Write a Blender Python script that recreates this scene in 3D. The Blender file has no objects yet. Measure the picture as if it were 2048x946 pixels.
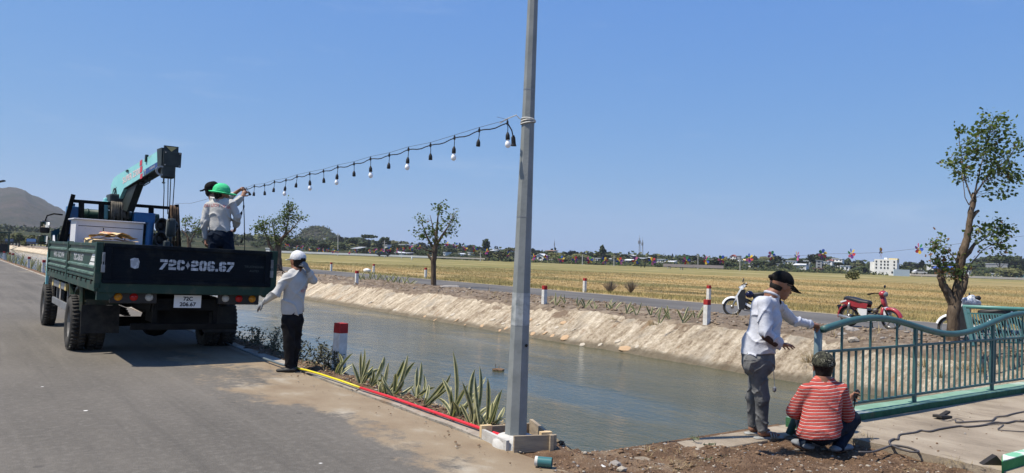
import bpy, bmesh, math, random
import numpy as np
from mathutils import Vector, Matrix, noise
rnd = random.Random(11)
scene = bpy.context.scene
COL = scene.collection
PI = math.pi
V3 = Vector
# ---------------------------------------------------------------- camera
HD = math.radians(36.1)                       # bearing of the canal and the road, left of the view
RO, TH, FPX, EYE = math.radians(2.06), math.radians(1.53), 1577.0, 1.6
cam_d = bpy.data.cameras.new('camera')
cam_d.sensor_width = 36.0
cam_d.lens = 36.0 * FPX / 2048.0
cam_d.clip_start = 0.1
cam_d.clip_end = 20000
cam = bpy.data.objects.new('camera', cam_d)
COL.objects.link(cam)
cam.matrix_world = Matrix.Translation((0, 0, EYE)) @ Matrix.Rotation(PI / 2 + TH, 4, 'X') @ Matrix.Rotation(RO, 4, 'Z')
scene.camera = cam
# ---------------------------------------------------------------- sky and sun
SUN = V3((-0.45, -0.14, 0.88)).normalized()    # towards the sun
world = bpy.data.worlds.new('World')
scene.world = world
world.use_nodes = True
wn = world.node_tree
sky = wn.nodes.new('ShaderNodeTexSky')
sky.sky_type = 'NISHITA'
sky.sun_disc = False
sky.sun_elevation = math.asin(SUN.z)
sky.sun_rotation = math.atan2(SUN.x, SUN.y)
sky.altitude = 0
sky.air_density = 1.0
sky.dust_density = 0.3
sky.ozone_density = 3.0
bg = wn.nodes['Background']
# hazy tropical air: the same sky with its range of tones compressed, channel by channel
sep = wn.nodes.new('ShaderNodeSeparateColor')
cmb = wn.nodes.new('ShaderNodeCombineColor')
wn.links.new(sky.outputs[0], sep.inputs[0])
for i, (gain, power) in enumerate(((1.04, 0.65), (2.04, 0.46), (6.30, 0.08))):
    pw = wn.nodes.new('ShaderNodeMath'); pw.operation = 'POWER'; pw.inputs[1].default_value = power
    ml = wn.nodes.new('ShaderNodeMath'); ml.operation = 'MULTIPLY'; ml.inputs[1].default_value = gain
    wn.links.new(sep.outputs[i], pw.inputs[0]); wn.links.new(pw.outputs[0], ml.inputs[0]); wn.links.new(ml.outputs[0], cmb.inputs[i])
# a few faint high wisps all round
tcw = wn.nodes.new('ShaderNodeTexCoord'); mpw = wn.nodes.new('ShaderNodeMapping'); mpw.inputs['Scale'].default_value = (1.6, 2.4, 9.0); mpw.inputs['Rotation'].default_value = (0.1, 0.15, 0.4)
nzw = wn.nodes.new('ShaderNodeTexNoise'); nzw.inputs['Scale'].default_value = 1.7; nzw.inputs['Detail'].default_value = 9; nzw.inputs['Roughness'].default_value = 0.62
mrw = wn.nodes.new('ShaderNodeMapRange'); mrw.interpolation_type = 'SMOOTHSTEP'
for i, q_ in ((1, 0.55), (2, 0.80), (3, 0.0), (4, 0.20)): mrw.inputs[i].default_value = q_
mxw = wn.nodes.new('ShaderNodeMix'); mxw.data_type = 'RGBA'; mxw.inputs[7].default_value = (7.6, 8.2, 9.0, 1)
wn.links.new(tcw.outputs['Generated'], mpw.inputs[0]); wn.links.new(mpw.outputs[0], nzw.inputs['Vector']); wn.links.new(nzw.outputs['Fac'], mrw.inputs[0])
wn.links.new(mrw.outputs[0], mxw.inputs[0]); wn.links.new(cmb.outputs[0], mxw.inputs[6]); wn.links.new(mxw.outputs[2], bg.inputs[0])
bg.inputs[1].default_value = 0.078
sun_d = bpy.data.lights.new('sun', 'SUN')
sun_d.energy = 5.0
sun_d.angle = math.radians(0.53)
sun_d.color = (1.0, 0.925, 0.80)
sun = bpy.data.objects.new('sun', sun_d)
sun.rotation_mode = 'QUATERNION'
sun.rotation_quaternion = SUN.to_track_quat('Z', 'Y')
COL.objects.link(sun)
vs = scene.view_settings
vs.view_transform = 'Standard'
vs.look = 'None'
vs.exposure = 0.38
vs.gamma = 1.0
vs.use_curve_mapping = False
scene.cycles.max_bounces = 6
scene.cycles.volume_bounces = 0
scene.cycles.transparent_max_bounces = 6
# ---------------------------------------------------------------- survey: a pixel of the photograph and a known distance or level give a place
DV = V3((-math.sin(HD), math.cos(HD), 0))     # along the canal
NV = V3((math.cos(HD), math.sin(HD), 0))      # across it
def ray(px, py):
    a, b = (px - 1024) / FPX, -(py - 473) / FPX
    x = a * math.cos(RO) - b * math.sin(RO)
    z0 = a * math.sin(RO) + b * math.cos(RO)
    y = math.cos(TH) - z0 * math.sin(TH)
    return x / y, (math.sin(TH) + z0 * math.cos(TH)) / y
def at(px, py, Y):
    x, z = ray(px, py)
    return V3((x * Y, Y, EYE + z * Y))
def gnd(px, py, z=0.0):
    x, k = ray(px, py)
    Y = (z - EYE) / k
    return V3((x * Y, Y, z))
def W(v, u, z=0.0):
    return NV * v + DV * u + V3((0, 0, z))
def uv(p):
    return p.dot(NV), p.dot(DV)
FRAME = Matrix.Rotation(HD, 4, 'Z')           # local x = across the canal, local y = along it
# ---------------------------------------------------------------- materials
MATS = {}
def mat(name, col, rough=0.75, col2=None, scale=6.0, detail=6, bump=0.0, bscale=None, metal=0.0, spec=0.4, stretch=None, lo=0.35, hi=0.65, dirt=None, dscale=2.0, dlo=0.5, dhi=0.75, space='Object', trans=None, coat=0.0):
    m = bpy.data.materials.new(name)
    m.use_nodes = True
    nt = m.node_tree
    b = nt.nodes['Principled BSDF']
    b.inputs['Roughness'].default_value = rough
    b.inputs['Metallic'].default_value = metal
    b.inputs['Specular IOR Level'].default_value = spec
    if coat:
        b.inputs['Coat Weight'].default_value = coat
        b.inputs['Coat Roughness'].default_value = 0.12
    c = tuple(col) + (1,)
    b.inputs['Base Color'].default_value = c
    vec = None
    if col2 or bump or dirt:
        tc = nt.nodes.new('ShaderNodeTexCoord')
        vec = tc.outputs[space]
        if stretch:
            mp = nt.nodes.new('ShaderNodeMapping')
            mp.inputs['Scale'].default_value = stretch
            nt.links.new(vec, mp.inputs[0])
            vec = mp.outputs[0]
    out = None
    def nz(sc, det):
        n = nt.nodes.new('ShaderNodeTexNoise')
        n.inputs['Scale'].default_value = sc
        n.inputs['Detail'].default_value = det
        n.inputs['Roughness'].default_value = 0.6
        nt.links.new(vec, n.inputs['Vector'])
        return n.outputs['Fac']
    if col2:
        r = nt.nodes.new('ShaderNodeValToRGB')
        r.color_ramp.elements[0].position = lo
        r.color_ramp.elements[1].position = hi
        r.color_ramp.elements[0].color = c
        r.color_ramp.elements[1].color = tuple(col2) + (1,)
        nt.links.new(nz(scale, detail), r.inputs[0])
        out = r.outputs[0]
    if dirt:
        r2 = nt.nodes.new('ShaderNodeValToRGB')
        r2.color_ramp.elements[0].position = dlo
        r2.color_ramp.elements[1].position = dhi
        nt.links.new(nz(dscale, 8), r2.inputs[0])
        mx = nt.nodes.new('ShaderNodeMix')
        mx.data_type = 'RGBA'
        nt.links.new(r2.outputs[0], mx.inputs[0])
        if out: nt.links.new(out, mx.inputs[6])
        else: mx.inputs[6].default_value = c
        mx.inputs[7].default_value = tuple(dirt) + (1,)
        out = mx.outputs[2]
    if out:
        nt.links.new(out, b.inputs['Base Color'])
    if bump:
        bp = nt.nodes.new('ShaderNodeBump')
        bp.inputs['Strength'].default_value = 1.0
        bp.inputs['Distance'].default_value = bump
        nt.links.new(nz(bscale or scale * 4, 8), bp.inputs['Height'])
        nt.links.new(bp.outputs[0], b.inputs['Normal'])
    if trans:
        t = nt.nodes.new('ShaderNodeBsdfTranslucent')
        t.inputs[0].default_value = tuple(trans) + (1,)
        ms = nt.nodes.new('ShaderNodeMixShader')
        ms.inputs[0].default_value = 0.3
        nt.links.new(b.outputs[0], ms.inputs[1])
        nt.links.new(t.outputs[0], ms.inputs[2])
        nt.links.new(ms.outputs[0], nt.nodes['Material Output'].inputs[0])
    MATS[name] = m
    return m
# ---------------------------------------------------------------- mesh builder
class MB:
    def __init__(s):
        s.v, s.f, s.m = [], [], []
    def add(s, vs, fs, mi=0):
        k = len(s.v)
        s.v.extend([tuple(p) for p in vs])
        s.f.extend([tuple(i + k for i in f) for f in fs])
        s.m.extend([mi] * len(fs))
        return s
    def box(s, c, d, M=None, mi=0, taper=1.0, bev=0.0):
        x, y, z = d[0] / 2, d[1] / 2, d[2] / 2
        vs = []
        for k in (-1, 1):
            t = taper if k > 0 else 1.0
            for a, b in ((-1, -1), (1, -1), (1, 1), (-1, 1)):
                vs.append(V3((a * x * t, b * y * t, k * z)))
        fs = [(3, 2, 1, 0), (4, 5, 6, 7), (0, 1, 5, 4), (1, 2, 6, 5), (2, 3, 7, 6), (3, 0, 4, 7)]
        if bev:
            bm = bmesh.new()
            bv = [bm.verts.new(p) for p in vs]
            for f in fs: bm.faces.new([bv[i] for i in f])
            bmesh.ops.bevel(bm, geom=bm.edges[:], offset=bev, segments=2, affect='EDGES', profile=0.5)
            bm.verts.index_update()
            vs = [v.co.copy() for v in bm.verts]
            fs = [tuple(v.index for v in f.verts) for f in bm.faces]
            bm.free()
        if M: vs = [M @ p for p in vs]
        c = V3(c)
        return s.add([p + c for p in vs], fs, mi)
    def beam(s, a, b, w, h, up=(0, 0, 1), mi=0):
        a, b = V3(a), V3(b)
        d = (b - a)
        L = d.length
        d.normalize()
        r = d.cross(V3(up))
        if r.length < 1e-4: r = d.cross(V3((1, 0, 0)))
        r.normalize()
        q = r.cross(d)
        vs = []
        for p in (a, b):
            for i, j in ((-1, -1), (1, -1), (1, 1), (-1, 1)):
                vs.append(p + r * (i * w / 2) + q * (j * h / 2))
        return s.add(vs, [(0, 1, 2, 3), (7, 6, 5, 4), (0, 4, 5, 1), (1, 5, 6, 2), (2, 6, 7, 3), (3, 7, 4, 0)], mi)
    def tube(s, pts, rad, n=8, caps=True, mi=0, rot=0.0, jit=0.0, ridge=0.0):
        pts = [V3(p) for p in pts]
        if not hasattr(rad, '__len__'): rad = [rad] * len(pts)
        vs, fs = [], []
        pr = None
        rg = [1 + ridge * math.sin(3 * 2 * PI * k / n + 0.7) + ridge * rnd.uniform(-0.8, 0.8) for k in range(n)]
        for i, p in enumerate(pts):
            t = (pts[min(i + 1, len(pts) - 1)] - pts[max(i - 1, 0)])
            if t.length < 1e-9: t = V3((0, 0, 1))
            t.normalize()
            if pr is None:
                pr = t.orthogonal() if abs(t.z) < 0.9 else V3((1, 0, 0))
            pr = (pr - t * pr.dot(t))
            if pr.length < 1e-6: pr = t.orthogonal()
            pr.normalize()
            q = t.cross(pr)
            for k in range(n):
                a = 2 * PI * k / n + rot
                r = rad[i] * (rg[k] if ridge else 1) * (1 + (rnd.uniform(-jit, jit) if jit else 0))
                vs.append(p + pr * (math.cos(a) * r) + q * (math.sin(a) * r))
        for i in range(len(pts) - 1):
            for k in range(n):
                k2 = (k + 1) % n
                fs.append((i * n + k, i * n + k2, (i + 1) * n + k2, (i + 1) * n + k))
        if caps:
            fs.append(tuple(range(n - 1, -1, -1)))
            fs.append(tuple((len(pts) - 1) * n + k for k in range(n)))
        return s.add(vs, fs, mi)
    def lathe(s, prof, c=(0, 0, 0), n=20, M=None, mi=0):
        vs, fs = [], []
        for r, z in prof:
            for k in range(n):
                a = 2 * PI * k / n
                vs.append(V3((r * math.cos(a), r * math.sin(a), z)))
        for i in range(len(prof) - 1):
            for k in range(n):
                k2 = (k + 1) % n
                fs.append((i * n + k, i * n + k2, (i + 1) * n + k2, (i + 1) * n + k))
        if M: vs = [M @ p for p in vs]
        c = V3(c)
        return s.add([p + c for p in vs], fs, mi)
    def prism(s, poly, o, ax, ay, az, th, mi=0):
        """outline poly in the plane (ax, ay) at o, thickness th along az"""
        o, ax, ay, az = V3(o), V3(ax), V3(ay), V3(az)
        n = len(poly)
        a = [o + ax * p[0] + ay * p[1] for p in poly]
        b = [p + az * th for p in a]
        return s.add(a + b, [tuple(range(n - 1, -1, -1)), tuple(range(n, 2 * n))] + [(i, (i + 1) % n, n + (i + 1) % n, n + i) for i in range(n)], mi)
    def ball(s, c, r, sub=1, jit=0.0, sq=(1, 1, 1), mi=0):
        bm = bmesh.new()
        bmesh.ops.create_icosphere(bm, subdivisions=sub, radius=1.0)
        bm.verts.index_update()
        c = V3(c)
        vs = [c + V3((v.co.x * sq[0], v.co.y * sq[1], v.co.z * sq[2])) * (r * (1 + rnd.uniform(-jit, jit))) for v in bm.verts]
        fs = [tuple(v.index for v in f.verts) for f in bm.faces]
        bm.free()
        return s.add(vs, fs, mi)
    def mesh(s, name, m, smooth=False):
        me = bpy.data.meshes.new(name)
        me.from_pydata(s.v, [], s.f)
        for k in (m if isinstance(m, (list, tuple)) else [m]):
            me.materials.append(k)
        if isinstance(m, (list, tuple)) and len(m) > 1:
            me.polygons.foreach_set('material_index', s.m)
        if smooth:
            me.polygons.foreach_set('use_smooth', [True] * len(s.f))
        me.update()
        return me
    def build(s, name, m, parent=None, smooth=False, world=False):
        return link(name, s.mesh(name, m, smooth), parent, world)
def islands(mb):
    par = list(range(len(mb.v)))
    def find(i):
        while par[i] != i:
            par[i] = par[par[i]]; i = par[i]
        return i
    for f in mb.f:
        for k in f[1:]: par[find(k)] = find(f[0])
    out = {}
    for f, m in zip(mb.f, mb.m): out.setdefault(find(f[0]), []).append((f, m))
    for fs in out.values():
        p, ix = MB(), {}
        for f, m in fs:
            for k in f:
                if k not in ix: ix[k] = len(p.v); p.v.append(mb.v[k])
            p.f.append(tuple(ix[k] for k in f)); p.m.append(m)
        yield p
def build_each(mb, name, m, parent=None, smooth=False, world=False):
    return [p.build(name, m, parent, smooth, world) for p in islands(mb)]
MB.build_each = build_each
def root_matrix(o):
    M = o.matrix_basis.copy()
    p = o.parent
    while p:
        M = p.matrix_basis @ M
        p = p.parent
    return M
def link(name, me, parent=None, world=False):
    o = bpy.data.objects.new(name, me)
    COL.objects.link(o)
    if parent:
        if world:                               # vertices are given in world coordinates: bring them into the parent's
            me.transform(root_matrix(parent).inverted())
        o.parent = parent
    return o
def tag(o, label=None, cat=None, group=None, kind=None):
    if label: o['label'] = label
    if cat: o['category'] = cat
    if group: o['group'] = group
    if kind: o['kind'] = kind
    return o
def thing(name, label, cat, loc=(0, 0, 0), rotz=0.0, group=None):
    o = bpy.data.objects.new(name, None)
    COL.objects.link(o)
    o.empty_display_size = 0.2
    o.matrix_basis = Matrix.Translation(loc) @ Matrix.Rotation(rotz, 4, 'Z')
    return tag(o, label, cat, group)
def copy_tree(o, loc=None, rotz=None, label=None, scale=None):
    c = o.copy()
    COL.objects.link(c)
    for ch in list(o.children):
        d = ch.copy()
        COL.objects.link(d)
        d.parent = c
        for g in list(ch.children):
            e = g.copy()
            COL.objects.link(e)
            e.parent = d
    if loc is not None:
        c.matrix_basis = Matrix.Translation(loc) @ Matrix.Rotation(rotz or 0.0, 4, 'Z') @ Matrix.Scale(scale or 1.0, 4)
    if label: c['label'] = label
    return c
def structure(name, mb, m, smooth=False, frame=True):
    o = mb.build(name, m, None, smooth)
    if frame: o.matrix_basis = FRAME
    return tag(o, kind='structure')
def np_mesh(name, verts, faces, m, smooth=False, mats=None):
    me = bpy.data.meshes.new(name)
    verts = np.asarray(verts, dtype=np.float32)
    faces = np.asarray(faces, dtype=np.int32)
    nf, k = faces.shape
    me.vertices.add(len(verts))
    me.vertices.foreach_set('co', verts.ravel())
    me.loops.add(nf * k)
    me.loops.foreach_set('vertex_index', faces.ravel())
    me.polygons.add(nf)
    me.polygons.foreach_set('loop_start', np.arange(0, nf * k, k, dtype=np.int32))
    me.polygons.foreach_set('loop_total', np.full(nf, k, dtype=np.int32))
    for q in (m if isinstance(m, (list, tuple)) else [m]): me.materials.append(q)
    if mats is not None: me.polygons.foreach_set('material_index', np.asarray(mats, dtype=np.int32))
    if smooth: me.polygons.foreach_set('use_smooth', np.ones(nf, dtype=bool))
    me.update(calc_edges=True)
    me.validate()
    return me
def text_shape(s, size, spacing=1.0):
    """2D triangles of a word in the built-in font, centred at the origin"""
    cu = bpy.data.curves.new('lettering', 'FONT')
    cu.body = s
    cu.size = size
    cu.align_x = 'CENTER'
    cu.align_y = 'CENTER'
    cu.space_character = spacing
    ob = bpy.data.objects.new('lettering', cu)
    me = bpy.data.meshes.new_from_object(ob)
    vs = [v.co.copy() for v in me.vertices]
    fs = [tuple(p.vertices) for p in me.polygons]
    bpy.data.objects.remove(ob)
    bpy.data.curves.remove(cu)
    bpy.data.meshes.remove(me)
    return vs, fs
def put_text(mb, s, size, o, ax, ay, mi=0, sx=1.0, bold=0.0, spacing=1.0, warp=None):
    o, ax, ay = V3(o), V3(ax), V3(ay)
    vs, fs = text_shape(s, size, spacing)
    n = ax.cross(ay)
    for k, (dx, dy) in enumerate(((0, 0), (bold, 0), (0, bold), (bold, bold)) if bold else ((0, 0),)):
        out = []
        for p in vs:
            x, y = p.x * sx + dx, p.y + dy
            w = o + ax * x + ay * y + n * (k * 0.0006)
            out.append(warp(w) if warp else w)
        mb.add(out, fs, mi)
# ---------------------------------------------------------------- implicit surfaces: one smooth continuous skin from bones with radii
def sculpt(prims, vox, k=0.03, wrinkle=0.0, wfreq=18.0, cuts=(), seed=0.0, cut_after=None):
    lo = np.array([1e9] * 3); hi = -lo
    for p in prims:
        r = max(p[2], p[3])
        for q in (p[0], p[1]):
            lo = np.minimum(lo, np.array(q) - r - 0.05); hi = np.maximum(hi, np.array(q) + r + 0.05)
    n = np.ceil((hi - lo) / vox).astype(int) + 1
    D = np.full(n, 1.0, dtype=np.float32)
    GX = (lo[0] + np.arange(n[0]) * vox)[:, None, None]
    GY = (lo[1] + np.arange(n[1]) * vox)[None, :, None]
    GZ = (lo[2] + np.arange(n[2]) * vox)[None, None, :]
    def do_cuts(D):
        for pt, nr in cuts:
            pt, nr = V3(pt), V3(nr).normalized()
            D = np.maximum(D, (GX - pt.x) * nr.x + (GY - pt.y) * nr.y + (GZ - pt.z) * nr.z)
        return D.astype(np.float32)
    for ip, p in enumerate(prims):
        if cut_after is not None and ip == cut_after: D = do_cuts(D)
        a, b, ra, rb = np.array(p[0], float), np.array(p[1], float), p[2], p[3]
        kk = p[5] if len(p) > 5 and p[5] is not None else k
        pad = max(ra, rb) + 2 * kk + 2 * vox
        i0 = np.maximum(np.floor((np.minimum(a, b) - pad - lo) / vox).astype(int), 0)
        i1 = np.minimum(np.ceil((np.maximum(a, b) + pad - lo) / vox).astype(int) + 1, n)
        X = (lo[0] + np.arange(i0[0], i1[0]) * vox)[:, None, None]
        Y = (lo[1] + np.arange(i0[1], i1[1]) * vox)[None, :, None]
        Z = (lo[2] + np.arange(i0[2], i1[2]) * vox)[None, None, :]
        px, py, pz = X - a[0], Y - a[1], Z - a[2]
        ba = b - a
        L2 = max(ba.dot(ba), 1e-9)
        t = np.clip((px * ba[0] + py * ba[1] + pz * ba[2]) / L2, 0, 1)
        qx, qy, qz = px - t * ba[0], py - t * ba[1], pz - t * ba[2]
        r = ra + (rb - ra) * t
        if len(p) > 4 and p[4] is not None:     # flattened: (axis, factor)
            w = np.array(p[4][0], float); w /= np.linalg.norm(w); f = p[4][1]
            s = (qx * w[0] + qy * w[1] + qz * w[2]) * (1 / f - 1)
            qx, qy, qz = qx + s * w[0], qy + s * w[1], qz + s * w[2]
            d = (np.sqrt(qx * qx + qy * qy + qz * qz) - r) * (0.5 + 0.5 * f)
        else:
            d = np.sqrt(qx * qx + qy * qy + qz * qz) - r
        S = D[i0[0]:i1[0], i0[1]:i1[1], i0[2]:i1[2]]
        h = np.clip(0.5 + 0.5 * (S - d) / kk, 0, 1)
        D[i0[0]:i1[0], i0[1]:i1[1], i0[2]:i1[2]] = S * (1 - h) + d * h - kk * h * (1 - h)
    X = (lo[0] + np.arange(n[0]) * vox)[:, None, None]
    Y = (lo[1] + np.arange(n[1]) * vox)[None, :, None]
    Z = (lo[2] + np.arange(n[2]) * vox)[None, None, :]
    if wrinkle:
        f = wfreq
        wx = 0.045 * np.sin(f * 0.45 * (Y + 0.8 * Z) + seed) + 0.03 * np.sin(f * 0.9 * (X - Z) + 2 * seed)
        wz = 0.05 * np.sin(f * 0.40 * (X + Y) + 1.7 * seed) + 0.025 * np.sin(f * 1.1 * (X * 0.8 - Y + 0.5 * Z) + seed)
        r1 = 1 - np.abs(np.sin(f * 0.62 * (0.75 * (X + wx) + 0.4 * Y + 0.9 * (Z + wz)) + seed))
        r2 = 1 - np.abs(np.sin(f * 0.80 * (-0.9 * (X + wz) + 0.3 * Y + 0.7 * (Z + wx)) + 2 * seed))
        w3 = 0.5 + 0.5 * np.sin(f * 0.33 * (X * 1.3 - Y + Z * 0.9) + seed)
        D = D - (wrinkle * (1.1 * r1 ** 3 * w3 + 0.9 * r2 ** 3 * (1 - w3) - 0.30)).astype(np.float32)
    if cut_after is None: D = do_cuts(D)
    D = D.astype(np.float32)
    # surface nets
    s = D < 0
    cs = tuple(x - 1 for x in n)
    acc = np.zeros(cs + (3,), dtype=np.float32)
    cnt = np.zeros(cs, dtype=np.float32)
    def sl(off):
        return tuple(slice(o, o + c) for o, c in zip(off, cs))
    for ax in range(3):
        o1, o2 = [a for a in range(3) if a != ax]
        for e1 in (0, 1):
            for e2 in (0, 1):
                A = [0, 0, 0]; A[o1] = e1; A[o2] = e2
                B = list(A); B[ax] = 1
                da, db = D[sl(A)], D[sl(B)]
                c = (da < 0) != (db < 0)
                t = np.where(c, da / np.where(c, da - db, 1), 0)
                cnt += c
                for q in range(3):
                    acc[..., q] += np.where(c, A[q] + (t if q == ax else 0), 0)
    act = cnt > 0
    ids = np.full(cs, -1, dtype=np.int64)
    ids[act] = np.arange(act.sum())
    ii = np.argwhere(act).astype(np.float32)
    verts = (ii + acc[act] / cnt[act][:, None]) * vox + lo
    faces = []
    for ax in range(3):
        o1, o2 = [(1, 2), (2, 0), (0, 1)][ax]
        A = s; 
        s0 = [slice(0, n[q]) for q in range(3)]; s1 = list(s0)
        s0[ax] = slice(0, n[ax] - 1); s1[ax] = slice(1, n[ax])
        c = s[tuple(s0)] != s[tuple(s1)]
        idx = np.argwhere(c)
        ok = (idx[:, o1] > 0) & (idx[:, o2] > 0) & (idx[:, o1] < n[o1] - 1) & (idx[:, o2] < n[o2] - 1)
        idx = idx[ok]
        ins = s[tuple(idx.T)]
        def cid(d1, d2):
            j = idx.copy(); j[:, o1] += d1; j[:, o2] += d2
            return ids[tuple(j.T)]
        q = np.stack([cid(-1, -1), cid(0, -1), cid(0, 0), cid(-1, 0)], axis=1)
        q[~ins] = q[~ins][:, ::-1]
        faces.append(q)
    faces = np.concatenate(faces)
    faces = faces[(faces >= 0).all(axis=1)]
    return verts, faces
def flesh(name, prims, vox, m, parent=None, smooth=2, **kw):
    v, f = sculpt(prims, vox, **kw)
    me = np_mesh(name, v, f, m, True)
    o = link(name, me, parent, True)
    return o
# ---------------------------------------------------------------- node helper for the few materials that need their own pattern
class NT:
    def __init__(s, name, rough=0.85, spec=0.3):
        s.m = bpy.data.materials.new(name); s.m.use_nodes = True
        s.t = s.m.node_tree; s.b = s.t.nodes['Principled BSDF']
        s.b.inputs['Roughness'].default_value = rough
        s.b.inputs['Specular IOR Level'].default_value = spec
        tc = s.t.nodes.new('ShaderNodeTexCoord'); s.obj = tc.outputs['Object']
        sx = s.t.nodes.new('ShaderNodeSeparateXYZ'); s.t.links.new(s.obj, sx.inputs[0])
        s.x, s.y, s.z = sx.outputs
        MATS[name] = s.m
    def L(s, a, b): s.t.links.new(a, b)
    def math(s, op, a, b=0.0, c=None, clamp=False):
        n = s.t.nodes.new('ShaderNodeMath'); n.operation = op; n.use_clamp = clamp
        for i, q in enumerate((a, b) if c is None else (a, b, c)):
            if isinstance(q, (int, float)): n.inputs[i].default_value = q
            else: s.L(q, n.inputs[i])
        return n.outputs[0]
    def noise(s, scale, stretch=None, detail=6, rough=0.6, vec=None, off=None):
        v = vec or s.obj
        if stretch or off:
            mp = s.t.nodes.new('ShaderNodeMapping')
            if stretch: mp.inputs['Scale'].default_value = stretch
            if off: mp.inputs['Location'].default_value = off
            s.L(v, mp.inputs[0]); v = mp.outputs[0]
        n = s.t.nodes.new('ShaderNodeTexNoise')
        n.inputs['Scale'].default_value = scale; n.inputs['Detail'].default_value = detail; n.inputs['Roughness'].default_value = rough
        s.L(v, n.inputs['Vector'])
        return n.outputs['Fac']
    def voro(s, scale, stretch=None, feature='F1', out='Distance'):
        v = s.obj
        if stretch:
            mp = s.t.nodes.new('ShaderNodeMapping'); mp.inputs['Scale'].default_value = stretch
            s.L(v, mp.inputs[0]); v = mp.outputs[0]
        n = s.t.nodes.new('ShaderNodeTexVoronoi'); n.inputs['Scale'].default_value = scale; n.feature = feature
        s.L(v, n.inputs['Vector'])
        return n.outputs[out]
    def step(s, x, lo, hi):
        n = s.t.nodes.new('ShaderNodeMapRange'); n.interpolation_type = 'SMOOTHSTEP'
        s.L(x, n.inputs[0])
        for i, q in ((1, lo), (2, hi)): n.inputs[i].default_value = q
        return n.outputs[0]
    def ramp(s, x, stops, const=False):
        n = s.t.nodes.new('ShaderNodeValToRGB'); e = n.color_ramp.elements
        if const: n.color_ramp.interpolation = 'CONSTANT'
        while len(e) < len(stops): e.new(0.5)
        for k, (p, c) in zip(e, stops): k.position = p; k.color = tuple(c) + (1,)
        s.L(x, n.inputs[0])
        return n.outputs[0]
    def mix(s, f, a, b, mode='MIX'):
        n = s.t.nodes.new('ShaderNodeMix'); n.data_type = 'RGBA'; n.blend_type = mode
        if isinstance(f, (int, float)): n.inputs[0].default_value = f
        else: s.L(f, n.inputs[0])
        for i, q in ((6, a), (7, b)):
            if isinstance(q, tuple): n.inputs[i].default_value = q + (1,)
            else: s.L(q, n.inputs[i])
        return n.outputs[2]
    def done(s, col, bump=None, dist=0.01):
        s.L(col, s.b.inputs['Base Color'])
        if bump is not None:
            bp = s.t.nodes.new('ShaderNodeBump'); bp.inputs['Distance'].default_value = dist
            s.L(bump, bp.inputs['Height']); s.L(bp.outputs[0], s.b.inputs['Normal'])
        return s.m

# asphalt with dust swept against the kerb, oil spots and paler tyre lanes
q = NT('asphalt', 0.9, 0.25)
grain = q.noise(140, detail=3, rough=0.7)
patch = q.noise(0.55, (1, 0.45, 1), 7)
base = q.mix(q.step(patch, 0.36, 0.66), (0.090, 0.080, 0.067), (0.132, 0.117, 0.098))
mott = q.noise(14, None, 8, 0.75)
base = q.mix(q.math('MULTIPLY', q.step(mott, 0.45, 0.70), 0.65), base, (0.174, 0.159, 0.137))
base = q.mix(q.math('MULTIPLY', q.step(mott, 0.45, 0.28), 0.55), base, (0.063, 0.058, 0.052))
base = q.mix(q.math('MULTIPLY', q.step(grain, 0.35, 0.75), 0.4), base, (0.200, 0.185, 0.159))
base = q.mix(q.math('MULTIPLY', q.step(q.noise(60, detail=2), 0.56, 0.68), 0.55), base, (0.070, 0.067, 0.063))
edge = q.math('ADD', q.x, q.math('MULTIPLY', q.math('SUBTRACT', q.noise(0.9, (1, 0.6, 1), 6), 0.5), 4.2))
lane = q.noise(1.0, (3.2, 0.10, 1), 6, 0.6)
base = q.mix(q.math('MULTIPLY', q.step(lane, 0.52, 0.66), 0.30), base, (0.063, 0.058, 0.050))
base = q.mix(q.math('MULTIPLY', q.step(lane, 0.46, 0.34), 0.25), base, (0.185, 0.167, 0.141))
edge = q.math('ADD', edge, q.math('MULTIPLY', q.math('SUBTRACT', q.noise(7, None, 8, 0.75), 0.5), 1.6))
near = q.math('MULTIPLY', q.step(edge, 2.85, 3.35), q.math('SUBTRACT', 1.0, q.step(q.y, 11.0, 15.0)))
dust = q.ramp(q.noise(2.2, (1, 0.6, 1), 8), [(0.3, (0.213, 0.152, 0.094)), (0.55, (0.279, 0.217, 0.143)), (0.75, (0.410, 0.369, 0.295))])
base = q.mix(q.math('MULTIPLY', near, 0.9), base, dust)
d2 = q.math('MULTIPLY', q.step(q.noise(0.35, (1, 0.7, 1), 5, off=(3.1, 7.7, 0)), 0.60, 0.74), 0.45)
base = q.mix(d2, base, (0.36, 0.31, 0.215))
base = q.mix(q.math('MULTIPLY', q.step(q.voro(1.7, (1, 1, 1)), 0.075, 0.045), 0.7), base, (0.075, 0.068, 0.06))
base = q.mix(q.step(q.voro(1.1, (1, 1, 1)), 0.028, 0.015), base, (0.75, 0.73, 0.68))
q.done(base, q.noise(90, detail=4), 0.006)

q = NT('far_asphalt', 0.9, 0.25)
base = q.mix(q.step(q.noise(0.6, (1, 0.25, 1), 6), 0.35, 0.65), (0.090, 0.084, 0.078), (0.129, 0.121, 0.111))
ed = q.math('ABSOLUTE', q.math('SUBTRACT', q.x, 23.0))
base = q.mix(q.step(q.math('ADD', ed, q.math('MULTIPLY', q.math('SUBTRACT', q.noise(1.1, None, 6), 0.5), 1.6)), 2.3, 2.75), base, (0.312, 0.257, 0.183))
q.done(base, q.noise(70, detail=3), 0.005)

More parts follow.
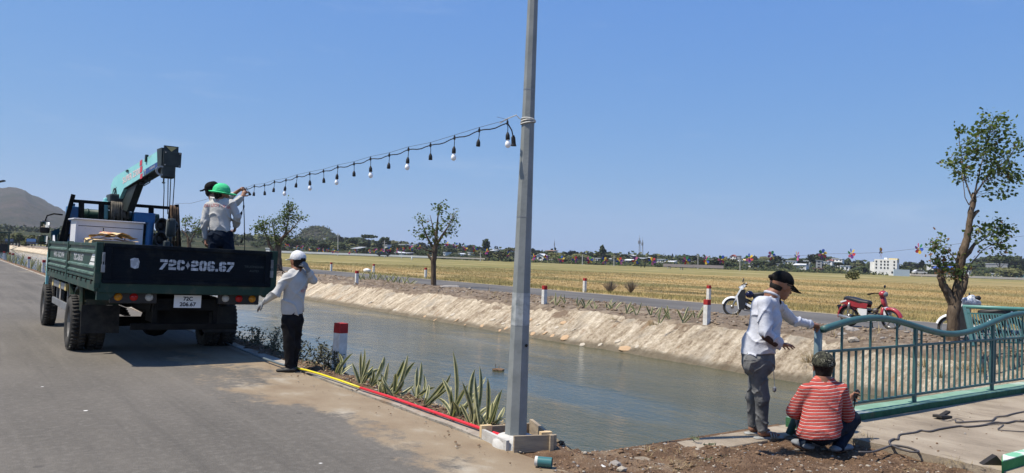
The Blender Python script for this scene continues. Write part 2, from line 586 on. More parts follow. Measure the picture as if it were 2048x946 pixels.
# rendered concrete bank: streaks run down the slope, grey lichen, wet band at the water
q = NT('bank_concrete', 0.92, 0.2)
st = q.math('ADD', q.math('MULTIPLY', q.noise(2.6, (0.35, 1.5, 0.35), 9, 0.72), 0.55), q.math('MULTIPLY', q.noise(9, None, 8, 0.75), 0.45))
base = q.ramp(st, [(0.38, (0.202, 0.146, 0.097)), (0.46, (0.467, 0.373, 0.260)), (0.52, (0.610, 0.506, 0.369)), (0.60, (0.857, 0.747, 0.575))])
base = q.mix(q.math('MULTIPLY', q.step(q.noise(0.9, (0.6, 0.8, 0.6), 8), 0.50, 0.68), 0.75), base, (0.390, 0.355, 0.296))
base = q.mix(q.math('MULTIPLY', q.step(q.noise(1.3, (0.5, 1.6, 0.5), 7, off=(9, 2, 4)), 0.60, 0.70), 0.7), base, (0.350, 0.209, 0.109))
spill = q.math('MULTIPLY', q.step(q.noise(0.8, (0.9, 1.0, 0.9), 8, 0.68, off=(2, 8, 1)), 0.56, 0.62), q.step(q.math('ADD', q.z, q.math('MULTIPLY', q.noise(1.5, None, 5), 0.9)), -0.05, 0.30))
base = q.mix(q.math('MULTIPLY', spill, 0.85), base, (0.220, 0.151, 0.097))
wet = q.math('ADD', q.z, q.math('MULTIPLY', q.math('SUBTRACT', q.noise(2.5, (1, 0.5, 1), 4), 0.5), 0.22))
base = q.mix(q.math('MULTIPLY', q.step(wet, -0.60, -0.74), 0.85), base, (0.169, 0.139, 0.091))
q.done(base, q.math('ADD', q.noise(8, (1, 1.6, 1), 8, 0.7), q.math('MULTIPLY', q.noise(34, detail=6, rough=0.75), 0.6)), 0.12)

q = NT('far_soil', 0.96, 0.15)
base = q.ramp(q.noise(4, None, 9, 0.7), [(0.3, (0.13, 0.095, 0.065)), (0.5, (0.235, 0.18, 0.13)), (0.68, (0.36, 0.29, 0.215))])
base = q.mix(q.step(q.noise(0.9, None, 6), 0.54, 0.70), base, (0.39, 0.315, 0.225))
q.done(base, q.math('ADD', q.noise(14, detail=8, rough=0.7), q.noise(60, detail=3)), 0.05)
q = NT('soil', 0.96, 0.15)
base = q.ramp(q.noise(6, None, 9, 0.7), [(0.3, (0.085, 0.052, 0.032)), (0.5, (0.19, 0.118, 0.072)), (0.68, (0.30, 0.20, 0.125))])
base = q.mix(q.step(q.noise(1.2, None, 6), 0.55, 0.72), base, (0.33, 0.24, 0.16))
base = q.mix(q.step(q.voro(26), 0.16, 0.08), base, (0.52, 0.45, 0.36))
q.done(base, q.math('ADD', q.noise(22, detail=8, rough=0.7), q.noise(90, detail=3)), 0.035)

q = NT('deck_concrete', 0.9, 0.25)
base = q.ramp(q.noise(1.6, (1.3, 0.6, 1), 9, 0.66), [(0.3, (0.185, 0.15, 0.11)), (0.5, (0.285, 0.235, 0.175)), (0.7, (0.37, 0.315, 0.24))])
base = q.mix(q.math('MULTIPLY', q.step(q.noise(5, (2.5, 0.5, 1), 6), 0.54, 0.68), 0.65), base, (0.17, 0.135, 0.10))
base = q.mix(q.step(q.voro(3.5), 0.055, 0.03), base, (0.09, 0.075, 0.06))
base = q.mix(q.step(q.voro(4.7, (1, 1.3, 1)), 0.05, 0.03), base, (0.72, 0.69, 0.62))
q.done(base, q.noise(30, detail=8, rough=0.7), 0.012)

# harvested rice: gold stubble, greener strips and bunds that follow the canal
def field_colour(q):
    wob = q.math('MULTIPLY', q.math('SUBTRACT', q.noise(0.035, (1, 0.6, 0), 4), 0.5), 26.0)
    v = q.math('ADD', q.x, wob)
    cx = q.t.nodes.new('ShaderNodeCombineXYZ'); q.L(v, cx.inputs[0]); q.L(q.math('MULTIPLY', q.y, 0.10), cx.inputs[1])
    band = q.noise(0.16, None, 3, 0.55, vec=cx.outputs[0])
    band2 = q.noise(0.045, None, 3, 0.5, vec=cx.outputs[0], off=(5, 3, 0))
    wob2 = q.math('MULTIPLY', q.math('SUBTRACT', q.noise(0.09, (1, 0.35, 0), 5, 0.6), 0.5), 9.0)
    vb = q.math('DIVIDE', q.math('ADD', q.x, wob2), 200.0)
    plots = q.ramp(vb, [(0.13, (.75, .75, .75)), (0.165, (.1, .1, .1)), (0.205, (.1, .1, .1)), (0.215, (1, 1, 1)), (0.235, (1, 1, 1)), (0.245, (0, 0, 0)), (0.34, (.05, .05, .05)), (0.355, (.8, .8, .8)), (0.42, (.7, .7, .7)), (0.44, (.1, .1, .1)), (0.50, (.2, .2, .2)), (0.53, (.8, .8, .8)), (0.68, (.6, .6, .6)), (0.72, (.2, .2, .2)), (0.80, (.7, .7, .7)), (1.0, (.5, .5, .5))])
    gold = q.ramp(q.noise(1.3, (1, 0.5, 0), 6, 0.7), [(0.3, (0.300, 0.202, 0.087)), (0.55, (0.441, 0.309, 0.139)), (0.75, (0.549, 0.413, 0.225))])
    col = q.mix(q.math('MULTIPLY', q.step(band, 0.505, 0.565), 0.85), gold, (0.179, 0.153, 0.057))
    col = q.mix(q.math('MULTIPLY', plots, q.math('ADD', 0.25, q.math('MULTIPLY', q.step(q.noise(0.35, (1, 0.3, 0), 7, 0.7), 0.36, 0.62), 0.65))), col, (0.149, 0.144, 0.059))
    col = q.mix(q.math('MULTIPLY', q.step(band2, 0.56, 0.66), 0.6), col, (0.225, 0.194, 0.077))
    col = q.mix(q.math('MULTIPLY', q.step(q.math('ADD', q.y, q.math('MULTIPLY', wob, 1.5)), 62, 120), 0.75), col, (0.175, 0.166, 0.060))
    col = q.mix(q.math('MULTIPLY', q.step(q.noise(0.5, (1, 0.12, 0), 6, 0.7, vec=cx.outputs[0]), 0.57, 0.63), 0.85), col, (0.088, 0.083, 0.039))
    pt = q.noise(0.055, (1, 0.35, 0), 5, 0.6, off=(17, 5, 0))
    col = q.mix(q.math('MULTIPLY', q.step(pt, 0.50, 0.62), 0.45), col, (0.24, 0.205, 0.10))
    col = q.mix(q.math('MULTIPLY', q.step(pt, 0.46, 0.34), 0.35), col, (0.56, 0.45, 0.25))
    return col
q = NT('field_straw', 0.95, 0.1)
q.done(field_colour(q), q.noise(5, (1, 1, 0), 6, 0.75), 0.12)
q = NT('straw_blade', 0.85, 0.2)
q.done(q.mix(0.35, field_colour(q), q.ramp(q.noise(3.0, (1, 1, 0), 5), [(0.35, (0.33, 0.235, 0.085)), (0.6, (0.52, 0.40, 0.18))])))

q = NT('water_surface', 0.035, 0.27)
col = q.mix(q.step(q.noise(0.25, None, 4), 0.35, 0.7), (0.046, 0.055, 0.033), (0.064, 0.070, 0.042))
q.b.inputs['IOR'].default_value = 1.33
w = q.math('ADD', q.noise(7.5, (1.6, 0.8, 1), 5, 0.6), q.math('MULTIPLY', q.noise(1.3, (1.2, 0.7, 1), 3), 1.4))
calm = q.math('ADD', q.math('MULTIPLY', q.step(q.noise(0.22, (1.4, 0.6, 1), 4), 0.40, 0.62), 0.75), 0.25)
q.done(col, q.math('MULTIPLY', w, calm), 0.028)

q = NT('hill_scrub', 0.95, 0.1)
col = q.ramp(q.noise(0.016, None, 9, 0.68), [(0.30, (0.019, 0.025, 0.011)), (0.46, (0.046, 0.045, 0.026)), (0.60, (0.077, 0.061, 0.045)), (0.75, (0.105, 0.084, 0.062))])
q.done(col, q.noise(0.05, None, 8, 0.7), 14.0)
q = NT('wooded_slope', 0.95, 0.1)
col = q.ramp(q.noise(0.06, None, 8, 0.65), [(0.35, (0.025, 0.036, 0.015)), (0.55, (0.050, 0.055, 0.024)), (0.70, (0.13, 0.105, 0.06))])
q.done(col, q.noise(0.2, None, 8, 0.7), 3.0)
mat('dry_ground', (0.30, 0.23, 0.14), 0.95, (0.16, 0.14, 0.07), 0.25, 8, bump=0.05, bscale=3)
mat('kerb_concrete', (0.36, 0.325, 0.27), 0.9, (0.24, 0.205, 0.165), 3.0, 8, bump=0.02, bscale=18, dirt=(0.24, 0.17, 0.11), dscale=1.4, dlo=0.5, dhi=0.62)

# ---------------------------------------------------------------- ground, canal and roads (sheets in the canal frame: x across, y along)
def zn(v, u, f, a, s=0.0):
    return a * noise.noise(V3((v * f, u * f, s)))
def sheet(name, vsamp, usamp, zf, m, smooth=True):
    nv, nu = len(vsamp), len(usamp)
    P = [(v, u, zf(v, u)) for u in usamp for v in vsamp]
    Fc = [(j * nv + i, j * nv + i + 1, (j + 1) * nv + i + 1, (j + 1) * nv + i) for j in range(nu - 1) for i in range(nv - 1)]
    o = link(name, np_mesh(name, P, Fc, m, smooth))
    o.matrix_basis = FRAME
    return tag(o, kind='structure')
def lin(a, b, n): return [a + (b - a) * i / (n - 1) for i in range(n)]
ULONG = lin(-8, 30, 153) + lin(30.8, 90, 80) + lin(92, 260, 60)
sheet('ground', lin(-2400, 2400, 13), lin(-2400, 2400, 13), lambda v, u: -2.0, MATS['dry_ground'])
sheet('verge', [-60, -9.5, -9.0], lin(-30, 400, 20), lambda v, u: -0.02, MATS['dry_ground'])
sheet('road', [-9.0, -4, 0, 2, 3.2, 3.93], lin(-8, 400, 60), lambda v, u: 0.0, MATS['asphalt'])
mb = MB()
us = lin(5.35, 60, 110) + lin(61, 260, 40)
for a, b in zip(us, us[1:]):
    w1, w2 = 4.07 + zn(7, a, 1.7, 0.05), 4.07 + zn(7, b, 1.7, 0.05)
    i1, i2 = 3.955 + zn(2, a, 2.3, 0.04), 3.955 + zn(2, b, 2.3, 0.04)
    mb.add([(i1, a, 0.012), (w1, a, 0.02), (w2, b, 0.02), (i2, b, 0.012), (i1, a, -0.12), (i2, b, -0.12), (w1, a, -0.2), (w2, b, -0.2)], [(0, 1, 2, 3), (4, 0, 3, 5), (1, 6, 7, 2)])
structure('kerb', mb, MATS['kerb_concrete'])
def z_strip(v, u):
    t = (v - 3.96) / (4.46 - 3.96)
    if v > 4.5: return -0.02 - (v - 4.5) * 1.55 + zn(v, u, 3.0, 0.06)
    return -0.03 + 0.055 * math.sin(max(0, min(1, t)) * PI) + zn(v, u, 4.5, 0.05) + zn(v, u, 13, 0.025)
sheet('planting_strip', lin(3.96, 4.5, 11) + [4.62, 4.75, 4.95, 5.2, 5.45], lin(4.2, 16, 170) + lin(16.3, 60, 120) + lin(62, 260, 50), z_strip, MATS['soil'])
sheet('canal_water', lin(4.6, 15.2, 6), lin(4.86, 262, 20), lambda v, u: -0.8, MATS['water_surface'])
def z_bank(v, u):
    z = -1.35 + (v - 13.85) * (1.35 / 2.15)
    return z + zn(v, u, 0.35, 0.06) + zn(v, u, 1.6, 0.04) + 0.07 * abs(noise.noise(V3((v * 2.2, u * 2.6, 4.0)))) + zn(v, u, 6, 0.030) + zn(v, u, 13, 0.018)
far_bank = sheet('far_bank', lin(13.85, 16.0, 44), lin(-8, 34, 420) + lin(34.2, 90, 160) + lin(92, 260, 60), z_bank, MATS['bank_concrete'])
def z_far(v, u):
    if v < 15.99: return -0.12
    e = min(1, max(0, (v - 16.0) / 0.25)) * min(1, max(0, (20.45 - v) / 0.6))
    return 0.01 + e * (0.07 + zn(v, u, 0.8, 0.10) + zn(v, u, 2.7, 0.07) + zn(v, u, 8, 0.035))
sheet('far_planting_strip', [15.88] + lin(16.0, 20.5, 40), lin(-8, 40, 200) + lin(40.5, 110, 110) + lin(112, 260, 40), z_far, MATS['far_soil'])
sheet('far_road', [20.3, 21, 23, 25, 25.75], lin(-12, 400, 60), lambda v, u: 0.022, MATS['far_asphalt'])
def z_field(v, u):
    return (0.0 if v < 27.5 else -0.12) + zn(v, u, 0.25, 0.05)
sheet('field', [25.6, 26.5, 27.4, 28.2] + lin(30, 120, 60) + lin(130, 1500, 40), lin(-900, -20, 30) + lin(-15, 120, 110) + lin(130, 1500, 40), z_field, MATS['field_straw'])
# front of the canal: headwall, bridge deck, heaped soil
mb = MB()
mb.box((10.2, 4.68, -0.82), (11.8, 0.36, 1.64), bev=0.012)
structure('headwall', mb, MATS['deck_concrete'])
mb = MB()
mb.add([(4.30, 4.86, 0.0), (4.30, 4.86, -1.5), (4.62, 5.6, -1.5), (4.62, 5.6, -0.0)], [(0, 1, 2, 3)])
structure('canal_corner_wall', mb, MATS['deck_concrete'])
def deck_left(u): return 6.93 + 0.05 * math.sin(u * 2.1) + 0.05 * (3.9 - u)
usd = lin(-8, 4.49, 80)
mb = MB()
vsd = lin(0, 1, 30)
P, Fc = [], []
for u in usd:
    l = deck_left(u) + zn(3, u, 4, 0.05)
    P.append((l, u, -0.1))
    for t in vsd: P.append((l + t * (16.1 - l), u, 0.035 + zn(t * 9, u, 1.2, 0.006)))
nn = len(vsd) + 1
for j in range(len(usd) - 1):
    for i in range(nn - 1): Fc.append((j * nn + i, j * nn + i + 1, (j + 1) * nn + i + 1, (j + 1) * nn + i))
mb.add(P, Fc)
structure('bridge_deck', mb, MATS['deck_concrete'])
def z_mound(v, u):
    e = min(1, max(0, (v - 3.62 - zn(v, u, 1.3, 0.15)) / 0.45)) * min(1, max(0, (4.98 - u) / 0.2))
    hump = 0.04 * math.exp(-((v - 5.4) / 0.7) ** 2 - ((u - 4.15) / 0.5) ** 2) + 0.0 * math.exp(-((v - 6.35) / 0.45) ** 2 - ((u - 4.1) / 0.35) ** 2) + 0.05 * math.exp(-((v - 4.4) / 0.5) ** 2 - ((u - 4.8) / 0.3) ** 2)
    if u > 4.45 and v > 5.3: e *= max(0, 1 - (u - 4.45) / 0.18)
    far = max(0, min(1, (7.15 - v) / 0.3))
    return -0.03 + e * far * ((0.035 - 0.03 * min(1, max(0, (v - 5.5) / 0.5))) + hump + zn(v, u, 1.6, 0.03) + zn(v, u, 6, 0.035) + zn(v, u, 16, 0.022)) + (1 - far) * 0.0
sheet('soil_mound', lin(3.5, 7.15, 110), lin(-8, 1.5, 40) + lin(1.55, 5.0, 115), z_mound, MATS['soil'])
sheet('bridge_approach', [-9.0, 3.55], [-30, -8.0], lambda v, u: -0.004, MATS['asphalt'])

# loose clods and stones, far too many to count
def clods(name, pts, sizes, mats, weights=None, flat=0.7):
    n = len(pts)
    bm = bmesh.new(); bmesh.ops.create_icosphere(bm, subdivisions=1, radius=1.0)
    bm.verts.index_update()
    bv = np.array([v.co[:] for v in bm.verts]); bf = np.array([[v.index for v in f.verts] for f in bm.faces]); bm.free()
    rs = np.random.RandomState(len(name) * 7 + n)
    ang = rs.rand(n) * 6.283
    sc3 = np.stack([rs.uniform(0.7, 1.3, n), rs.uniform(0.6, 1.1, n), rs.uniform(0.45, 0.9, n) * flat], 1)
    B = bv[None] * (1 + rs.uniform(-0.38, 0.38, (n, len(bv)))[..., None]) * sc3[:, None, :]
    c, s = np.cos(ang)[:, None], np.sin(ang)[:, None]
    X = B[..., 0] * c - B[..., 1] * s; Y = B[..., 0] * s + B[..., 1] * c
    V = np.stack([X, Y, B[..., 2]], -1) * np.array(sizes)[:, None, None] + np.array(pts)[:, None, :]
    Fc = bf[None] + (np.arange(n) * len(bv))[:, None, None]
    mi = np.repeat(rs.choice(len(mats), n, p=weights), len(bf))
    o = link(name, np_mesh(name, V.reshape(-1, 3), Fc.reshape(-1, 3), mats, False, mi))
    return tag(o, kind='stuff')
mat('clod', (0.135, 0.085, 0.052), 0.97, (0.235, 0.155, 0.10), 9, bump=0.012, bscale=60, spec=0.1)
mat('pale_stone', (0.42, 0.37, 0.30), 0.95, (0.30, 0.26, 0.21), 8, bump=0.01, bscale=50, spec=0.15)
mat('grey_stone', (0.22, 0.20, 0.185), 0.95, (0.33, 0.30, 0.27), 8, bump=0.01, bscale=50, spec=0.15)
rs = np.random.RandomState(5)
pts, sz = [], []
for _ in range(4500):
    v, u = rnd.uniform(4.0, 4.5), 5.2 + 24 * rnd.random() ** 2
    s = 0.005 + 0.026 * rnd.random() ** 4
    pts.append(W(v, u, z_strip(v, u) + s * 0.15)); sz.append(s)
for _ in range(9000):
    v, u = rnd.uniform(3.75, 6.95), rnd.uniform(2.2, 4.95)
    s = 0.003 + 0.022 * rnd.random() ** 5
    pts.append(W(v, u, z_mound(v, u) + s * 0.1)); sz.append(s)
for _ in range(170):
    v, u = 3.55 + 0.5 * rnd.random(), rnd.uniform(3.5, 11)
    s = 0.004 + 0.012 * rnd.random() ** 3
    pts.append(W(v, u, 0.014 + s * 0.2)); sz.append(s)
for _ in range(260):
    v, u = rnd.uniform(7.0, 13), rnd.uniform(2.4, 4.45)
    s = 0.004 + 0.014 * rnd.random() ** 4
    pts.append(W(v, u, 0.035 + s * 0.2)); sz.append(s)
clods('near_soil_clods', pts, sz, [MATS['clod'], MATS['pale_stone'], MATS['grey_stone']], [0.8, 0.14, 0.06])
pts, sz = [], []
for _ in range(13000):
    v, u = rnd.uniform(16.1, 20.3), -4 + 110 * rnd.random() ** 1.8
    s = 0.014 + 0.06 * rnd.random() ** 4
    pts.append(W(v, u, z_far(v, u) + s * 0.2)); sz.append(s)
mat('far_clod', (0.17, 0.125, 0.09), 0.97, (0.29, 0.22, 0.16), 6, bump=0.02, bscale=40, spec=0.1)
clods('far_soil_clods', pts, sz, [MATS['far_clod'], MATS['pale_stone'], MATS['grey_stone']], [0.78, 0.12, 0.10])
# stubble that catches the light on the near part of the field
def blades(name, n, ymin, ymax, vmin, vmax, h0, h1, w0, m, lean=0.35, seed=1, pxr=(560, 2120)):
    rs = np.random.RandomState(seed)
    Y = ymin * (ymax / ymin) ** rs.rand(n)
    px = rs.uniform(pxr[0], pxr[1], n)
    X = (px - 1024) / FPX * Y
    v = X * NV.x + Y * NV.y; u = X * DV.x + Y * DV.y
    clump = rs.rand(n)
    ok = (v > vmin) & (v < vmax)
    X, Y, v, u = X[ok], Y[ok], v[ok], u[ok]
    n = len(X)
    h = rs.uniform(h0, h1, n); w = w0 * (0.6 + 0.8 * rs.rand(n)) * (Y / 35.0)
    a = rs.rand(n) * 6.283; lx = rs.normal(0, lean, n) * h; ly = rs.normal(0, lean, n) * h
    z = np.where(v < 27.5, 0.0, -0.12)
    A = np.stack([X - np.cos(a) * w, Y - np.sin(a) * w, z], 1); B = np.stack([X + np.cos(a) * w, Y + np.sin(a) * w, z], 1)
    T = np.stack([X + lx, Y + ly, z + h], 1)
    P = np.concatenate([A, B, T]); 
    o = link(name, np_mesh(name, (np.array(FRAME.inverted().to_3x3()) @ P.T).T, np.stack([np.arange(n), np.arange(n) + n, np.arange(n) + 2 * n], 1), m))
    o.matrix_basis = FRAME
    return tag(o, kind='stuff')
blades('rice_stubble', 170000, 26, 120, 27.2, 160, 0.03, 0.11, 0.011, MATS['straw_blade'], seed=3)
mat('verge_grass', (0.16, 0.15, 0.045), 0.9, (0.42, 0.33, 0.13), 1.2, 5, lo=0.42, hi=0.58)
blades('roadside_grass', 110000, 24, 90, 25.65, 28.0, 0.04, 0.26, 0.010, MATS['verge_grass'], seed=4)
# ---------------------------------------------------------------- paints and metals
mat('truck_green', (0.009, 0.036, 0.024), 0.5, (0.014, 0.044, 0.030), 3, 6, dirt=(0.11, 0.095, 0.065), dscale=3.1, dlo=0.54, dhi=0.76, spec=0.3)
mat('truck_navy', (0.0025, 0.005, 0.0085), 0.65, (0.004, 0.008, 0.013), 4, 6, dirt=(0.024, 0.026, 0.024), dscale=3.5, dlo=0.52, dhi=0.74, spec=0.12)
mat('rib_worn', (0.10, 0.16, 0.13), 0.55, (0.03, 0.075, 0.055), 5, 7, lo=0.4, hi=0.6)
mat('chassis_black', (0.004, 0.004, 0.0042), 0.75, (0.013, 0.012, 0.010), 5, 6, spec=0.12)
mat('rubber', (0.014, 0.014, 0.014), 0.9, (0.05, 0.045, 0.038), 6, 6, bump=0.004, bscale=40)
mat('rim_grey', (0.13, 0.12, 0.11), 0.5, (0.25, 0.24, 0.22), 6, 5)
mat('dull_steel', (0.30, 0.31, 0.32), 0.45, (0.20, 0.20, 0.20), 5, 6, metal=0.6)
mat('white_print', (0.60, 0.62, 0.64), 0.7, (0.33, 0.35, 0.37), 26, 6, lo=0.36, hi=0.56)
mat('faint_print', (0.06, 0.075, 0.07), 0.7)
mat('plate_white', (0.74, 0.74, 0.72), 0.4)
mat('plate_black', (0.015, 0.015, 0.02), 0.5)
mat('amber_lens', (0.62, 0.27, 0.015), 0.25, (0.45, 0.17, 0.01), 60, 2)
mat('red_lens', (0.50, 0.012, 0.012), 0.25, (0.33, 0.008, 0.008), 60, 2)
mat('clear_lens', (0.52, 0.53, 0.50), 0.25, (0.38, 0.39, 0.37), 60, 2)
mat('yellow_paint', (0.60, 0.46, 0.16), 0.6, (0.42, 0.33, 0.14), 8, 5)
mat('crane_turquoise', (0.23, 0.56, 0.57), 0.4, (0.29, 0.62, 0.62), 3, 5, dirt=(0.25, 0.34, 0.30), dscale=4, dlo=0.58, dhi=0.8)
mat('crane_dark', (0.016, 0.022, 0.022), 0.5, (0.03, 0.04, 0.038), 6, 5)
mat('blue_paint', (0.025, 0.16, 0.36), 0.4, (0.02, 0.10, 0.24), 4, 5, dirt=(0.10, 0.10, 0.09), dscale=5, dlo=0.55, dhi=0.75)
mat('cab_blue', (0.012, 0.045, 0.06), 0.3, (0.016, 0.055, 0.07), 3, 4, coat=0.3)
mat('pink_print', (0.80, 0.60, 0.60), 0.6)
mat('red_print', (0.55, 0.06, 0.09), 0.6)
mat('navy_print', (0.03, 0.07, 0.22), 0.5)
mat('mirror_glass', (0.8, 0.82, 0.85), 0.03, metal=1.0)
mat('black_plastic', (0.012, 0.012, 0.013), 0.4, (0.02, 0.02, 0.021), 8, 3)
mat('galvanised_chain', (0.06, 0.055, 0.05), 0.5, metal=0.5)
mat('webbing', (0.16, 0.14, 0.11), 0.95, (0.07, 0.062, 0.05), 12, 5)
mat('brown_webbing', (0.14, 0.085, 0.05), 0.95, (0.08, 0.05, 0.03), 12, 5)
mat('box_white', (0.52, 0.53, 0.56), 0.6, (0.60, 0.61, 0.63), 3, 6, dirt=(0.28, 0.26, 0.24), dscale=5, dlo=0.60, dhi=0.74)
mat('kraft', (0.62, 0.43, 0.20), 0.85, (0.72, 0.53, 0.28), 5, 6)
mat('skip_grey', (0.25, 0.27, 0.26), 0.6)
M = MATS
# ---------------------------------------------------------------- the truck: local x = right, y = forward, z = up, origin under the left end of the tailgate
TP = V3((-5.288, 10.233, 0.0)) - NV * 0.07
truck = thing('flatbed_truck', 'dark green dropside truck with lorry crane, seen from behind beside the canal', 'truck', TP, HD)
truck.matrix_basis = Matrix.Translation(TP) @ Matrix.Rotation(HD, 4, 'Z') @ Matrix.Rotation(math.radians(1.0), 4, 'Y')
def tloc(px, py, y=None, x=None):               # point of the truck, in its own frame, seen at a pixel on a plane of its frame
    rx, rz = ray(px, py)
    if y is not None: Y = (y + TP.dot(DV)) / (rx * DV.x + DV.y)
    else: Y = (x + TP.dot(NV)) / (rx * NV.x + NV.y)
    p = V3((rx * Y, Y, EYE + rz * Y)) - TP
    return V3((p.dot(NV), p.dot(DV), p.z))
BW, BL, BZ, TZ = 2.30, 5.40, 1.10, 1.60         # bed width, length, floor and top edge
mb = MB()
mb.box((BW / 2, BL / 2, BZ - 0.05), (BW - 0.04, BL - 0.02, 0.06))
for i in range(7): mb.box((BW / 2, 0.5 + i * 0.75, BZ - 0.13), (BW - 0.1, 0.07, 0.1))
mb.build('bed_floor', M['chassis_black'], truck)
mb = MB()
for x in (0.75, 1.55): mb.box((x, 3.95, 0.80), (0.08, 7.3, 0.22))
for y in (0.2, 1.2, 2.9, 4.3, 6.0): mb.box((1.15, y, 0.80), (0.8, 0.09, 0.16))
mb.tube([(0.2, 1.95, 0.42), (2.1, 1.95, 0.42)], 0.075, 12)
mb.ball((1.15, 1.95, 0.42), 0.24, 2)
mb.tube([(1.15, 2.0, 0.5), (1.15, 6.0, 0.62)], 0.05, 8)
for x in (0.62, 1.68):
    for k in range(4): mb.box((x, 1.95, 0.56 + k * 0.025), (0.08, 1.3 - 0.2 * k, 0.02))
mb.box((1.15, 0.62, 0.62), (0.75, 0.5, 0.18))
mb.tube([(0.95, 3.1, 0.68), (0.95, 5.2, 0.68)], 0.13, 12)
mb.build('chassis', M['chassis_black'], truck)
# rear frame below the tailgate
mb = MB()
mb.box((BW / 2, 0.03, 1.02), (BW - 0.02, 0.1, 0.13), bev=0.008)
mb.prism([(0.0, 0.86), (0.14, 0.86), (0.25, 0.99), (0.0, 0.99)], (0, -0.005, 0), (1, 0, 0), (0, 0, 1), (0, 1, 0), 0.09)
mb.prism([(BW, 0.93), (BW - 0.12, 0.93), (BW - 0.2, 0.99), (BW, 0.99)], (0, -0.005, 0), (1, 0, 0), (0, 0, 1), (0, 1, 0), 0.09)
mb.build('rear_sill', M['truck_green'], truck)
def side_panel(x, y0, y1, out, words=None):
    mb = MB()
    mb.box((x, (y0 + y1) / 2, (BZ + TZ) / 2), (0.03, y1 - y0, TZ - BZ - 0.005), bev=0.004)
    for z, h in ((1.575, 0.045), (1.125, 0.04)): mb.box((x + out * 0.018, (y0 + y1) / 2, z), (0.03, y1 - y0, h), bev=0.006)
    for y in (y0 + 0.03, y1 - 0.03): mb.box((x + out * 0.016, y, 1.35), (0.03, 0.05, 0.42), bev=0.005)
    p = mb.build('side_panel', M['truck_green'], truck)
    r = MB()
    for z in (1.475, 1.275, 1.185):
        r.prism([(-0.026, 0), (-0.012, 0.026), (0.012, 0.026), (0.026, 0)], (x + out * 0.014, y0 + 0.06, z), (0, 0, 1), (out, 0, 0), (0, 1, 0), y1 - y0 - 0.12)
    r.build_each('rib', M['rib_worn'], p)
    h = MB()
    n = int((y1 - y0) / 0.42)
    for i in range(n): h.box((x + out * 0.03, y0 + (i + 0.5) * (y1 - y0) / n, 1.085), (0.02, 0.09, 0.06))
    h.build_each('hinge', M['chassis_black'], p)
    if words:
        t = MB()
        for wd in words: put_text(t, wd[0], wd[1], (x + out * 0.0165, wd[2], wd[3]), (0, -1, 0), (0, 0, 1), bold=wd[4], sx=wd[5])
        t.build('lettering', M['white_print'], p)
    return p
pr_ = side_panel(-0.0, 0.07, 2.70, -1, [('72C-206.67', 0.13, 1.72, 1.37, 0.012, 1.55)])
st = MB()
for k, (a, b, zz, hh) in enumerate(((0.10, 0.42, 1.405, 0.05), (0.10, 0.50, 1.35, 0.05), (0.10, 0.60, 1.30, 0.035))):
    st.prism([(a, 0), (b + 0.08, 0), (b, hh), (a, hh)], (-0.0165, 0, zz), (0, 1, 0), (0, 0, 1), (-1, 0, 0), 0.002)
st.build('sticker', M['plate_white'], pr_)
side_panel(-0.0, 2.82, 5.36, -1, [('HÀNG - ĐỨC VINH', 0.12, 4.0, 1.37, 0.012, 1.35)])
side_panel(BW, 0.07, 2.70, 1)
side_panel(BW, 2.82, 5.36, 1)
mb = MB()
for x in (-0.0, BW):
    for y in (0.03, 2.76, 5.40): mb.box((x, y, 1.31), (0.085, 0.10, 0.60), bev=0.008)
mb.build_each('bed_post', M['truck_green'], truck)
mb = MB()
for x in (-0.01, BW + 0.01):
    mb.box((x, 2.7, 1.03), (0.05, 5.4, 0.12), bev=0.006)
mb.build_each('bed_rail', M['truck_green'], truck)
# tailgate: frame, pressed ribs, lettering
mb = MB()
mb.box((BW / 2, 0.0, 1.335), (BW - 0.09, 0.03, 0.47))
for z, h in ((1.575, 0.055), (1.105, 0.05)): mb.box((BW / 2, -0.018, z), (BW - 0.09, 0.035, h), bev=0.008)
for x in (0.10, BW - 0.10): mb.box((x, -0.018, 1.34), (0.09, 0.035, 0.42), bev=0.008)
for k in range(11): mb.box((BW / 2, -0.016, 1.155 + k * 0.036), (BW - 0.30, 0.007, 0.024), bev=0.002)
tail = mb.build('tailgate', M['truck_navy'], truck)
for x in (0.045, BW - 0.045):
    l = MB()
    l.box((x, -0.035, 1.42), (0.035, 0.02, 0.12), bev=0.004); l.box((x, -0.04, 1.27), (0.045, 0.03, 0.10), bev=0.004)
    l.tube([(x - 0.012, -0.05, 1.22), (x - 0.012, -0.05, 1.44), (x, -0.05, 1.47), (x + 0.012, -0.05, 1.44), (x + 0.012, -0.05, 1.22)], 0.005, 6)
    l.build('latch', M['dull_steel'], tail)
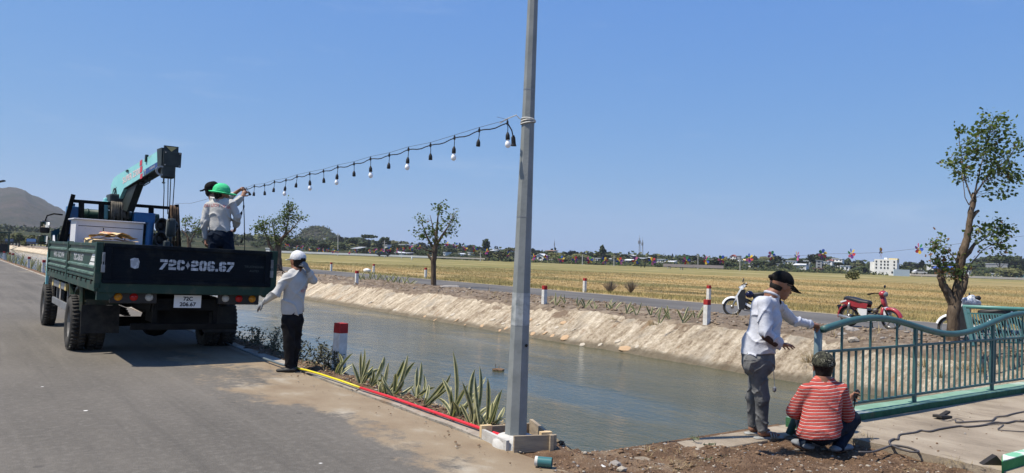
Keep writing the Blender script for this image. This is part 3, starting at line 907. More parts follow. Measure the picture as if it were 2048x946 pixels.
# stencilled registration
def corner(cx, cy, hw, hh, s, c, sx, sy, end=None, g=0.0035):
    """one quarter of a stencil ring"""
    e = g if end is None else hh - end
    p = [(g, hh), (hw - c, hh), (hw, hh - c), (hw, e), (hw - s, e), (hw - s, hh - s - c * 0.35), (hw - s - c * 0.35, hh - s), (g, hh - s)]
    r = [(cx + sx * x, cy + sy * y) for x, y in p]
    return r if sx * sy > 0 else r[::-1]
def glyph(ch, x, w, h, s):
    c, hw, hh, cx = h * 0.15, w / 2, h / 2, x + w / 2
    if ch == '0': return [corner(cx, 0, hw, hh, s, c, i, j) for i in (-1, 1) for j in (-1, 1)]
    if ch == 'C': return [corner(cx, 0, hw, hh, s, c, -1, 1), corner(cx, 0, hw, hh, s, c, -1, -1), corner(cx, 0, hw, hh, s, c, 1, 1, h * 0.36), corner(cx, 0, hw, hh, s, c, 1, -1, h * 0.36)]
    if ch == '6':
        q, m_ = h * 0.30, -hh + h * 0.60
        return [corner(cx, 0, hw, hh, s, c, -1, 1), corner(cx, 0, hw, hh, s, c, -1, -1), corner(cx, 0, hw, hh, s, c, 1, 1, h * 0.27), corner(cx, -hh + q, hw, q, s, c, 1, -1), corner(cx, -hh + q, hw, q, s * 0.9, c, 1, 1), [(cx - hw + s + 0.002, m_ - s * 0.9), (cx - 0.0035, m_ - s * 0.9), (cx - 0.0035, m_), (cx - hw + s + 0.002, m_)]]
    if ch == '2':
        return [corner(cx, hh * 0.34, hw, hh * 0.66, s, c, -1, 1, h * 0.26), corner(cx, hh * 0.34, hw, hh * 0.66, s, c, 1, 1), [(x + w, hh * 0.30), (x + w, hh * 0.1), (x + s * 1.15, -hh + s + 0.012), (x, -hh + s + 0.012), (x, -hh + s + 0.05), (x + w - s, hh * 0.16), (x + w - s, hh * 0.30)], [(x, -hh), (x + w, -hh), (x + w, -hh + s), (x, -hh + s)]]
    if ch == '7':
        return [[(x, hh - s), (x + w * 0.5, hh - s), (x + w * 0.5, hh), (x, hh)], [(x + w * 0.54, hh - s), (x + w, hh - s), (x + w, hh), (x + w * 0.54, hh)], [(x + w - s * 1.25, hh - s - 0.01), (x + w, hh - s - 0.01), (x - w * 0.1 + s * 1.2, -hh), (x - w * 0.1, -hh)]]
    if ch == '.': return [[(x, -hh), (x + s, -hh), (x + s, -hh + s), (x, -hh + s)]]
    if ch == '*':
        out = []
        for k in range(8):
            a = k * PI / 4; L = h * (0.42 if k % 4 == 2 else 0.24); b = 0.016
            out.append([(cx - math.sin(a) * b, -math.cos(a) * -b), (cx + math.cos(a) * L, math.sin(a) * L), (cx + math.sin(a) * b, -math.cos(a) * b)])
        return out
t = MB()
x = 0.735
for ch in '72C*206.67':
    w = {'.': 0.036, '*': 0.06}.get(ch, 0.096)
    for poly in glyph(ch, x, w, 0.138, 0.035):
        a = [V3((p[0], -0.0215, 1.352 + p[1])) for p in poly]
        t.add(a, [tuple(range(len(a)))])
    x += w + 0.013
t.build('registration_lettering', M['white_print'], tail)
t = MB()
put_text(t, 'TRUONGHAI', 0.043, (2.00, -0.0225, 1.365), (1, 0, 0), (0, 0, 1), sx=1.1)
put_text(t, 'AUTO', 0.043, (2.005, -0.0225, 1.305), (1, 0, 0), (0, 0, 1), sx=1.1)
t.build('maker_lettering', M['faint_print'], tail)
st = MB()
st.prism([(-0.055, 0.05), (-0.045, -0.055), (0.01, -0.075), (0.05, -0.06), (0.06, 0.02), (0.04, 0.065), (-0.01, 0.07)], (0.42, -0.0215, 1.355), (1, 0, 0), (0, 0, 1), (0, -1, 0), 0.002)
st.build('sticker', M['white_print'], tail)
# lamps
for s, x0 in ((1, 0.27), (-1, BW - 0.26)):
    lb = MB(); lb.box((x0 + s * 0.19, 0.12, 0.90), (0.58, 0.05, 0.17), bev=0.012)
    panel = lb.build('lamp_panel', M['black_plastic'], truck)
    for k, nm in enumerate(('amber_lens', 'red_lens', 'clear_lens')):
        g = MB()
        g.lathe([(0.0, 0.026), (0.028, 0.02), (0.045, 0.011), (0.052, 0.0), (0.052, -0.02)], (x0 + s * 0.19 * k, 0.092, 0.90), 20, Matrix.Rotation(PI / 2, 3, 'X'))
        tag(g.build('tail_lamp', M[nm], panel, True), {'amber_lens': 'amber indicator lamp', 'red_lens': 'red stop lamp', 'clear_lens': 'white reversing lamp'}[nm])
pl = MB(); pl.box((1.15, 0.10, 0.85), (0.36, 0.008, 0.175), bev=0.003)
plate = pl.build('number_plate', M['plate_white'], truck)
t = MB()
put_text(t, '72C', 0.075, (1.15, 0.094, 0.883), (1, 0, 0), (0, 0, 1), sx=1.0, bold=0.004)
put_text(t, '206.67', 0.075, (1.15, 0.094, 0.806), (1, 0, 0), (0, 0, 1), sx=1.05, bold=0.004)
t.build('plate_lettering', M['plate_black'], plate)
mb = MB(); mb.box((1.15, 0.16, 0.97), (0.10, 0.05, 0.03), bev=0.006); mb.build('plate_lamp', M['clear_lens'], truck)
mb = MB(); mb.box((1.15, 0.14, 0.50), (1.40, 0.05, 0.085), bev=0.006)
for x in (0.75, 1.55): mb.box((x, 0.19, 0.66), (0.06, 0.05, 0.3))
mb.build('underrun_bar', M['chassis_black'], truck)
for x in (0.02, 1.70):
    mb = MB()
    mb.add([(x, 1.36, 0.70), (x + 0.50, 1.36, 0.70), (x + 0.50, 1.31, 0.30), (x, 1.31, 0.30), (x, 1.38, 0.70), (x + 0.50, 1.38, 0.70), (x + 0.50, 1.33, 0.30), (x, 1.33, 0.30)], [(0, 3, 2, 1), (4, 5, 6, 7), (0, 4, 7, 3), (1, 2, 6, 5), (3, 7, 6, 2)])
    mb.build('mud_flap', M['rubber'], truck)
# wheels
def wheel_mesh(outer=1, dual=False, steel='rim_grey'):
    R, wd = 0.40, 0.22
    mb = MB()
    Mx = Matrix.Rotation(PI / 2, 3, 'Y')
    mb.lathe([(0.22, -wd / 2 + 0.02), (0.26, -wd / 2), (0.35, -wd / 2), (0.39, -wd / 2 + 0.03), (R, -wd / 2 + 0.055), (R, wd / 2 - 0.055), (0.39, wd / 2 - 0.03), (0.35, wd / 2), (0.26, wd / 2), (0.22, wd / 2 - 0.02)], n=40, M=Mx)
    for k in range(40):
        a = 2 * PI * k / 40
        for sgn in (-1, 1):
            c = V3((sgn * 0.055, math.cos(a + sgn * 0.04) * (R + 0.004), math.sin(a + sgn * 0.04) * (R + 0.004)))
            mb.box(c, (0.085, 0.035, 0.016), Matrix.Rotation(a - PI / 2, 3, 'X'))
    rim = MB()
    s = outer
    prof = [(0.0, 0.02), (0.07, 0.03), (0.085, -0.01), (0.13, -0.03), (0.17, -0.025), (0.2, 0.04), (0.22, 0.085), (0.235, 0.09)]
    rim.lathe([(r, z * s) for r, z in prof], n=28, M=Mx)
    for k in range(6):
        a = k * PI / 3
        rim.tube([(s * -0.03, math.cos(a) * 0.11, math.sin(a) * 0.11), (s * 0.005, math.cos(a) * 0.11, math.sin(a) * 0.11)], 0.014, 6)
    return mb, rim
def wheel(c, outer, lab=None):
    t_, r_ = wheel_mesh(outer)
    w = t_.build('wheel', M['rubber'], truck, True)
    w.location = c
    r_.build('rim', M['rim_grey'], w, True)
    if lab: w['label'] = lab
for x, o in ((0.04, -1), (0.29, -1), (BW - 0.10, 1), (BW - 0.35, 1)): wheel((x, 1.95, 0.405), o)
wheel((0.10, 6.0, 0.405), -1); wheel((BW - 0.16, 6.0, 0.405), 1)
# left flank: mudguard struts, side guard with yellow ends, tanks
mb = MB()
mb.beam((0.02, 1.42, 1.0), (0.04, 1.44, 0.62), 0.05, 0.05); mb.beam((0.02, 2.55, 1.0), (0.02, 2.38, 0.66), 0.05, 0.05)
mb.prism([(1.42, 0.72), (1.60, 0.9), (1.95, 0.97), (2.3, 0.9), (2.5, 0.68), (2.46, 0.68), (2.27, 0.86), (1.95, 0.93), (1.63, 0.86), (1.46, 0.70)], (0.05, 0, 0), (0, 1, 0), (0, 0, 1), (1, 0, 0), 0.45)
mb.box((0.30, 1.42, 0.74), (0.42, 0.03, 0.08))
mb.build('mudguard', M['truck_green'], truck)
mb = MB()
for z, y0, y1 in ((0.86, 3.2, 4.9), (0.55, 2.75, 4.95)):
    mb.box((0.05, (y0 + y1) / 2, z), (0.04, y1 - y0, 0.11), bev=0.006)
for y in (3.3, 4.7): mb.box((0.09, y, 0.78), (0.04, 0.05, 0.55))
g = mb.build('side_guard', M['dull_steel'], truck)
mb = MB()
for z, y in ((0.86, 3.2), (0.86, 4.88), (0.86, 3.9), (0.55, 2.75)): mb.box((0.045, y + 0.06, z), (0.046, 0.16, 0.116), bev=0.006)
mb.build_each('yellow_end', M['yellow_paint'], g)
mb = MB()
mb.box((0.38, 3.75, 0.66), (0.42, 0.75, 0.40), bev=0.05); mb.tube([(0.30, 2.7, 0.80), (0.30, 3.25, 0.80)], 0.13, 14)
mb.box((0.32, 4.55, 0.72), (0.36, 0.45, 0.36), bev=0.02)
for y in (3.5, 4.0): mb.box((0.38, y, 0.66), (0.44, 0.04, 0.42), bev=0.05)
mb.build('fuel_tank', M['chassis_black'], truck)
mb = MB(); mb.box((-0.02, 5.42, 1.10), (0.05, 0.05, 0.6), bev=0.008); mb.build('turquoise_upright', M['crane_turquoise'], truck)
# cab
mb = MB()
c0 = [(5.75, 0.75), (7.45, 0.75), (7.5, 1.35), (7.25, 2.05), (7.0, 2.24), (5.9, 2.24), (5.75, 2.1)]
ins = [0.0, 0.0, 0.06, 0.34, 0.42, 0.42, 0.36]
ca = [V3((0.20 + k, y, z)) for (y, z), k in zip(c0, ins)] + [V3((2.10 - k, y, z)) for (y, z), k in zip(c0, ins)]
mb.add(ca, [tuple(range(6, -1, -1)), tuple(range(7, 14))] + [(i, (i + 1) % 7, 7 + (i + 1) % 7, 7 + i) for i in range(7)])
cab = mb.build('cab', M['cab_blue'], truck)
mb = MB()
for k in range(7): mb.box((0.68 + k * 0.16, 6.45, 2.25), (0.05, 1.0, 0.03), bev=0.008)
mb.tube([(0.55, 5.80, 2.16), (1.9, 5.80, 2.16)], 0.10, 12)
for k in range(7): mb.tube([(0.6 + k * 0.2, 5.80, 2.16), (0.63 + k * 0.2, 5.80, 2.16)], 0.108, 12)
mb.build('roof', M['truck_green'], cab, True)
mb = MB()
mb.box((1.15, 5.745, 1.85), (1.3, 0.02, 0.4), bev=0.008); mb.build('rear_window', M['black_plastic'], cab)
mb = MB()
mb.prism([(5.9, 0.8), (7.3, 0.8), (7.35, 1.45), (5.9, 1.45)], (0.165, 0, 0), (0, 1, 0), (0, 0, 1), (1, 0, 0), 0.03)
mb.add([(0.16, 5.75, 1.35), (0.02, 5.72, 1.35), (0.02, 5.70, 1.78), (0.16, 5.75, 1.86)], [(0, 1, 2, 3), (3, 2, 1, 0)])
mb.build('door', M['cab_blue'], cab)
mb = MB(); mb.add([(0.245, 5.95, 1.5), (0.245, 7.2, 1.5), (0.52, 7.0, 2.05), (0.52, 5.95, 2.05)], [(0, 1, 2, 3), (3, 2, 1, 0)]); mb.build('side_window', M['black_plastic'], cab)
mb = MB(); mb.prism([(5.45, 0.55), (6.55, 0.55), (6.5, 0.86), (6.2, 0.98), (5.8, 0.98), (5.5, 0.86)], (0.12, 0, 0), (0, 1, 0), (0, 0, 1), (1, 0, 0), 0.06); mb.build('front_mudguard', M['chassis_black'], cab)
mb = MB(); mb.prism([(5.55, 1.25), (6.0, 1.25), (5.98, 1.62), (5.7, 1.72), (5.58, 1.6)], (0.05, 0, 0), (0, 1, 0), (0, 0, 1), (1, 0, 0), 0.03); mb.build('white_door_edge', M['plate_white'], cab)
# mirrors on the left
my = 6.3
a1, a2, a3 = tloc(104, 427, y=my), tloc(90, 431, y=my), tloc(87, 440, y=my)
mb = MB(); mb.tube([tloc(121, 429, y=my), a1, a2, a3, tloc(84, 458, y=my)], 0.014, 8)
arm = mb.build('mirror_arm', M['chassis_black'], truck, True)
for (p0, p1, w, nm) in (((85.5, 441), (86, 466), 0.17, 'large'), ((82.5, 470), (83, 489), 0.17, 'round')):
    q0, q1 = tloc(*p0, y=my), tloc(*p1, y=my)
    mb = MB(); c = (q0 + q1) / 2; h = abs(q0.z - q1.z)
    mb.box(c, (w, 0.07, h), bev=0.03)
    mr = mb.build('mirror', M['black_plastic'], truck, True)
    mb = MB(); mb.box(c + V3((0, -0.037, 0)), (w - 0.03, 0.004, h - 0.03), Matrix.Rotation(math.radians(24 if nm == 'large' else 6), 3, 'X'), bev=0.0)
    mb.build('mirror_glass', M['mirror_glass'], mr)
# headboard frame
mb = MB()
HB = 5.36
bl, tl = tloc(107, 489, y=HB), tloc(141.5, 388, y=HB)
br, tr = tloc(361.5, 491, y=HB), tloc(349, 405, y=HB)
bl.z = br.z = 1.12
mb.beam(bl, tl, 0.07, 0.07, (1, 0, 0)); mb.beam(br, tr, 0.07, 0.07, (1, 0, 0))
mb.beam(bl + V3((0.14, -0.05, 0.3)), tl + V3((-0.05, -0.05, -0.5)), 0.04, 0.06)
zl, zr = tloc(143, 401, y=HB), tloc(349, 413, y=HB)
mb.beam(zl, zr, 0.06, 0.06)
for px in (158, 198, 245, 298): mb.beam(tloc(px, 402 + (px - 143) * 0.058, y=HB), tloc(px, 440, y=HB), 0.055, 0.09, (1, 0, 0))
mb.beam(tloc(118, 470, y=HB), tloc(355, 465, y=HB), 0.05, 0.05)
mb.build('headboard', M['chassis_black'], truck)
mb = MB(); mb.box((1.15, 5.44, 1.42), (2.1, 0.04, 0.62)); mb.build('headboard_panel', M['truck_green'], truck)
# chain at the right tail corner
mb = MB()
c0, c1 = V3((BW + 0.02, -0.02, 1.42)), V3((BW + 0.55, 0.15, 1.12))
for k in range(9):
    t = (k + 0.5) / 9; c = c0.lerp(c1, t) - V3((0, 0, 0.06 * math.sin(t * PI)))
    d = (c1 - c0).normalized(); u_ = V3((0, 0, 1)) if k % 2 else V3((0, 1, 0)); r = d.cross(u_).normalized()
    ring = [c + d * (0.036 * math.cos(a)) + r * (0.018 * math.sin(a)) for a in [2 * PI * j / 10 for j in range(11)]]
    mb.tube(ring, 0.007, 5)
mb.build('tailgate_chain', M['galvanised_chain'], truck)
# ---- crane
cb = tloc(253, 420, y=5.55)
mb = MB()
mb.box((1.13, 5.62, 1.25), (0.62, 0.42, 0.9), bev=0.03)
mb.tube([(1.13, 5.60, 1.6), (1.13, 5.60, 2.35)], 0.16, 16)
mb.box((1.13, 5.60, 2.42), (0.42, 0.46, 0.30), bev=0.03)
crane = mb.build('crane_column', M['crane_dark'], truck)
r0, r1 = tloc(232, 372, y=5.75), tloc(322, 316, y=3.75)
bd = (r1 - r0).normalized()
bup = V3((0, 0, 1)) - bd * bd.z; bup.normalize()
bs = bd.cross(bup).normalized()                   # points to the truck's left or right
if bs.x > 0: bs = -bs                            # left flank
BLen = (r1 - r0).length
mb = MB()
hw, hh = 0.11, 0.165
prof = [(-0.10, -0.42), (0.12, -0.44), (0.55, -hh), (BLen, -hh * 0.9), (BLen, hh * 0.9), (0.25, hh * 1.05), (0.05, hh * 0.95), (-0.10, 0.05)]
mb.prism(prof, r0 - bs * (-hw), bd, bup, -bs, hw * 2)
boom = mb.build('boom', M['crane_turquoise'], truck)
mb = MB()
o = r0 + bs * (hw + 0.002)
mb.prism([(-0.02, -hh * 0.995), (BLen, -hh * 0.93), (BLen, -hh * 0.93 - 0.012), (-0.02, -hh - 0.012)], r0 + bs * (hw - 0.004), bd, bup, -bs, hw * 2 - 0.008)
mb.tube([r0 + bd * 0.15 - bup * 0.35, V3((1.13, 5.35, 2.2))], 0.06, 12)
mb.prism([(0.18, -0.47), (0.60, -hh - 0.02), (1.05, -hh - 0.02), (0.55, -0.62)], r0 + bs * (hw * 0.6), bd, bup, -bs, hw * 1.2)
for k in (1.1, 1.35, 1.5): mb.box(r0 + bd * k - bup * (hh + 0.03), (0.08, 0.08, 0.05))
mb.tube([r0 + bd * 1.15 - bup * (hh + 0.02), r0 + bd * 1.2 - bup * (hh + 0.10), r0 + bd * 1.45 - bup * (hh + 0.10), r0 + bd * 1.5 - bup * (hh + 0.02)], 0.01, 6)
mb.build('lift_cylinder', M['crane_dark'], boom)
# boom lettering on the left flank
ax = bd
t = MB(); put_text(t, 'SUPER Z300', 0.165, o + bd * 0.90 - bup * 0.02, ax, bup, bold=0.006, sx=0.95); t.build('boom_lettering', M['pink_print'], boom)
t = MB()
for a, b in ((0.07, 0.17), (-0.06, 0.05), (-0.18, -0.09)): t.prism([(-0.05, a), (0.05, a), (0.07, b), (-0.03, b)], o + bd * 1.35 - bup * 0.0 + bs * 0.002, ax, bup, bs, 0.002)
t.build('red_stripe_mark', M['red_print'], boom)
t = MB(); t.prism([(BLen - 0.62, -hh * 0.88), (BLen - 0.01, -hh * 0.86), (BLen - 0.01, -hh * 0.3), (BLen - 0.62, -hh * 0.3)], o, bd, bup, bs, 0.002); sticker = t.build('maker_badge', M['navy_print'], boom)
t = MB(); put_text(t, 'T', 0.12, o + bd * (BLen - 0.55) - bup * 0.115 + bs * 0.003, ax, bup, bold=0.01); put_text(t, 'TADANO', 0.06, o + bd * (BLen - 0.24) - bup * 0.10 + bs * 0.003, ax, bup, bold=0.003); t.build('badge_lettering', M['white_print'], boom)
t = MB()
for k in range(20):
    a = 2 * PI * k / 20; b = 2 * PI * (k + 1) / 20
    t.add([o + bd * (0.09 + 0.11 * math.cos(q_)) * 1 + bup * (-0.17 + 0.12 * math.sin(q_)) + bs * 0.001 if w_ else o + bd * (0.09 + 0.07 * math.cos(q_)) + bup * (-0.17 + 0.08 * math.sin(q_)) + bs * 0.001 for q_, w_ in ((a, 1), (b, 1), (b, 0), (a, 0))], [(0, 1, 2, 3), (3, 2, 1, 0)])
t.build('pivot_cover', M['crane_dark'], boom)
t = MB(); t.box(o + bd * (BLen - 0.48) + bup * (hh * 0.86), (0.05, 0.06, 0.13)); t.box(o + bd * 0.7 + bup * (hh * 0.85), (0.02, 0.2, 0.03)); t.build('boom_fitting', M['crane_dark'], boom)
# boom head
hc = r0 + bd * (BLen + 0.10)
mb = MB()
mb.prism([(BLen, -hh * 1.05), (BLen + 0.16, -hh * 1.05), (BLen + 0.20, hh * 0.95), (BLen, hh * 1.1)], r0 + bs * (hw + 0.015), bd, bup, -bs, hw * 2 + 0.03)
mb.box(hc + V3((0.07, -0.12, -0.02)), (0.30, 0.03, 0.27), bev=0.006)
mb.box(hc + V3((0.03, -0.04, -0.24)), (0.22, 0.18, 0.24), bev=0.03)
head = mb.build('boom_head', M['crane_dark'], truck)
mb = MB()
for dx in (-0.05, 0.19):
    for dz in (-0.13, 0.09): mb.ball(hc + V3((dx, -0.138, dz)), 0.014, 1)
mb.build_each('bolt', M['dull_steel'], head)
mb = MB(); mb.prism([(-0.09, 0.0), (0.09, 0.0), (0.0, -0.085)], hc + V3((0.05, -0.10, 0.20)), (1, 0, 0), (0, 0.15, 0.98), (0, -1, 0), 0.006)
mb.build('warning_triangle', M['yellow_paint'], head)
mb = MB(); mb.prism([(-0.12, 0.02), (0.12, 0.02), (0.12, -0.10), (-0.12, -0.10)], hc + V3((0.05, -0.09, 0.20)), (1, 0, 0), (0, 0.15, 0.98), (0, 1, 0), 0.05); mb.build('head_cover', M['crane_dark'], head)
mb = MB(); mb.lathe([(0.06, -0.02), (0.09, -0.02), (0.09, 0.02), (0.06, 0.02)], hc + V3((-0.10, -0.10, -0.24)), 16, Matrix.Rotation(PI / 2, 3, 'X')); mb.build('sheave', M['dull_steel'], head)
hk = tloc(338, 452, y=3.75)
mb = MB()
for k, (pa, pb) in enumerate((((330.5, 348), (331, 425)), ((322, 352), (322.5, 440)), ((336, 348), (334, 440)), ((344, 346), (340, 428)))):
    a_, b_ = tloc(*pa, y=3.62), tloc(*pb, y=3.68)
    mb.tube([a_, a_.lerp(b_, 0.3) + V3((0.006 * (k == 1), 0, 0)), a_.lerp(b_, 0.7), b_], 0.008, 6)
mb.build_each('hoist_rope', M['chassis_black'], truck)
mb = MB()
w0 = tloc(322, 352, y=3.62)
mb.ball(w0, 0.03, 1, sq=(1, 1, 0.5)); mb.ball(w0 - V3((0, 0, 0.09)), 0.035, 1, sq=(1, 1, 0.5)); mb.tube([w0 + V3((0, 0, 0.12)), w0 - V3((0, 0, 0.1))], 0.014, 8)
mb.build('limit_weight', M['crane_dark'], truck)
mb = MB()
mb.box(hk, (0.17, 0.10, 0.34), bev=0.05); mb.tube([hk - V3((0, 0, 0.1)), hk - V3((0.0, 0, 0.3))], 0.03, 8)
mb.tube([hk + V3((0, 0, -0.28)), hk + V3((0.05, 0, -0.36)), hk + V3((0.03, 0, -0.45)), hk + V3((-0.05, 0, -0.44)), hk + V3((-0.06, 0, -0.38))], 0.022, 8)
mb.box(hk + V3((-0.06, -0.02, -0.36)), (0.10, 0.12, 0.24), bev=0.02)
mb.build('hook_block', M['crane_dark'], truck, True)
# outrigger leg, hydraulics and hoses behind the box
mb = MB()
j = tloc(297, 452, y=5.2)
mb.tube([j + V3((0, 0, 0.1)), j + V3((-0.02, 0, -0.75))], 0.07, 14); mb.box(j + V3((-0.12, 0.05, 0.18)), (0.38, 0.2, 0.2), bev=0.02)
mb.box((0.32, 5.5, 1.72), (0.2, 0.22, 1.1), bev=0.015); mb.box((0.30, 5.46, 2.20), (0.1, 0.1, 0.25), bev=0.01)
mb.box((1.2, 5.5, 1.30), (2.0, 0.2, 0.2), bev=0.01)
mb.build('outrigger', M['blue_paint'], truck)
mb = MB()
for px, py, r in ((318, 448, 0.12), (338, 450, 0.11), (316, 475, 0.12)):
    c = tloc(px, py, y=5.1)
    for k in range(3):
        mb.tube([c + V3((r * (0.7 + 0.1 * k) * math.cos(a), -0.05 * k, r * (0.9 + 0.1 * k) * math.sin(a))) for a in [2 * PI * q_ / 18 for q_ in range(19)]], 0.022, 7)
    mb.ball(c + V3((0, 0.03, 0)), r * 0.85, 2, sq=(1, 0.25, 1))
for k in range(4):
    mb.tube([tloc(240 + k * 2, 400, y=5.4), tloc(228, 372 + 6 * k, y=5.55), tloc(224, 384 + 4 * k, y=5.6), tloc(228, 405 + 2 * k, y=5.5)], 0.012, 6)
mb.build('hose', M['black_plastic'], truck, True)
mb = MB()
mb.box((1.02, 5.75, 2.42), (0.30, 0.16, 0.16), bev=0.03); mb.box((0.88, 5.6, 2.25), (0.12, 0.12, 0.35), bev=0.02)
mb.build('winch', M['crane_turquoise'], truck)
# ---- loose load on the truck
TM = root_matrix(truck)
def tw(x, y, z): return TM @ V3((x, y, z))
def on_truck(name, label, cat, x, y, z, rot=0.0, group=None):
    o = thing(name, label, cat, (0, 0, 0), 0, group)
    o.matrix_basis = Matrix.Translation(tw(x, y, z)) @ TM.to_3x3().to_4x4() @ Matrix.Rotation(rot, 4, 'Z')
    return o
FZ = BZ - 0.018
bx = on_truck('steel_cabinet', 'scuffed white steel box standing on the truck bed before the headboard', 'cabinet', 0.53, 2.95, FZ)
mb = MB()
mb.box((0, 0, 0.44), (0.98, 0.60, 0.88), bev=0.012)
mb.build('body', M['box_white'], bx)
mb = MB(); mb.box((-0.01, 0, 0.885), (1.04, 0.66, 0.02), bev=0.005); mb.build('lid', M['box_white'], bx)
mb = MB()
for x, z in ((-0.1, 0.74), (0.22, 0.60)): mb.box((x, -0.302, z), (0.012, 0.006, 0.05))
mb.box((0.0, -0.301, 0.78), (0.96, 0.004, 0.008)); mb.build('latch', M['chassis_black'], bx)
mb = MB(); mb.box((-0.475, -0.302, 0.42), (0.035, 0.008, 0.86), bev=0.003); mb.box((-0.475, -0.307, 0.72), (0.03, 0.004, 0.12)); mb.build('rusty_edge', M['box_white'], bx)
cs = on_truck('cardboard_stack', 'crumpled brown cardboard and paper sacks piled behind the tailgate', 'cardboard', 0.47, 2.2, FZ, 0.08)
mb = MB(); mb.box((0.0, 0.03, 0.28), (0.62, 0.48, 0.56), bev=0.01); mb.build('carton', M['kraft'], cs)
def crumple(w, d, z, amp, seed, curl=0.0):
    nx, ny = 14, 10
    P, Fc = [], []
    for j in range(ny):
        for i in range(nx):
            x, y = (i / (nx - 1) - 0.5) * w, (j / (ny - 1) - 0.5) * d
            q = V3((x * 4, y * 4, seed))
            P.append((x + 0.02 * noise.noise(q * 2), y + 0.02 * noise.noise(q * 2.3), z + amp * (abs(noise.noise(q)) * 1.6 + 0.5 * noise.noise(q * 3)) + curl * (1 - (2 * x / w) ** 2)))
    for j in range(ny - 1):
        for i in range(nx - 1): Fc.append((j * nx + i, j * nx + i + 1, (j + 1) * nx + i + 1, (j + 1) * nx + i))
    return P, Fc
for k, (w, d, z, a, cx, cy, rz, cu) in enumerate(((0.66, 0.50, 0.56, 0.03, 0.0, 0.0, 0.1, 0.02), (0.46, 0.40, 0.60, 0.045, -0.08, -0.05, -0.25, 0.035), (0.40, 0.36, 0.60, 0.04, 0.12, -0.02, 0.4, 0.03), (0.34, 0.28, 0.65, 0.03, 0.02, -0.04, 0.9, 0.03))):
    mb = MB(); P, Fc = crumple(w, d, z, a, k * 3.7 + 1, cu)
    Mz = Matrix.Rotation(rz, 3, 'Z')
    mb.add([Mz @ V3(p) + V3((cx, cy, 0)) for p in P] , Fc)
    s_ = mb.build('sheet', M['kraft'], cs, False)
    if k == 1:
        t = MB(); put_text(t, 'CIMEN', 0.07, (cx - 0.02, cy - 0.12, z + 0.085), (0.97, 0.2, 0.0), (-0.15, 0.8, 0.5)); t.build('lettering', M['red_print'], s_)
# slings hung over the headboard rail
def sling(name, label, pxs, y, m, top, bottoms, grp=None):
    t = MB()
    for i, px in enumerate(pxs):
        a = tloc(px, top + (px - 143) * 0.058, y=y)
        b = tloc(px + rnd.uniform(-2, 2), bottoms[i % len(bottoms)], y=y)
        pts = [a + V3((0, 0.09, -0.25)), a + V3((0, 0.05, 0.02)), a + V3((0, 0.0, 0.05)), a + V3((0, -0.055, 0.0)), a.lerp(b, 0.5) + V3((rnd.uniform(-0.02, 0.02), -0.07, 0)), b + V3((0, -0.06, 0))]
        t.tube(pts, [0.022, 0.024, 0.026, 0.026, 0.024, 0.02], 6)
    o = t.mesh('sling', m, True)
    me = o
    me.transform(TM)
    ob = link(name, me)
    c = sum((v.co for v in me.vertices), V3()) / len(me.vertices)
    me.transform(Matrix.Translation(-c)); ob.location = c
    return tag(ob, label, 'sling', grp)
sling('lifting_sling', 'bundle of grey lifting slings draped over the rack below the crane column', [219, 223, 226, 230, 234, 238, 242, 246, 250], HB, M['webbing'], 403, [436, 440, 434, 438])
sling('lifting_sling', 'brown strap hanging from the right end of the truck rack', [337, 341, 345, 350], HB, M['brown_webbing'], 402, [488, 470, 492])
# ---------------------------------------------------------------- people
mat('skin', (0.28, 0.135, 0.078), 0.5, (0.20, 0.09, 0.052), 14, 5)
mat('hair_black', (0.010, 0.008, 0.007), 0.6, (0.022, 0.019, 0.017), 60, 3, spec=0.12)
mat('work_jacket', (0.50, 0.495, 0.475), 0.9, (0.42, 0.415, 0.40), 5, 6, bump=0.006, bscale=30, spec=0.15)
mat('white_shirt', (0.50, 0.515, 0.56), 0.85, (0.43, 0.445, 0.50), 40, 3, bump=0.006, bscale=30, spec=0.15)
mat('black_trousers', (0.009, 0.008, 0.009), 0.9, (0.018, 0.017, 0.018), 7, 5, bump=0.012, bscale=14, spec=0.12)
mat('dark_jeans', (0.006, 0.010, 0.020), 0.9, (0.012, 0.020, 0.036), 6, 6, bump=0.010, bscale=16, spec=0.12)
mat('grey_jeans', (0.085, 0.087, 0.088), 0.9, (0.18, 0.18, 0.178), 5, 7, bump=0.014, bscale=15, spec=0.12)
mat('cap_black', (0.006, 0.006, 0.0065), 0.85, bump=0.003, bscale=120, spec=0.12)
mat('cap_white', (0.62, 0.62, 0.62), 0.8, (0.52, 0.53, 0.55), 8, 4, bump=0.006, bscale=40, spec=0.12)
mat('hat_green', (0.055, 0.48, 0.20), 0.85, (0.08, 0.60, 0.27), 10, 5, bump=0.008, bscale=40, spec=0.12)
mat('glove_grey', (0.20, 0.21, 0.22), 0.95, spec=0.12)
mat('shoe_black', (0.012, 0.012, 0.012), 0.6)
mat('sandal_grey', (0.20, 0.21, 0.20), 0.7, (0.34, 0.34, 0.32), 30, 2)
mat('red_cloth', (0.20, 0.012, 0.018), 0.9)
mat('patch_brown', (0.045, 0.022, 0.016), 0.9)
mat('lens_black', (0.006, 0.006, 0.007), 0.08)
q = NT('camouflage', 0.9, 0.2)
n1 = q.noise(17, (1, 1, 1.4), 2, 0.5)
q.done(q.ramp(n1, [(0.0, (0.025, 0.025, 0.02)), (0.43, (0.06, 0.06, 0.042)), (0.52, (0.012, 0.012, 0.011)), (0.60, (0.22, 0.21, 0.16)), (0.65, (0.045, 0.045, 0.032))], const=True), q.noise(90), 0.003)
q = NT('striped_polo', 0.85, 0.2)
wv = q.math('ADD', q.z, q.math('MULTIPLY', q.math('SUBTRACT', q.noise(5.0, None, 3), 0.5), 0.022))
wv = q.math('ADD', wv, q.math('MULTIPLY', q.x, -0.10))
ph = q.math('FRACT', q.math('MULTIPLY', wv, 38.0))
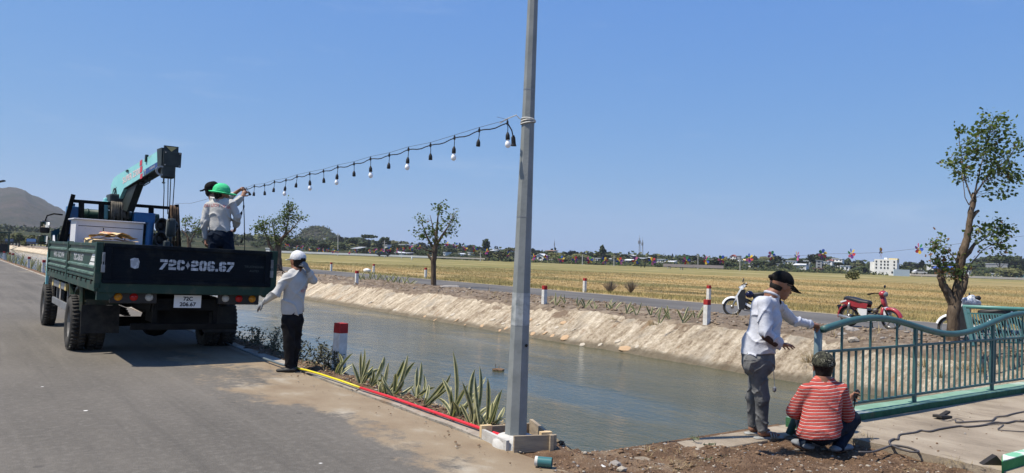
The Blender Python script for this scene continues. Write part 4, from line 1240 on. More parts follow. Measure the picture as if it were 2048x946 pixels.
q.done(q.ramp(ph, [(0.0, (0.37, 0.062, 0.050)), (0.58, (0.37, 0.062, 0.050)), (0.60, (0.74, 0.64, 0.58)), (0.68, (0.74, 0.64, 0.58)), (0.70, (0.085, 0.035, 0.045)), (0.84, (0.13, 0.04, 0.045)), (0.88, (0.37, 0.062, 0.050))]), q.noise(18, None, 6), 0.010)
UP = V3((0, 0, 1))
def hand(P, w, d, n, side, curl=0.5, sz=1.0, spread=1.0):
    d, n = d.normalized(), n.normalized()
    n = (n - d * n.dot(d)).normalized()
    s = d.cross(n).normalized() * side               # towards the thumb
    P.append((w, w + d * 0.08 * sz, 0.027 * sz, 0.038 * sz, (n, 0.5), 0.015))
    for i in range(4):
        b = w + d * (0.088 - 0.006 * abs(i - 1)) * sz + s * (1.5 - i) * 0.0205 * sz * spread
        c = curl * (0.85 + 0.12 * i)
        L = (0.040, 0.046, 0.042, 0.033)[i] * sz
        d1 = (d * math.cos(c * 0.7) + n * math.sin(c * 0.7) + s * (1.5 - i) * 0.08 * spread).normalized()
        d2 = (d * math.cos(c * 1.7) + n * math.sin(c * 1.7)).normalized()
        m_ = b + d1 * L
        P.append((b, m_, 0.0098 * sz, 0.0088 * sz, None, 0.006)); P.append((m_, m_ + d2 * L * 0.95, 0.0088 * sz, 0.0068 * sz, None, 0.004))
    t0 = w + d * 0.025 * sz + s * 0.026 * sz
    t1 = t0 + (d * 0.55 + s * 0.75 + n * 0.35).normalized() * 0.042 * sz
    P.append((t0, t1, 0.0125 * sz, 0.010 * sz, None, 0.008)); P.append((t1, t1 + (d * 0.9 + s * 0.25 + n * 0.4).normalized() * 0.032 * sz, 0.010 * sz, 0.008 * sz, None, 0.005))
def head(P, c, f, u, nk, s=1.0):
    r = f.cross(u).normalized()
    P += [(c + u * 0.028 - f * 0.028, c + u * 0.03 + f * 0.022, 0.083 * s, 0.080 * s), (c - u * 0.01 + f * 0.035, c - u * 0.05 + f * 0.04, 0.064 * s, 0.055 * s),
          (c - u * 0.075 + f * 0.045, c - u * 0.088 + f * 0.066, 0.045 * s, 0.026 * s), (c + f * 0.094 + u * 0.008, c + f * 0.112 - u * 0.026, 0.010, 0.016, None, 0.012),
          (c + f * 0.094 - u * 0.060 - r * 0.012, c + f * 0.094 - u * 0.060 + r * 0.012, 0.012, 0.012, (u, 0.6), 0.008), (c + f * 0.088 + u * 0.028 - r * 0.03, c + f * 0.088 + u * 0.028 + r * 0.03, 0.014, 0.014, None, 0.015),
          (c - u * 0.05 - f * 0.02, nk, 0.056 * s, 0.06 * s)]
    for k in (-1, 1): P.append((c + r * (0.079 * k) + u * 0.018 - f * 0.008, c + r * (0.078 * k) - u * 0.026 - f * 0.002, 0.024, 0.016, (r, 0.4), 0.008))
def limb(P, a, b, c, r0, r1, r2, k=None):
    P.append((a, b, r0, r1, None, k)); P.append((b, c, r1 * 0.98, r2, None, k))
def cap(name, m, root, c, f, u, brim=True, droop=0.0, big=1.0):
    P = [(c + u * 0.040 - f * 0.03, c + u * 0.048 + f * 0.022, 0.093 * big, 0.086 * big), (c + u * 0.070, c + u * 0.075, 0.068 * big, 0.064 * big)]
    o = flesh(name, P, 0.007, m, root, cuts=[(c + u * 0.016, -u)], wrinkle=0.004, wfreq=26)
    if brim:
        P = [(c + f * 0.075 + u * 0.035, c + f * 0.165 + u * (0.02 - droop), 0.078, 0.062, (u, 0.10))]
        flesh('brim', P, 0.006, m, o)
    return o
def hair_back(root, c, f, u):
    P = [(c + u * 0.02 - f * 0.032, c - u * 0.035 - f * 0.035, 0.090, 0.070)]
    flesh('hair', P, 0.007, MATS['hair_black'], root, cuts=[(c + f * 0.0, f), (c + u * 0.05, u)])
def shoe(root, heel, toe, m, name='shoe', r=0.046):
    P = [(heel, heel.lerp(toe, 0.45), r * 0.95, r * 1.05, (UP, 0.75)), (heel.lerp(toe, 0.45), toe, r * 1.05, r * 0.85, (UP, 0.6))]
    z = min(heel.z, toe.z) - r * 0.72
    return flesh(name, P, 0.008, m, root, cuts=[(V3((0, 0, z)), -UP)])
def person(label, loc):
    return thing('person', label, 'person', loc)
# --- worker in the white cap and pale jacket standing on the kerb with his back to us
Y0 = gnd(575, 743).y
def A(px, py, dy=0.0): return at(px, py, Y0 + dy)
f = V3((-0.80, 0.60, 0)).normalized(); r_ = f.cross(UP)
pa = person('worker in white cap, pale jacket and black trousers standing on the kerb beside the truck', V3((A(578, 740).x, Y0, 0)))
hd, nk = A(595, 523, 0.02), A(594, 541)
sl, sr, el, er, wl, wr, hl = A(574, 555, -0.13), A(612, 551, 0.13), A(553, 586, -0.20), A(627, 561, 0.10), A(529, 604, -0.08), A(616, 540, 0.0), A(516, 613, -0.02)
ch, wa, hem = A(591, 570, 0.0), A(585, 612, 0.0), A(584, 627, 0.0)
hpl, hpr, kl, kr, al, ar = A(577, 640, -0.05), A(592, 640, 0.06), A(578, 690, -0.05), A(590, 689, 0.07), A(579, 734, -0.05), A(585, 733, 0.08)
P = []
fh = V3((f.x, f.y, -0.05)).normalized()
head(P, hd, fh, UP, nk)
P += [(ch, wa, 0.10, 0.09, (f, 0.62)), (sl, sr, 0.035, 0.035), (wa, (hpl + hpr) / 2, 0.09, 0.09, (f, 0.7)), (nk, ch, 0.055, 0.07)]
limb(P, sl, el, wl, 0.034, 0.030, 0.025); limb(P, sr, er, wr, 0.034, 0.030, 0.025)
limb(P, hpl, kl, al, 0.06, 0.045, 0.034); limb(P, hpr, kr, ar, 0.06, 0.045, 0.034)
hand(P, wl, (hl - wl), V3((0.3, 0.5, -0.6)), 1, 0.45); hand(P, wr, A(606, 526, -0.05) - wr, V3((-0.7, 0.2, 0)), -1, 0.8)
flesh('body', P, 0.0065, M['skin'], pa, k=0.025)
P = [(ch + UP * 0.03, wa, 0.175, 0.155, (f, 0.68)), (wa, hem, 0.158, 0.152, (f, 0.70)), (sl, sr, 0.066, 0.066), (nk - UP * 0.03 - r_ * 0.02, nk - UP * 0.02 + r_ * 0.02, 0.062, 0.062), (A(583, 545, -0.05), A(603, 544, 0.05), 0.052, 0.052)]
limb(P, sl, el, wl + (el - wl) * 0.1, 0.068, 0.056, 0.042, 0.02); limb(P, sr, er, wr + (er - wr) * 0.15, 0.066, 0.055, 0.042, 0.02)
ja = flesh('jacket', P, 0.007, M['work_jacket'], pa, k=0.03, wrinkle=0.020, wfreq=20, seed=1.0, cuts=[(hem - UP * 0.012, -UP)], cut_after=5)
P = [(hem + UP * 0.0, hem - UP * 0.045, 0.132, 0.13, (f, 0.70))]
flesh('undershirt', P, 0.008, M['red_cloth'], pa)
P = [((hpl + hpr) / 2 + UP * 0.07, (hpl + hpr) / 2 - UP * 0.02, 0.14, 0.145, (f, 0.74))]
limb(P, hpl, kl, al, 0.098, 0.074, 0.058, 0.02); limb(P, hpr, kr, ar, 0.098, 0.074, 0.058, 0.02)
flesh('trousers', P, 0.0075, M['black_trousers'], pa, k=0.03, wrinkle=0.016, wfreq=24, seed=2.2, cuts=[(al - UP * 0.03, -UP)])
shoe(pa, A(588, 739, -0.06), A(558, 741, -0.06), M['shoe_black']); shoe(pa, A(592, 738, 0.1), A(568, 738, 0.12), M['shoe_black'])
wc_ = cap('cap', M['cap_white'], pa, hd + UP * 0.005, fh, UP)
flesh('cap_opening', [(hd - fh * 0.108 + UP * 0.030 - fh.cross(UP) * 0.02, hd - fh * 0.108 + UP * 0.030 + fh.cross(UP) * 0.02, 0.020, 0.020)], 0.005, M['hair_black'], wc_)
hair_back(pa, hd, fh, UP)
P = []; hand(P, wl, (hl - wl), V3((0.3, 0.5, -0.6)), 1, 0.45, 1.14); P.append((wl + (el - wl) * 0.12, wl, 0.036, 0.033)); flesh('glove', P, 0.006, M['glove_grey'], pa, k=0.012)
P = []; hand(P, wr, A(606, 526, -0.05) - wr, V3((-0.7, 0.2, 0)), -1, 0.8, 1.14); P.append((wr + (er - wr) * 0.15, wr, 0.036, 0.033)); flesh('glove', P, 0.006, M['glove_grey'], pa, k=0.012)
def drape_text(root, words, o, ax, ay, back, m, name='back_print', arch=0.0):
    """print lying on the jacket: letters pushed onto the cloth by the nearest surface along the view of the back"""
    t = MB()
    for wd, size, dx, dy in words: put_text(t, wd, size, o + ax * dx + ay * dy, ax, ay, bold=0.002)
    me = root.data
    from mathutils.bvhtree import BVHTree
    Mx = root_matrix(root)
    bv = BVHTree.FromPolygons([Mx @ v.co for v in me.vertices], [tuple(p.vertices) for p in me.polygons])
    out = []
    for p in t.v:
        p = V3(p)
        p = p + ay * (-arch * ((p - o).dot(ax)) ** 2)
        h = bv.ray_cast(p + back * 0.6, -back, 1.2)
        out.append(tuple((h[0] if h[0] else p) + back * 0.004))
    t.v = out
    t.build(name, m, root, False, True)
mat('jacket_print', (0.50, 0.20, 0.20), 0.8)
bk = -f
drape_text(ja, [('VIỆT', 0.05, 0.0, 0.0), ('o', 0.06, 0.05, 0.055)], A(604, 582), V3((0.6, 0.8, 0)), UP, V3((0.75, -0.66, 0)).normalized(), M['jacket_print'])
# --- two men on the truck bed holding the cable
YB = 11.75
def B(px, py, dy=0.0): return at(px, py, YB + dy)
f = V3((0.22, 0.97, 0)).normalized(); r_ = f.cross(UP)
fl = tw(1.55, 0.9, FZ)
pb = person('worker in bright green hat, pale jacket and dark jeans standing on the truck bed', V3((B(441, 500).x, YB, fl.z)))
hd, nk = B(443, 388, 0.03), B(443, 402)
sl, sr, el, er, wl, wr = B(418, 412), B(462, 407, -0.02), B(408, 443, -0.03), B(475, 434, 0.0), B(411, 478, 0.02), B(471, 453, 0.12)
ch, wa, hem = B(440, 424), B(439, 452), B(440, 461)
hpl, hpr, kl, kr = B(430, 471), B(452, 471), B(427, 509, 0.03), B(461, 509, 0.03)
al, ar = V3((B(425, 540).x, YB, fl.z + 0.09)), V3((B(464, 540).x, YB, fl.z + 0.09))
fh = V3((0.75, 0.62, -0.1)).normalized()
P = []
head(P, hd, fh, UP, nk)
P += [(ch, wa, 0.10, 0.09, (f, 0.62)), (sl, sr, 0.035, 0.035), (wa, (hpl + hpr) / 2, 0.09, 0.09, (f, 0.7)), (nk, ch, 0.055, 0.07)]
limb(P, sl, el, wl, 0.034, 0.030, 0.025); limb(P, sr, er, wr, 0.034, 0.030, 0.025)
limb(P, hpl, kl, al, 0.06, 0.045, 0.034); limb(P, hpr, kr, ar, 0.06, 0.045, 0.034)
hand(P, wl, B(412, 493) - wl, V3((0.9, 0.2, 0)), -1, 0.7); hand(P, wr, B(468, 466, 0.2) - wr, V3((-0.9, 0.2, 0)), 1, 0.9)
flesh('body', P, 0.0065, M['skin'], pb, k=0.025)
P = [(ch + UP * 0.02, wa, 0.185, 0.165, (f, 0.64)), (wa, hem, 0.168, 0.165, (f, 0.66)), (sl, sr, 0.066, 0.066), (nk - UP * 0.03, nk - UP * 0.005, 0.066, 0.066), (B(429, 407), B(454, 405), 0.055, 0.055)]
limb(P, sl, el, wl + (el - wl) * 0.08, 0.066, 0.056, 0.042, 0.015); limb(P, sr, er, wr + (er - wr) * 0.08, 0.066, 0.058, 0.044, 0.015)
ja = flesh('jacket', P, 0.007, M['work_jacket'], pb, k=0.03, wrinkle=0.020, wfreq=19, seed=4.0, cuts=[(hem - UP * 0.01, -UP)], cut_after=5)
drape_text(ja, [('DU LỊCH VINA', 0.062, 0.0, 0.0), ('o', 0.07, 0.0, 0.085)], B(439, 413), V3((0.97, -0.2, -0.03)), V3((0, 0, 1)), V3((-0.1, -1, 0.1)).normalized(), M['jacket_print'], arch=0.5)
P = [((hpl + hpr) / 2 + UP * 0.09, (hpl + hpr) / 2 - UP * 0.02, 0.145, 0.152, (f, 0.76))]
limb(P, hpl, kl, al, 0.100, 0.080, 0.066, 0.02); limb(P, hpr, kr, ar, 0.100, 0.080, 0.066, 0.02)
flesh('jeans', P, 0.0075, M['dark_jeans'], pb, k=0.025, wrinkle=0.014, wfreq=24, seed=5.2)
shoe(pb, al + V3((-0.01, -0.05, -0.06)), al + V3((0.03, 0.18, -0.06)), M['shoe_black']); shoe(pb, ar + V3((-0.01, -0.05, -0.06)), ar + V3((0.03, 0.18, -0.06)), M['shoe_black'])
P = [(hd + UP * 0.055 - fh * 0.02, hd + UP * 0.06 + fh * 0.02, 0.105, 0.10), (hd + UP * 0.05, hd + UP * 0.055, 0.125, 0.12, (UP, 0.75))]
hat = flesh('sun_hat', P, 0.007, M['hat_green'], pb, cuts=[(hd + UP * 0.02, -UP)], wrinkle=0.004, wfreq=24)
tilt = (UP + V3((0.10, 0.0, 0)) * 1.0).normalized()
flesh('hat_brim', [(hd + UP * 0.018 - fh * 0.05, hd + UP * 0.020 + fh * 0.09, 0.150, 0.140, (tilt, 0.13))], 0.006, M['hat_green'], hat, wrinkle=0.02, wfreq=16, seed=2)
hair_back(pb, hd, fh, UP)
YC = 12.25
def Cc(px, py, dy=0.0): return at(px, py, YC + dy)
f = V3((0.75, 0.66, 0)).normalized(); r_ = f.cross(UP)
pc = person('worker in black cap, arms raised, half hidden behind the green-hatted man', V3((Cc(428, 500).x, YC, fl.z)))
hd, nk = Cc(425, 381, 0.03), Cc(427, 398)
sl, sr = Cc(428, 401, 0.15), Cc(441, 408, -0.14)
el, er, wl, wr = Cc(460, 394, 0.1), Cc(464, 412, -0.2), Cc(478, 381, 0.05), Cc(484, 393, -0.15)
ch, wa, hem = Cc(431, 420), Cc(431, 448), Cc(431, 458)
hpl, hpr, kl, kr = Cc(427, 468, 0.06), Cc(438, 468, -0.06), Cc(427, 505, 0.06), Cc(442, 505, -0.04)
al, ar = V3((Cc(426, 535).x, YC + 0.08, fl.z + 0.09)), V3((Cc(444, 535).x, YC - 0.08, fl.z + 0.09))
fh = V3((0.85, 0.5, 0.05)).normalized()
P = []
head(P, hd, fh, UP, nk)
P += [(ch, wa, 0.10, 0.09, (f, 0.62)), (sl, sr, 0.035, 0.035), (wa, (hpl + hpr) / 2, 0.09, 0.09, (f, 0.7)), (nk, ch, 0.055, 0.07)]
limb(P, sl, el, wl, 0.034, 0.034, 0.026); limb(P, sr, er, wr, 0.034, 0.030, 0.025)
limb(P, hpl, kl, al, 0.06, 0.045, 0.034); limb(P, hpr, kr, ar, 0.06, 0.045, 0.034)
hand(P, wl, Cc(488, 375, 0.0) - wl, V3((0.3, -0.3, -0.9)), 1, 1.1); hand(P, wr, Cc(491, 382, -0.1) - wr, V3((0.2, 0.6, 0.5)), -1, 1.0)
flesh('body', P, 0.0065, M['skin'], pc, k=0.025)
P = [(ch + UP * 0.02, wa, 0.18, 0.16, (f, 0.64)), (wa, hem, 0.16, 0.16, (f, 0.66)), (sl, sr, 0.066, 0.066), (nk - UP * 0.03, nk - UP * 0.01, 0.064, 0.064)]
limb(P, sl, el, el.lerp(wl, 0.35), 0.070, 0.058, 0.052, 0.015); limb(P, sr, er, er.lerp(wr, 0.8), 0.072, 0.064, 0.050, 0.015)
flesh('jacket', P, 0.007, M['work_jacket'], pc, k=0.03, wrinkle=0.020, wfreq=19, seed=8.0, cuts=[(hem - UP * 0.01, -UP)], cut_after=4)
P = [((hpl + hpr) / 2 + UP * 0.09, (hpl + hpr) / 2 - UP * 0.02, 0.14, 0.145, (f, 0.74))]
limb(P, hpl, kl, al, 0.098, 0.076, 0.062, 0.02); limb(P, hpr, kr, ar, 0.098, 0.076, 0.062, 0.02)
flesh('trousers', P, 0.0085, M['black_trousers'], pc, k=0.025, wrinkle=0.006, wfreq=22)
shoe(pc, al + V3((-0.05, -0.03, -0.06)), al + V3((0.15, 0.12, -0.06)), M['shoe_black']); shoe(pc, ar + V3((-0.05, -0.03, -0.06)), ar + V3((0.15, 0.12, -0.06)), M['shoe_black'])
cp = cap('cap', M['cap_black'], pc, hd + UP * 0.002, fh, UP)
mb = MB(); mb.tube([hd - fh * 0.09 + UP * 0.03, hd - fh * 0.15 - UP * 0.005, hd - fh * 0.185 - UP * 0.01], [0.016, 0.014, 0.011], 8); mb.build('cap_strap', M['cap_black'], cp, True, True)
hair_back(pc, hd, fh, UP)
# --- standing man at the railing, in profile
YD = gnd(1525, 876).y
def Dd(px, py, dy=0.0): return at(px, py, YD + dy)
f = V3((0.93, 0.37, 0)).normalized(); r_ = f.cross(UP)
pd_ = person('man in black cap, white long-sleeved shirt and grey jeans standing beside the railing', V3((Dd(1520, 870).x, YD, 0.05)))
hd, nk = Dd(1562, 572, 0.02), Dd(1543, 590, 0.01)
sr, sl, er, el = Dd(1530, 607, -0.16), Dd(1556, 613, 0.16), Dd(1530, 664, -0.24), Dd(1586, 641, 0.42)
wr, wl = Dd(1560, 688, -0.15), Dd(1622, 649, 0.60)
ch, be, wa, hem = Dd(1531, 634), Dd(1527, 672), Dd(1518, 692), Dd(1514, 706)
hpr, hpl, kr, kl = Dd(1511, 724, -0.06), Dd(1522, 722, 0.09), Dd(1524, 794, -0.03), Dd(1507, 795, 0.12)
ar, al = Dd(1524, 862, -0.02), Dd(1505, 853, 0.17)
fh = V3((0.88, 0.22, -0.30)).normalized(); uh = (UP + fh * 0.30).normalized(); uh = (uh - fh * uh.dot(fh)).normalized()
P = []
head(P, hd, fh, uh, nk, 1.04)
P += [(ch, wa, 0.10, 0.10, (f, 0.9)), (sl, sr, 0.035, 0.035), (wa, (hpl + hpr) / 2, 0.09, 0.09, (f, 0.8)), (nk, ch, 0.06, 0.07)]
limb(P, sl, el, wl, 0.034, 0.030, 0.025); limb(P, sr, er, wr, 0.034, 0.030, 0.025)
limb(P, hpl, kl, al, 0.06, 0.045, 0.034); limb(P, hpr, kr, ar, 0.06, 0.045, 0.034)
hand(P, wr, Dd(1577, 691, -0.08) - wr, V3((0.25, -0.1, -1)), -1, 0.32, 1.0, 1.25)
hand(P, wl, Dd(1634, 650, 0.66) - wl, V3((0.15, 0.1, -1)), 1, 1.05)
for a_, dx in ((ar, 1), (al, 1)):
    t_ = a_ + f * 0.15 - UP * 0.035
    P.append((a_ - UP * 0.025, t_, 0.036, 0.026, (UP, 0.7)))
    for k in range(5): P.append((t_ + r_ * (k - 2) * 0.016, t_ + f * (0.04 - 0.005 * abs(k - 1)) + r_ * (k - 2) * 0.017, 0.010, 0.009, None, 0.006))
flesh('body', P, 0.006, M['skin'], pd_, k=0.025)
P = [(ch, be, 0.142, 0.15, (r_, 0.98)), (be, wa, 0.15, 0.152, (f, 0.95)), (wa, hem, 0.155, 0.160, (f, 0.92)), (Dd(1523, 612, 0), ch, 0.10, 0.14), (sl, sr, 0.070, 0.070), (nk + V3((-0.005, 0, -0.02)), nk + V3((0.012, 0, -0.03)), 0.062, 0.066), (Dd(1556, 690, 0.1), Dd(1557, 712, 0.1), 0.03, 0.036)]
limb(P, sr, er, er.lerp(wr, 0.88), 0.072, 0.060, 0.046, 0.012); limb(P, sl, el, el.lerp(wl, 0.95), 0.066, 0.054, 0.043, 0.012)
sh = flesh('shirt', P, 0.0065, M['white_shirt'], pd_, k=0.03, wrinkle=0.020, wfreq=22, seed=3.0, cuts=[(Dd(1514, 706), V3((0.12, 0, -1)))], cut_after=7)
mb = MB(); ring = []
for k in range(17):
    a = 2 * PI * k / 16; fr = math.cos(a)
    ring.append(nk + f * (0.066 * fr + 0.004) + r_ * (0.062 * math.sin(a)) + UP * (0.004 - 0.028 * fr))
mb.tube(ring, 0.0125, 8); q0 = nk + f * 0.07 - UP * 0.03
for k in (-1, 1): mb.add([q0 + r_ * 0.004 * k, q0 + r_ * 0.05 * k + UP * 0.02 - f * 0.01, q0 + r_ * 0.055 * k - UP * 0.045 + f * 0.005, q0 + r_ * 0.02 * k - UP * 0.065 + f * 0.014], [(0, 1, 2, 3), (3, 2, 1, 0)])
mb.build('collar', M['white_shirt'], sh, True, True)
e0, e1 = er.lerp(wr, 0.02), er.lerp(wr, 0.72)
flesh('elbow_patch', [(e0 + V3((-0.005, -0.02, -0.036)), e1 + V3((-0.01, -0.02, -0.032)), 0.036, 0.024, None)], 0.006, M['patch_brown'], sh)
P = [((hpl + hpr) / 2 + UP * 0.10, (hpl + hpr) / 2, 0.150, 0.160, (r_, 0.95)), (hpr - f * 0.035 + UP * 0.02, hpr - f * 0.035 - UP * 0.03, 0.080, 0.080)]
limb(P, hpr, kr, ar + UP * 0.03, 0.097, 0.070, 0.053, 0.02); limb(P, hpl, kl, al + UP * 0.03, 0.094, 0.067, 0.051, 0.02)
je = flesh('jeans', P, 0.007, M['grey_jeans'], pd_, k=0.025, wrinkle=0.013, wfreq=32, seed=6.2)
mb = MB(); k0 = Dd(1549, 772, -0.12); mb.tube([Dd(1547, 735, -0.1), k0], 0.003, 5); mb.ball(k0 - UP * 0.03, 0.026, 1, sq=(0.8, 0.5, 1.2)); mb.build('key_fob', M['dull_steel'], je, False, True)
mb = MB(); mb.tube([Dd(1490, 720, -0.15), Dd(1506, 722, -0.2), Dd(1520, 717, -0.21)], 0.004, 5); mb.box(Dd(1507, 721, -0.205), (0.04, 0.01, 0.014)); mb.build('pocket_flap', M['grey_jeans'], je, False, True)
for a_ in (ar, al):
    s_ = flesh('sandal', [(a_ - f * 0.05 - UP * 0.062, a_ + f * 0.20 - UP * 0.070, 0.040, 0.046, (UP, 0.35))], 0.007, M['sandal_grey'], pd_)
    for k in range(3):
        c = a_ + f * (0.08 + 0.03 * k) - UP * (0.042 + 0.006 * k)
        mb = MB(); mb.tube([c - r_ * 0.048 - UP * 0.02, c - r_ * 0.03 + UP * 0.016, c + UP * 0.026, c + r_ * 0.03 + UP * 0.016, c + r_ * 0.048 - UP * 0.02], 0.009, 6); mb.build('strap', M['sandal_grey'], s_, True, True)
cap('cap', M['cap_black'], pd_, hd + uh * 0.004, fh, uh, droop=0.02, big=1.0)
P = [(hd + uh * 0.045 - fh * 0.028, hd - uh * 0.012 - fh * 0.034, 0.0895, 0.074), (hd - fh * 0.10 + uh * 0.05, hd - fh * 0.135 + uh * 0.045, 0.018, 0.022)]
flesh('hair', P, 0.006, M['hair_black'], pd_, cuts=[(hd - fh * 0.020, fh)], wrinkle=0.004, wfreq=40)
mb = MB(); rh = fh.cross(uh).normalized()
for k in (-1, 1):
    c = hd + fh * 0.100 + uh * 0.012 + rh * (0.034 * k)
    mb.prism([(-0.03, -0.018), (0.026, -0.020), (0.03, 0.016), (-0.03, 0.018)], c, rh, uh, fh, 0.008)
    mb.beam(hd + fh * 0.095 + uh * 0.02 + rh * (0.066 * k), hd + fh * 0.0 + uh * 0.02 + rh * (0.086 * k), 0.008, 0.014, uh)
    mb.prism([(-0.02, -0.016), (0.03, -0.014), (0.03, 0.016), (-0.02, 0.014)], hd + fh * 0.075 + uh * 0.012 + rh * (0.071 * k), fh, uh, rh, 0.006)
mb.build('sunglasses', M['lens_black'], pd_, False, True)
# --- squatting man seen from behind
YE = 6.92
def Ee(px, py, dy=0.0): return at(px, py, YE + dy)
f = V3((0.15, 0.99, 0)).normalized(); r_ = f.cross(UP)
pe = person('man in camouflage cap and red striped polo shirt squatting at the railing with a tool', V3((Ee(1645, 895).x, YE, 0.04)))
hd, nk = Ee(1646, 735, 0.10), Ee(1647, 756, 0.07)
sl, sr = Ee(1614, 783, 0.05), Ee(1679, 781, 0.05)
el, er, wl, wr = Ee(1588, 822, 0.12), Ee(1693, 830, 0.12), Ee(1612, 838, 0.36), Ee(1700, 806, 0.36)
ch, wa, hem = Ee(1646, 803, 0.02), Ee(1641, 850, -0.03), Ee(1638, 868, -0.05)
hpl, hpr, kl, kr = Ee(1626, 864, 0.0), Ee(1658, 864, 0.0), Ee(1606, 838, 0.42), Ee(1705, 838, 0.36)
al, ar = Ee(1612, 890, 0.12), Ee(1676, 895, 0.06)
fh = V3((0.2, 0.97, -0.15)).normalized()
P = []
head(P, hd, fh, UP, nk)
P += [(ch, wa, 0.10, 0.09, (f, 0.7)), (sl, sr, 0.035, 0.035), (wa, (hpl + hpr) / 2, 0.09, 0.09, (f, 0.8)), (nk, ch, 0.06, 0.07)]
limb(P, sl, el, wl, 0.034, 0.030, 0.025); limb(P, sr, er, wr, 0.034, 0.030, 0.025)
limb(P, hpl, kl, al, 0.06, 0.045, 0.034); limb(P, hpr, kr, ar, 0.06, 0.045, 0.034)
hand(P, wl, V3((0.3, 0.8, -0.3)), V3((0.8, 0, -0.5)), 1, 1.0); hand(P, wr, Ee(1703, 795, 0.42) - wr, V3((0.5, 0.3, 0.3)), -1, 1.15)
for a_, d_ in ((al, V3((-0.1, 1, 0)).normalized()), (ar, V3((0.75, 0.65, 0)).normalized())): P.append((a_ - UP * 0.02, a_ + d_ * 0.16 - UP * 0.04, 0.036, 0.030, (UP, 0.7)))
flesh('body', P, 0.0065, M['skin'], pe, k=0.025)
P = [(ch, wa, 0.165, 0.165, (f, 0.78)), (wa, hem, 0.168, 0.185, (f, 0.80)), (sl, sr, 0.068, 0.068), (nk + V3((0, 0, -0.035)), nk + V3((0, 0, -0.012)), 0.068, 0.060), (Ee(1632, 768, 0.06), Ee(1662, 767, 0.06), 0.055, 0.055)]
limb(P, sl, el, el.lerp(wl, 0.5), 0.076, 0.068, 0.052, 0.015); limb(P, sr, er, er.lerp(wr, 0.45), 0.076, 0.068, 0.052, 0.015)
po = flesh('polo_shirt', P, 0.0065, M['striped_polo'], pe, k=0.03, wrinkle=0.013, wfreq=20, seed=2.0, cuts=[(hem - UP * 0.02, V3((0.12, 0, -1)))])
mat('polo_red', (0.55, 0.12, 0.085), 0.85)
flesh('collar', [(nk + V3((-0.05, -0.005, -0.008)), nk + V3((0.05, -0.005, -0.008)), 0.034, 0.034, (UP, 0.7)), (nk + V3((0, 0.0, -0.012)), nk + V3((0, 0.02, -0.01)), 0.066, 0.066, (UP, 0.5))], 0.006, M['polo_red'], po)
P = [((hpl + hpr) / 2 + UP * 0.05, (hpl + hpr) / 2 + UP * 0.01, 0.14, 0.125, (f, 0.85))]
limb(P, hpl, kl, al, 0.090, 0.072, 0.052, 0.012); limb(P, hpr, kr, ar, 0.090, 0.072, 0.052, 0.012)
flesh('trousers', P, 0.0075, M['dark_jeans'], pe, k=0.025, wrinkle=0.006, wfreq=24, cuts=[(V3((0, 0, 0.005)), -UP)])
for a_, d_ in ((al, V3((-0.1, 1, 0)).normalized()), (ar, V3((0.75, 0.65, 0)).normalized())):
    a2 = V3((a_.x, a_.y, 0.062))
    flesh('slipper', [(a2 - d_ * 0.06 - UP * 0.03, a2 + d_ * 0.18 - UP * 0.045, 0.046, 0.050, (UP, 0.55))], 0.007, M['glove_grey'], pe)
cp = cap('cap', M['camouflage'], pe, hd + UP * 0.0, fh, UP, big=1.06)
mb = MB(); mb.tube([hd - fh * 0.095 + UP * 0.03 + r_ * x for x in (-0.045, 0, 0.045)], 0.010, 6); mb.build('cap_strap', M['cap_black'], cp, True, True)
flesh('hair', [(hd + UP * 0.02 - fh * 0.03, hd - UP * 0.04 - fh * 0.03, 0.088, 0.070)], 0.007, M['hair_black'], pe, cuts=[(hd, fh), (hd + UP * 0.04, UP)])
# the tool in his hand
h0 = Ee(1703, 797, 0.42)
tl_ = thing('angle_grinder', 'black hand tool held up in the squatting man\'s right hand', 'power tool', h0)
mb = MB(); d_ = (Ee(1718, 782, 0.42) - Ee(1696, 804, 0.42)).normalized()
mb.tube([h0 - d_ * 0.07, h0 - d_ * 0.03, h0 + d_ * 0.03, h0 + d_ * 0.085, h0 + d_ * 0.10], [0.014, 0.017, 0.017, 0.021, 0.014], 10)
mb.build('body', M['black_plastic'], tl_, True, True)
mb = MB(); mb.box(h0 + d_ * 0.07 + UP * 0.02, (0.03, 0.03, 0.03), bev=0.006); mb.tube([h0 + d_ * 0.06 - UP * 0.005, h0 + d_ * 0.075 - UP * 0.05], 0.012, 8); mb.build('head', M['black_plastic'], tl_, True, True)
mb = MB(); mb.tube([h0 + d_ * 0.04 - UP * 0.02, h0 + V3((0.03, 0, -0.05)), h0 + V3((0.02, 0, -0.12)), h0 + V3((0.0, 0.02, -0.2)), V3((h0.x - 0.1, h0.y, 0.05))], 0.006, 6); mb.build('lead', M['black_plastic'], tl_, True, True)
# ---------------------------------------------------------------- street furniture and small things
mat('galvanised', (0.19, 0.205, 0.20), 0.55, (0.25, 0.265, 0.26), 5, 7, metal=0.1, dirt=(0.14, 0.15, 0.145), dscale=4, dlo=0.55, dhi=0.75, bump=0.002, bscale=60)
mat('whitewash', (0.74, 0.73, 0.70), 0.85, (0.55, 0.53, 0.49), 8, 7, lo=0.3, hi=0.55, dirt=(0.35, 0.29, 0.22), dscale=6, dlo=0.60, dhi=0.75, bump=0.004, bscale=40)
mat('post_red', (0.40, 0.025, 0.022), 0.8, (0.28, 0.018, 0.016), 12, 5, bump=0.003, bscale=40)
mat('form_wood', (0.38, 0.30, 0.20), 0.9, (0.22, 0.18, 0.135), 4, 7, stretch=(1, 1, 6), bump=0.004, bscale=30)
mat('fresh_wood', (0.62, 0.47, 0.27), 0.85, (0.50, 0.36, 0.19), 8, 5)
mat('pole_concrete', (0.50, 0.49, 0.46), 0.9, (0.38, 0.36, 0.33), 6, 7, bump=0.006, bscale=40)
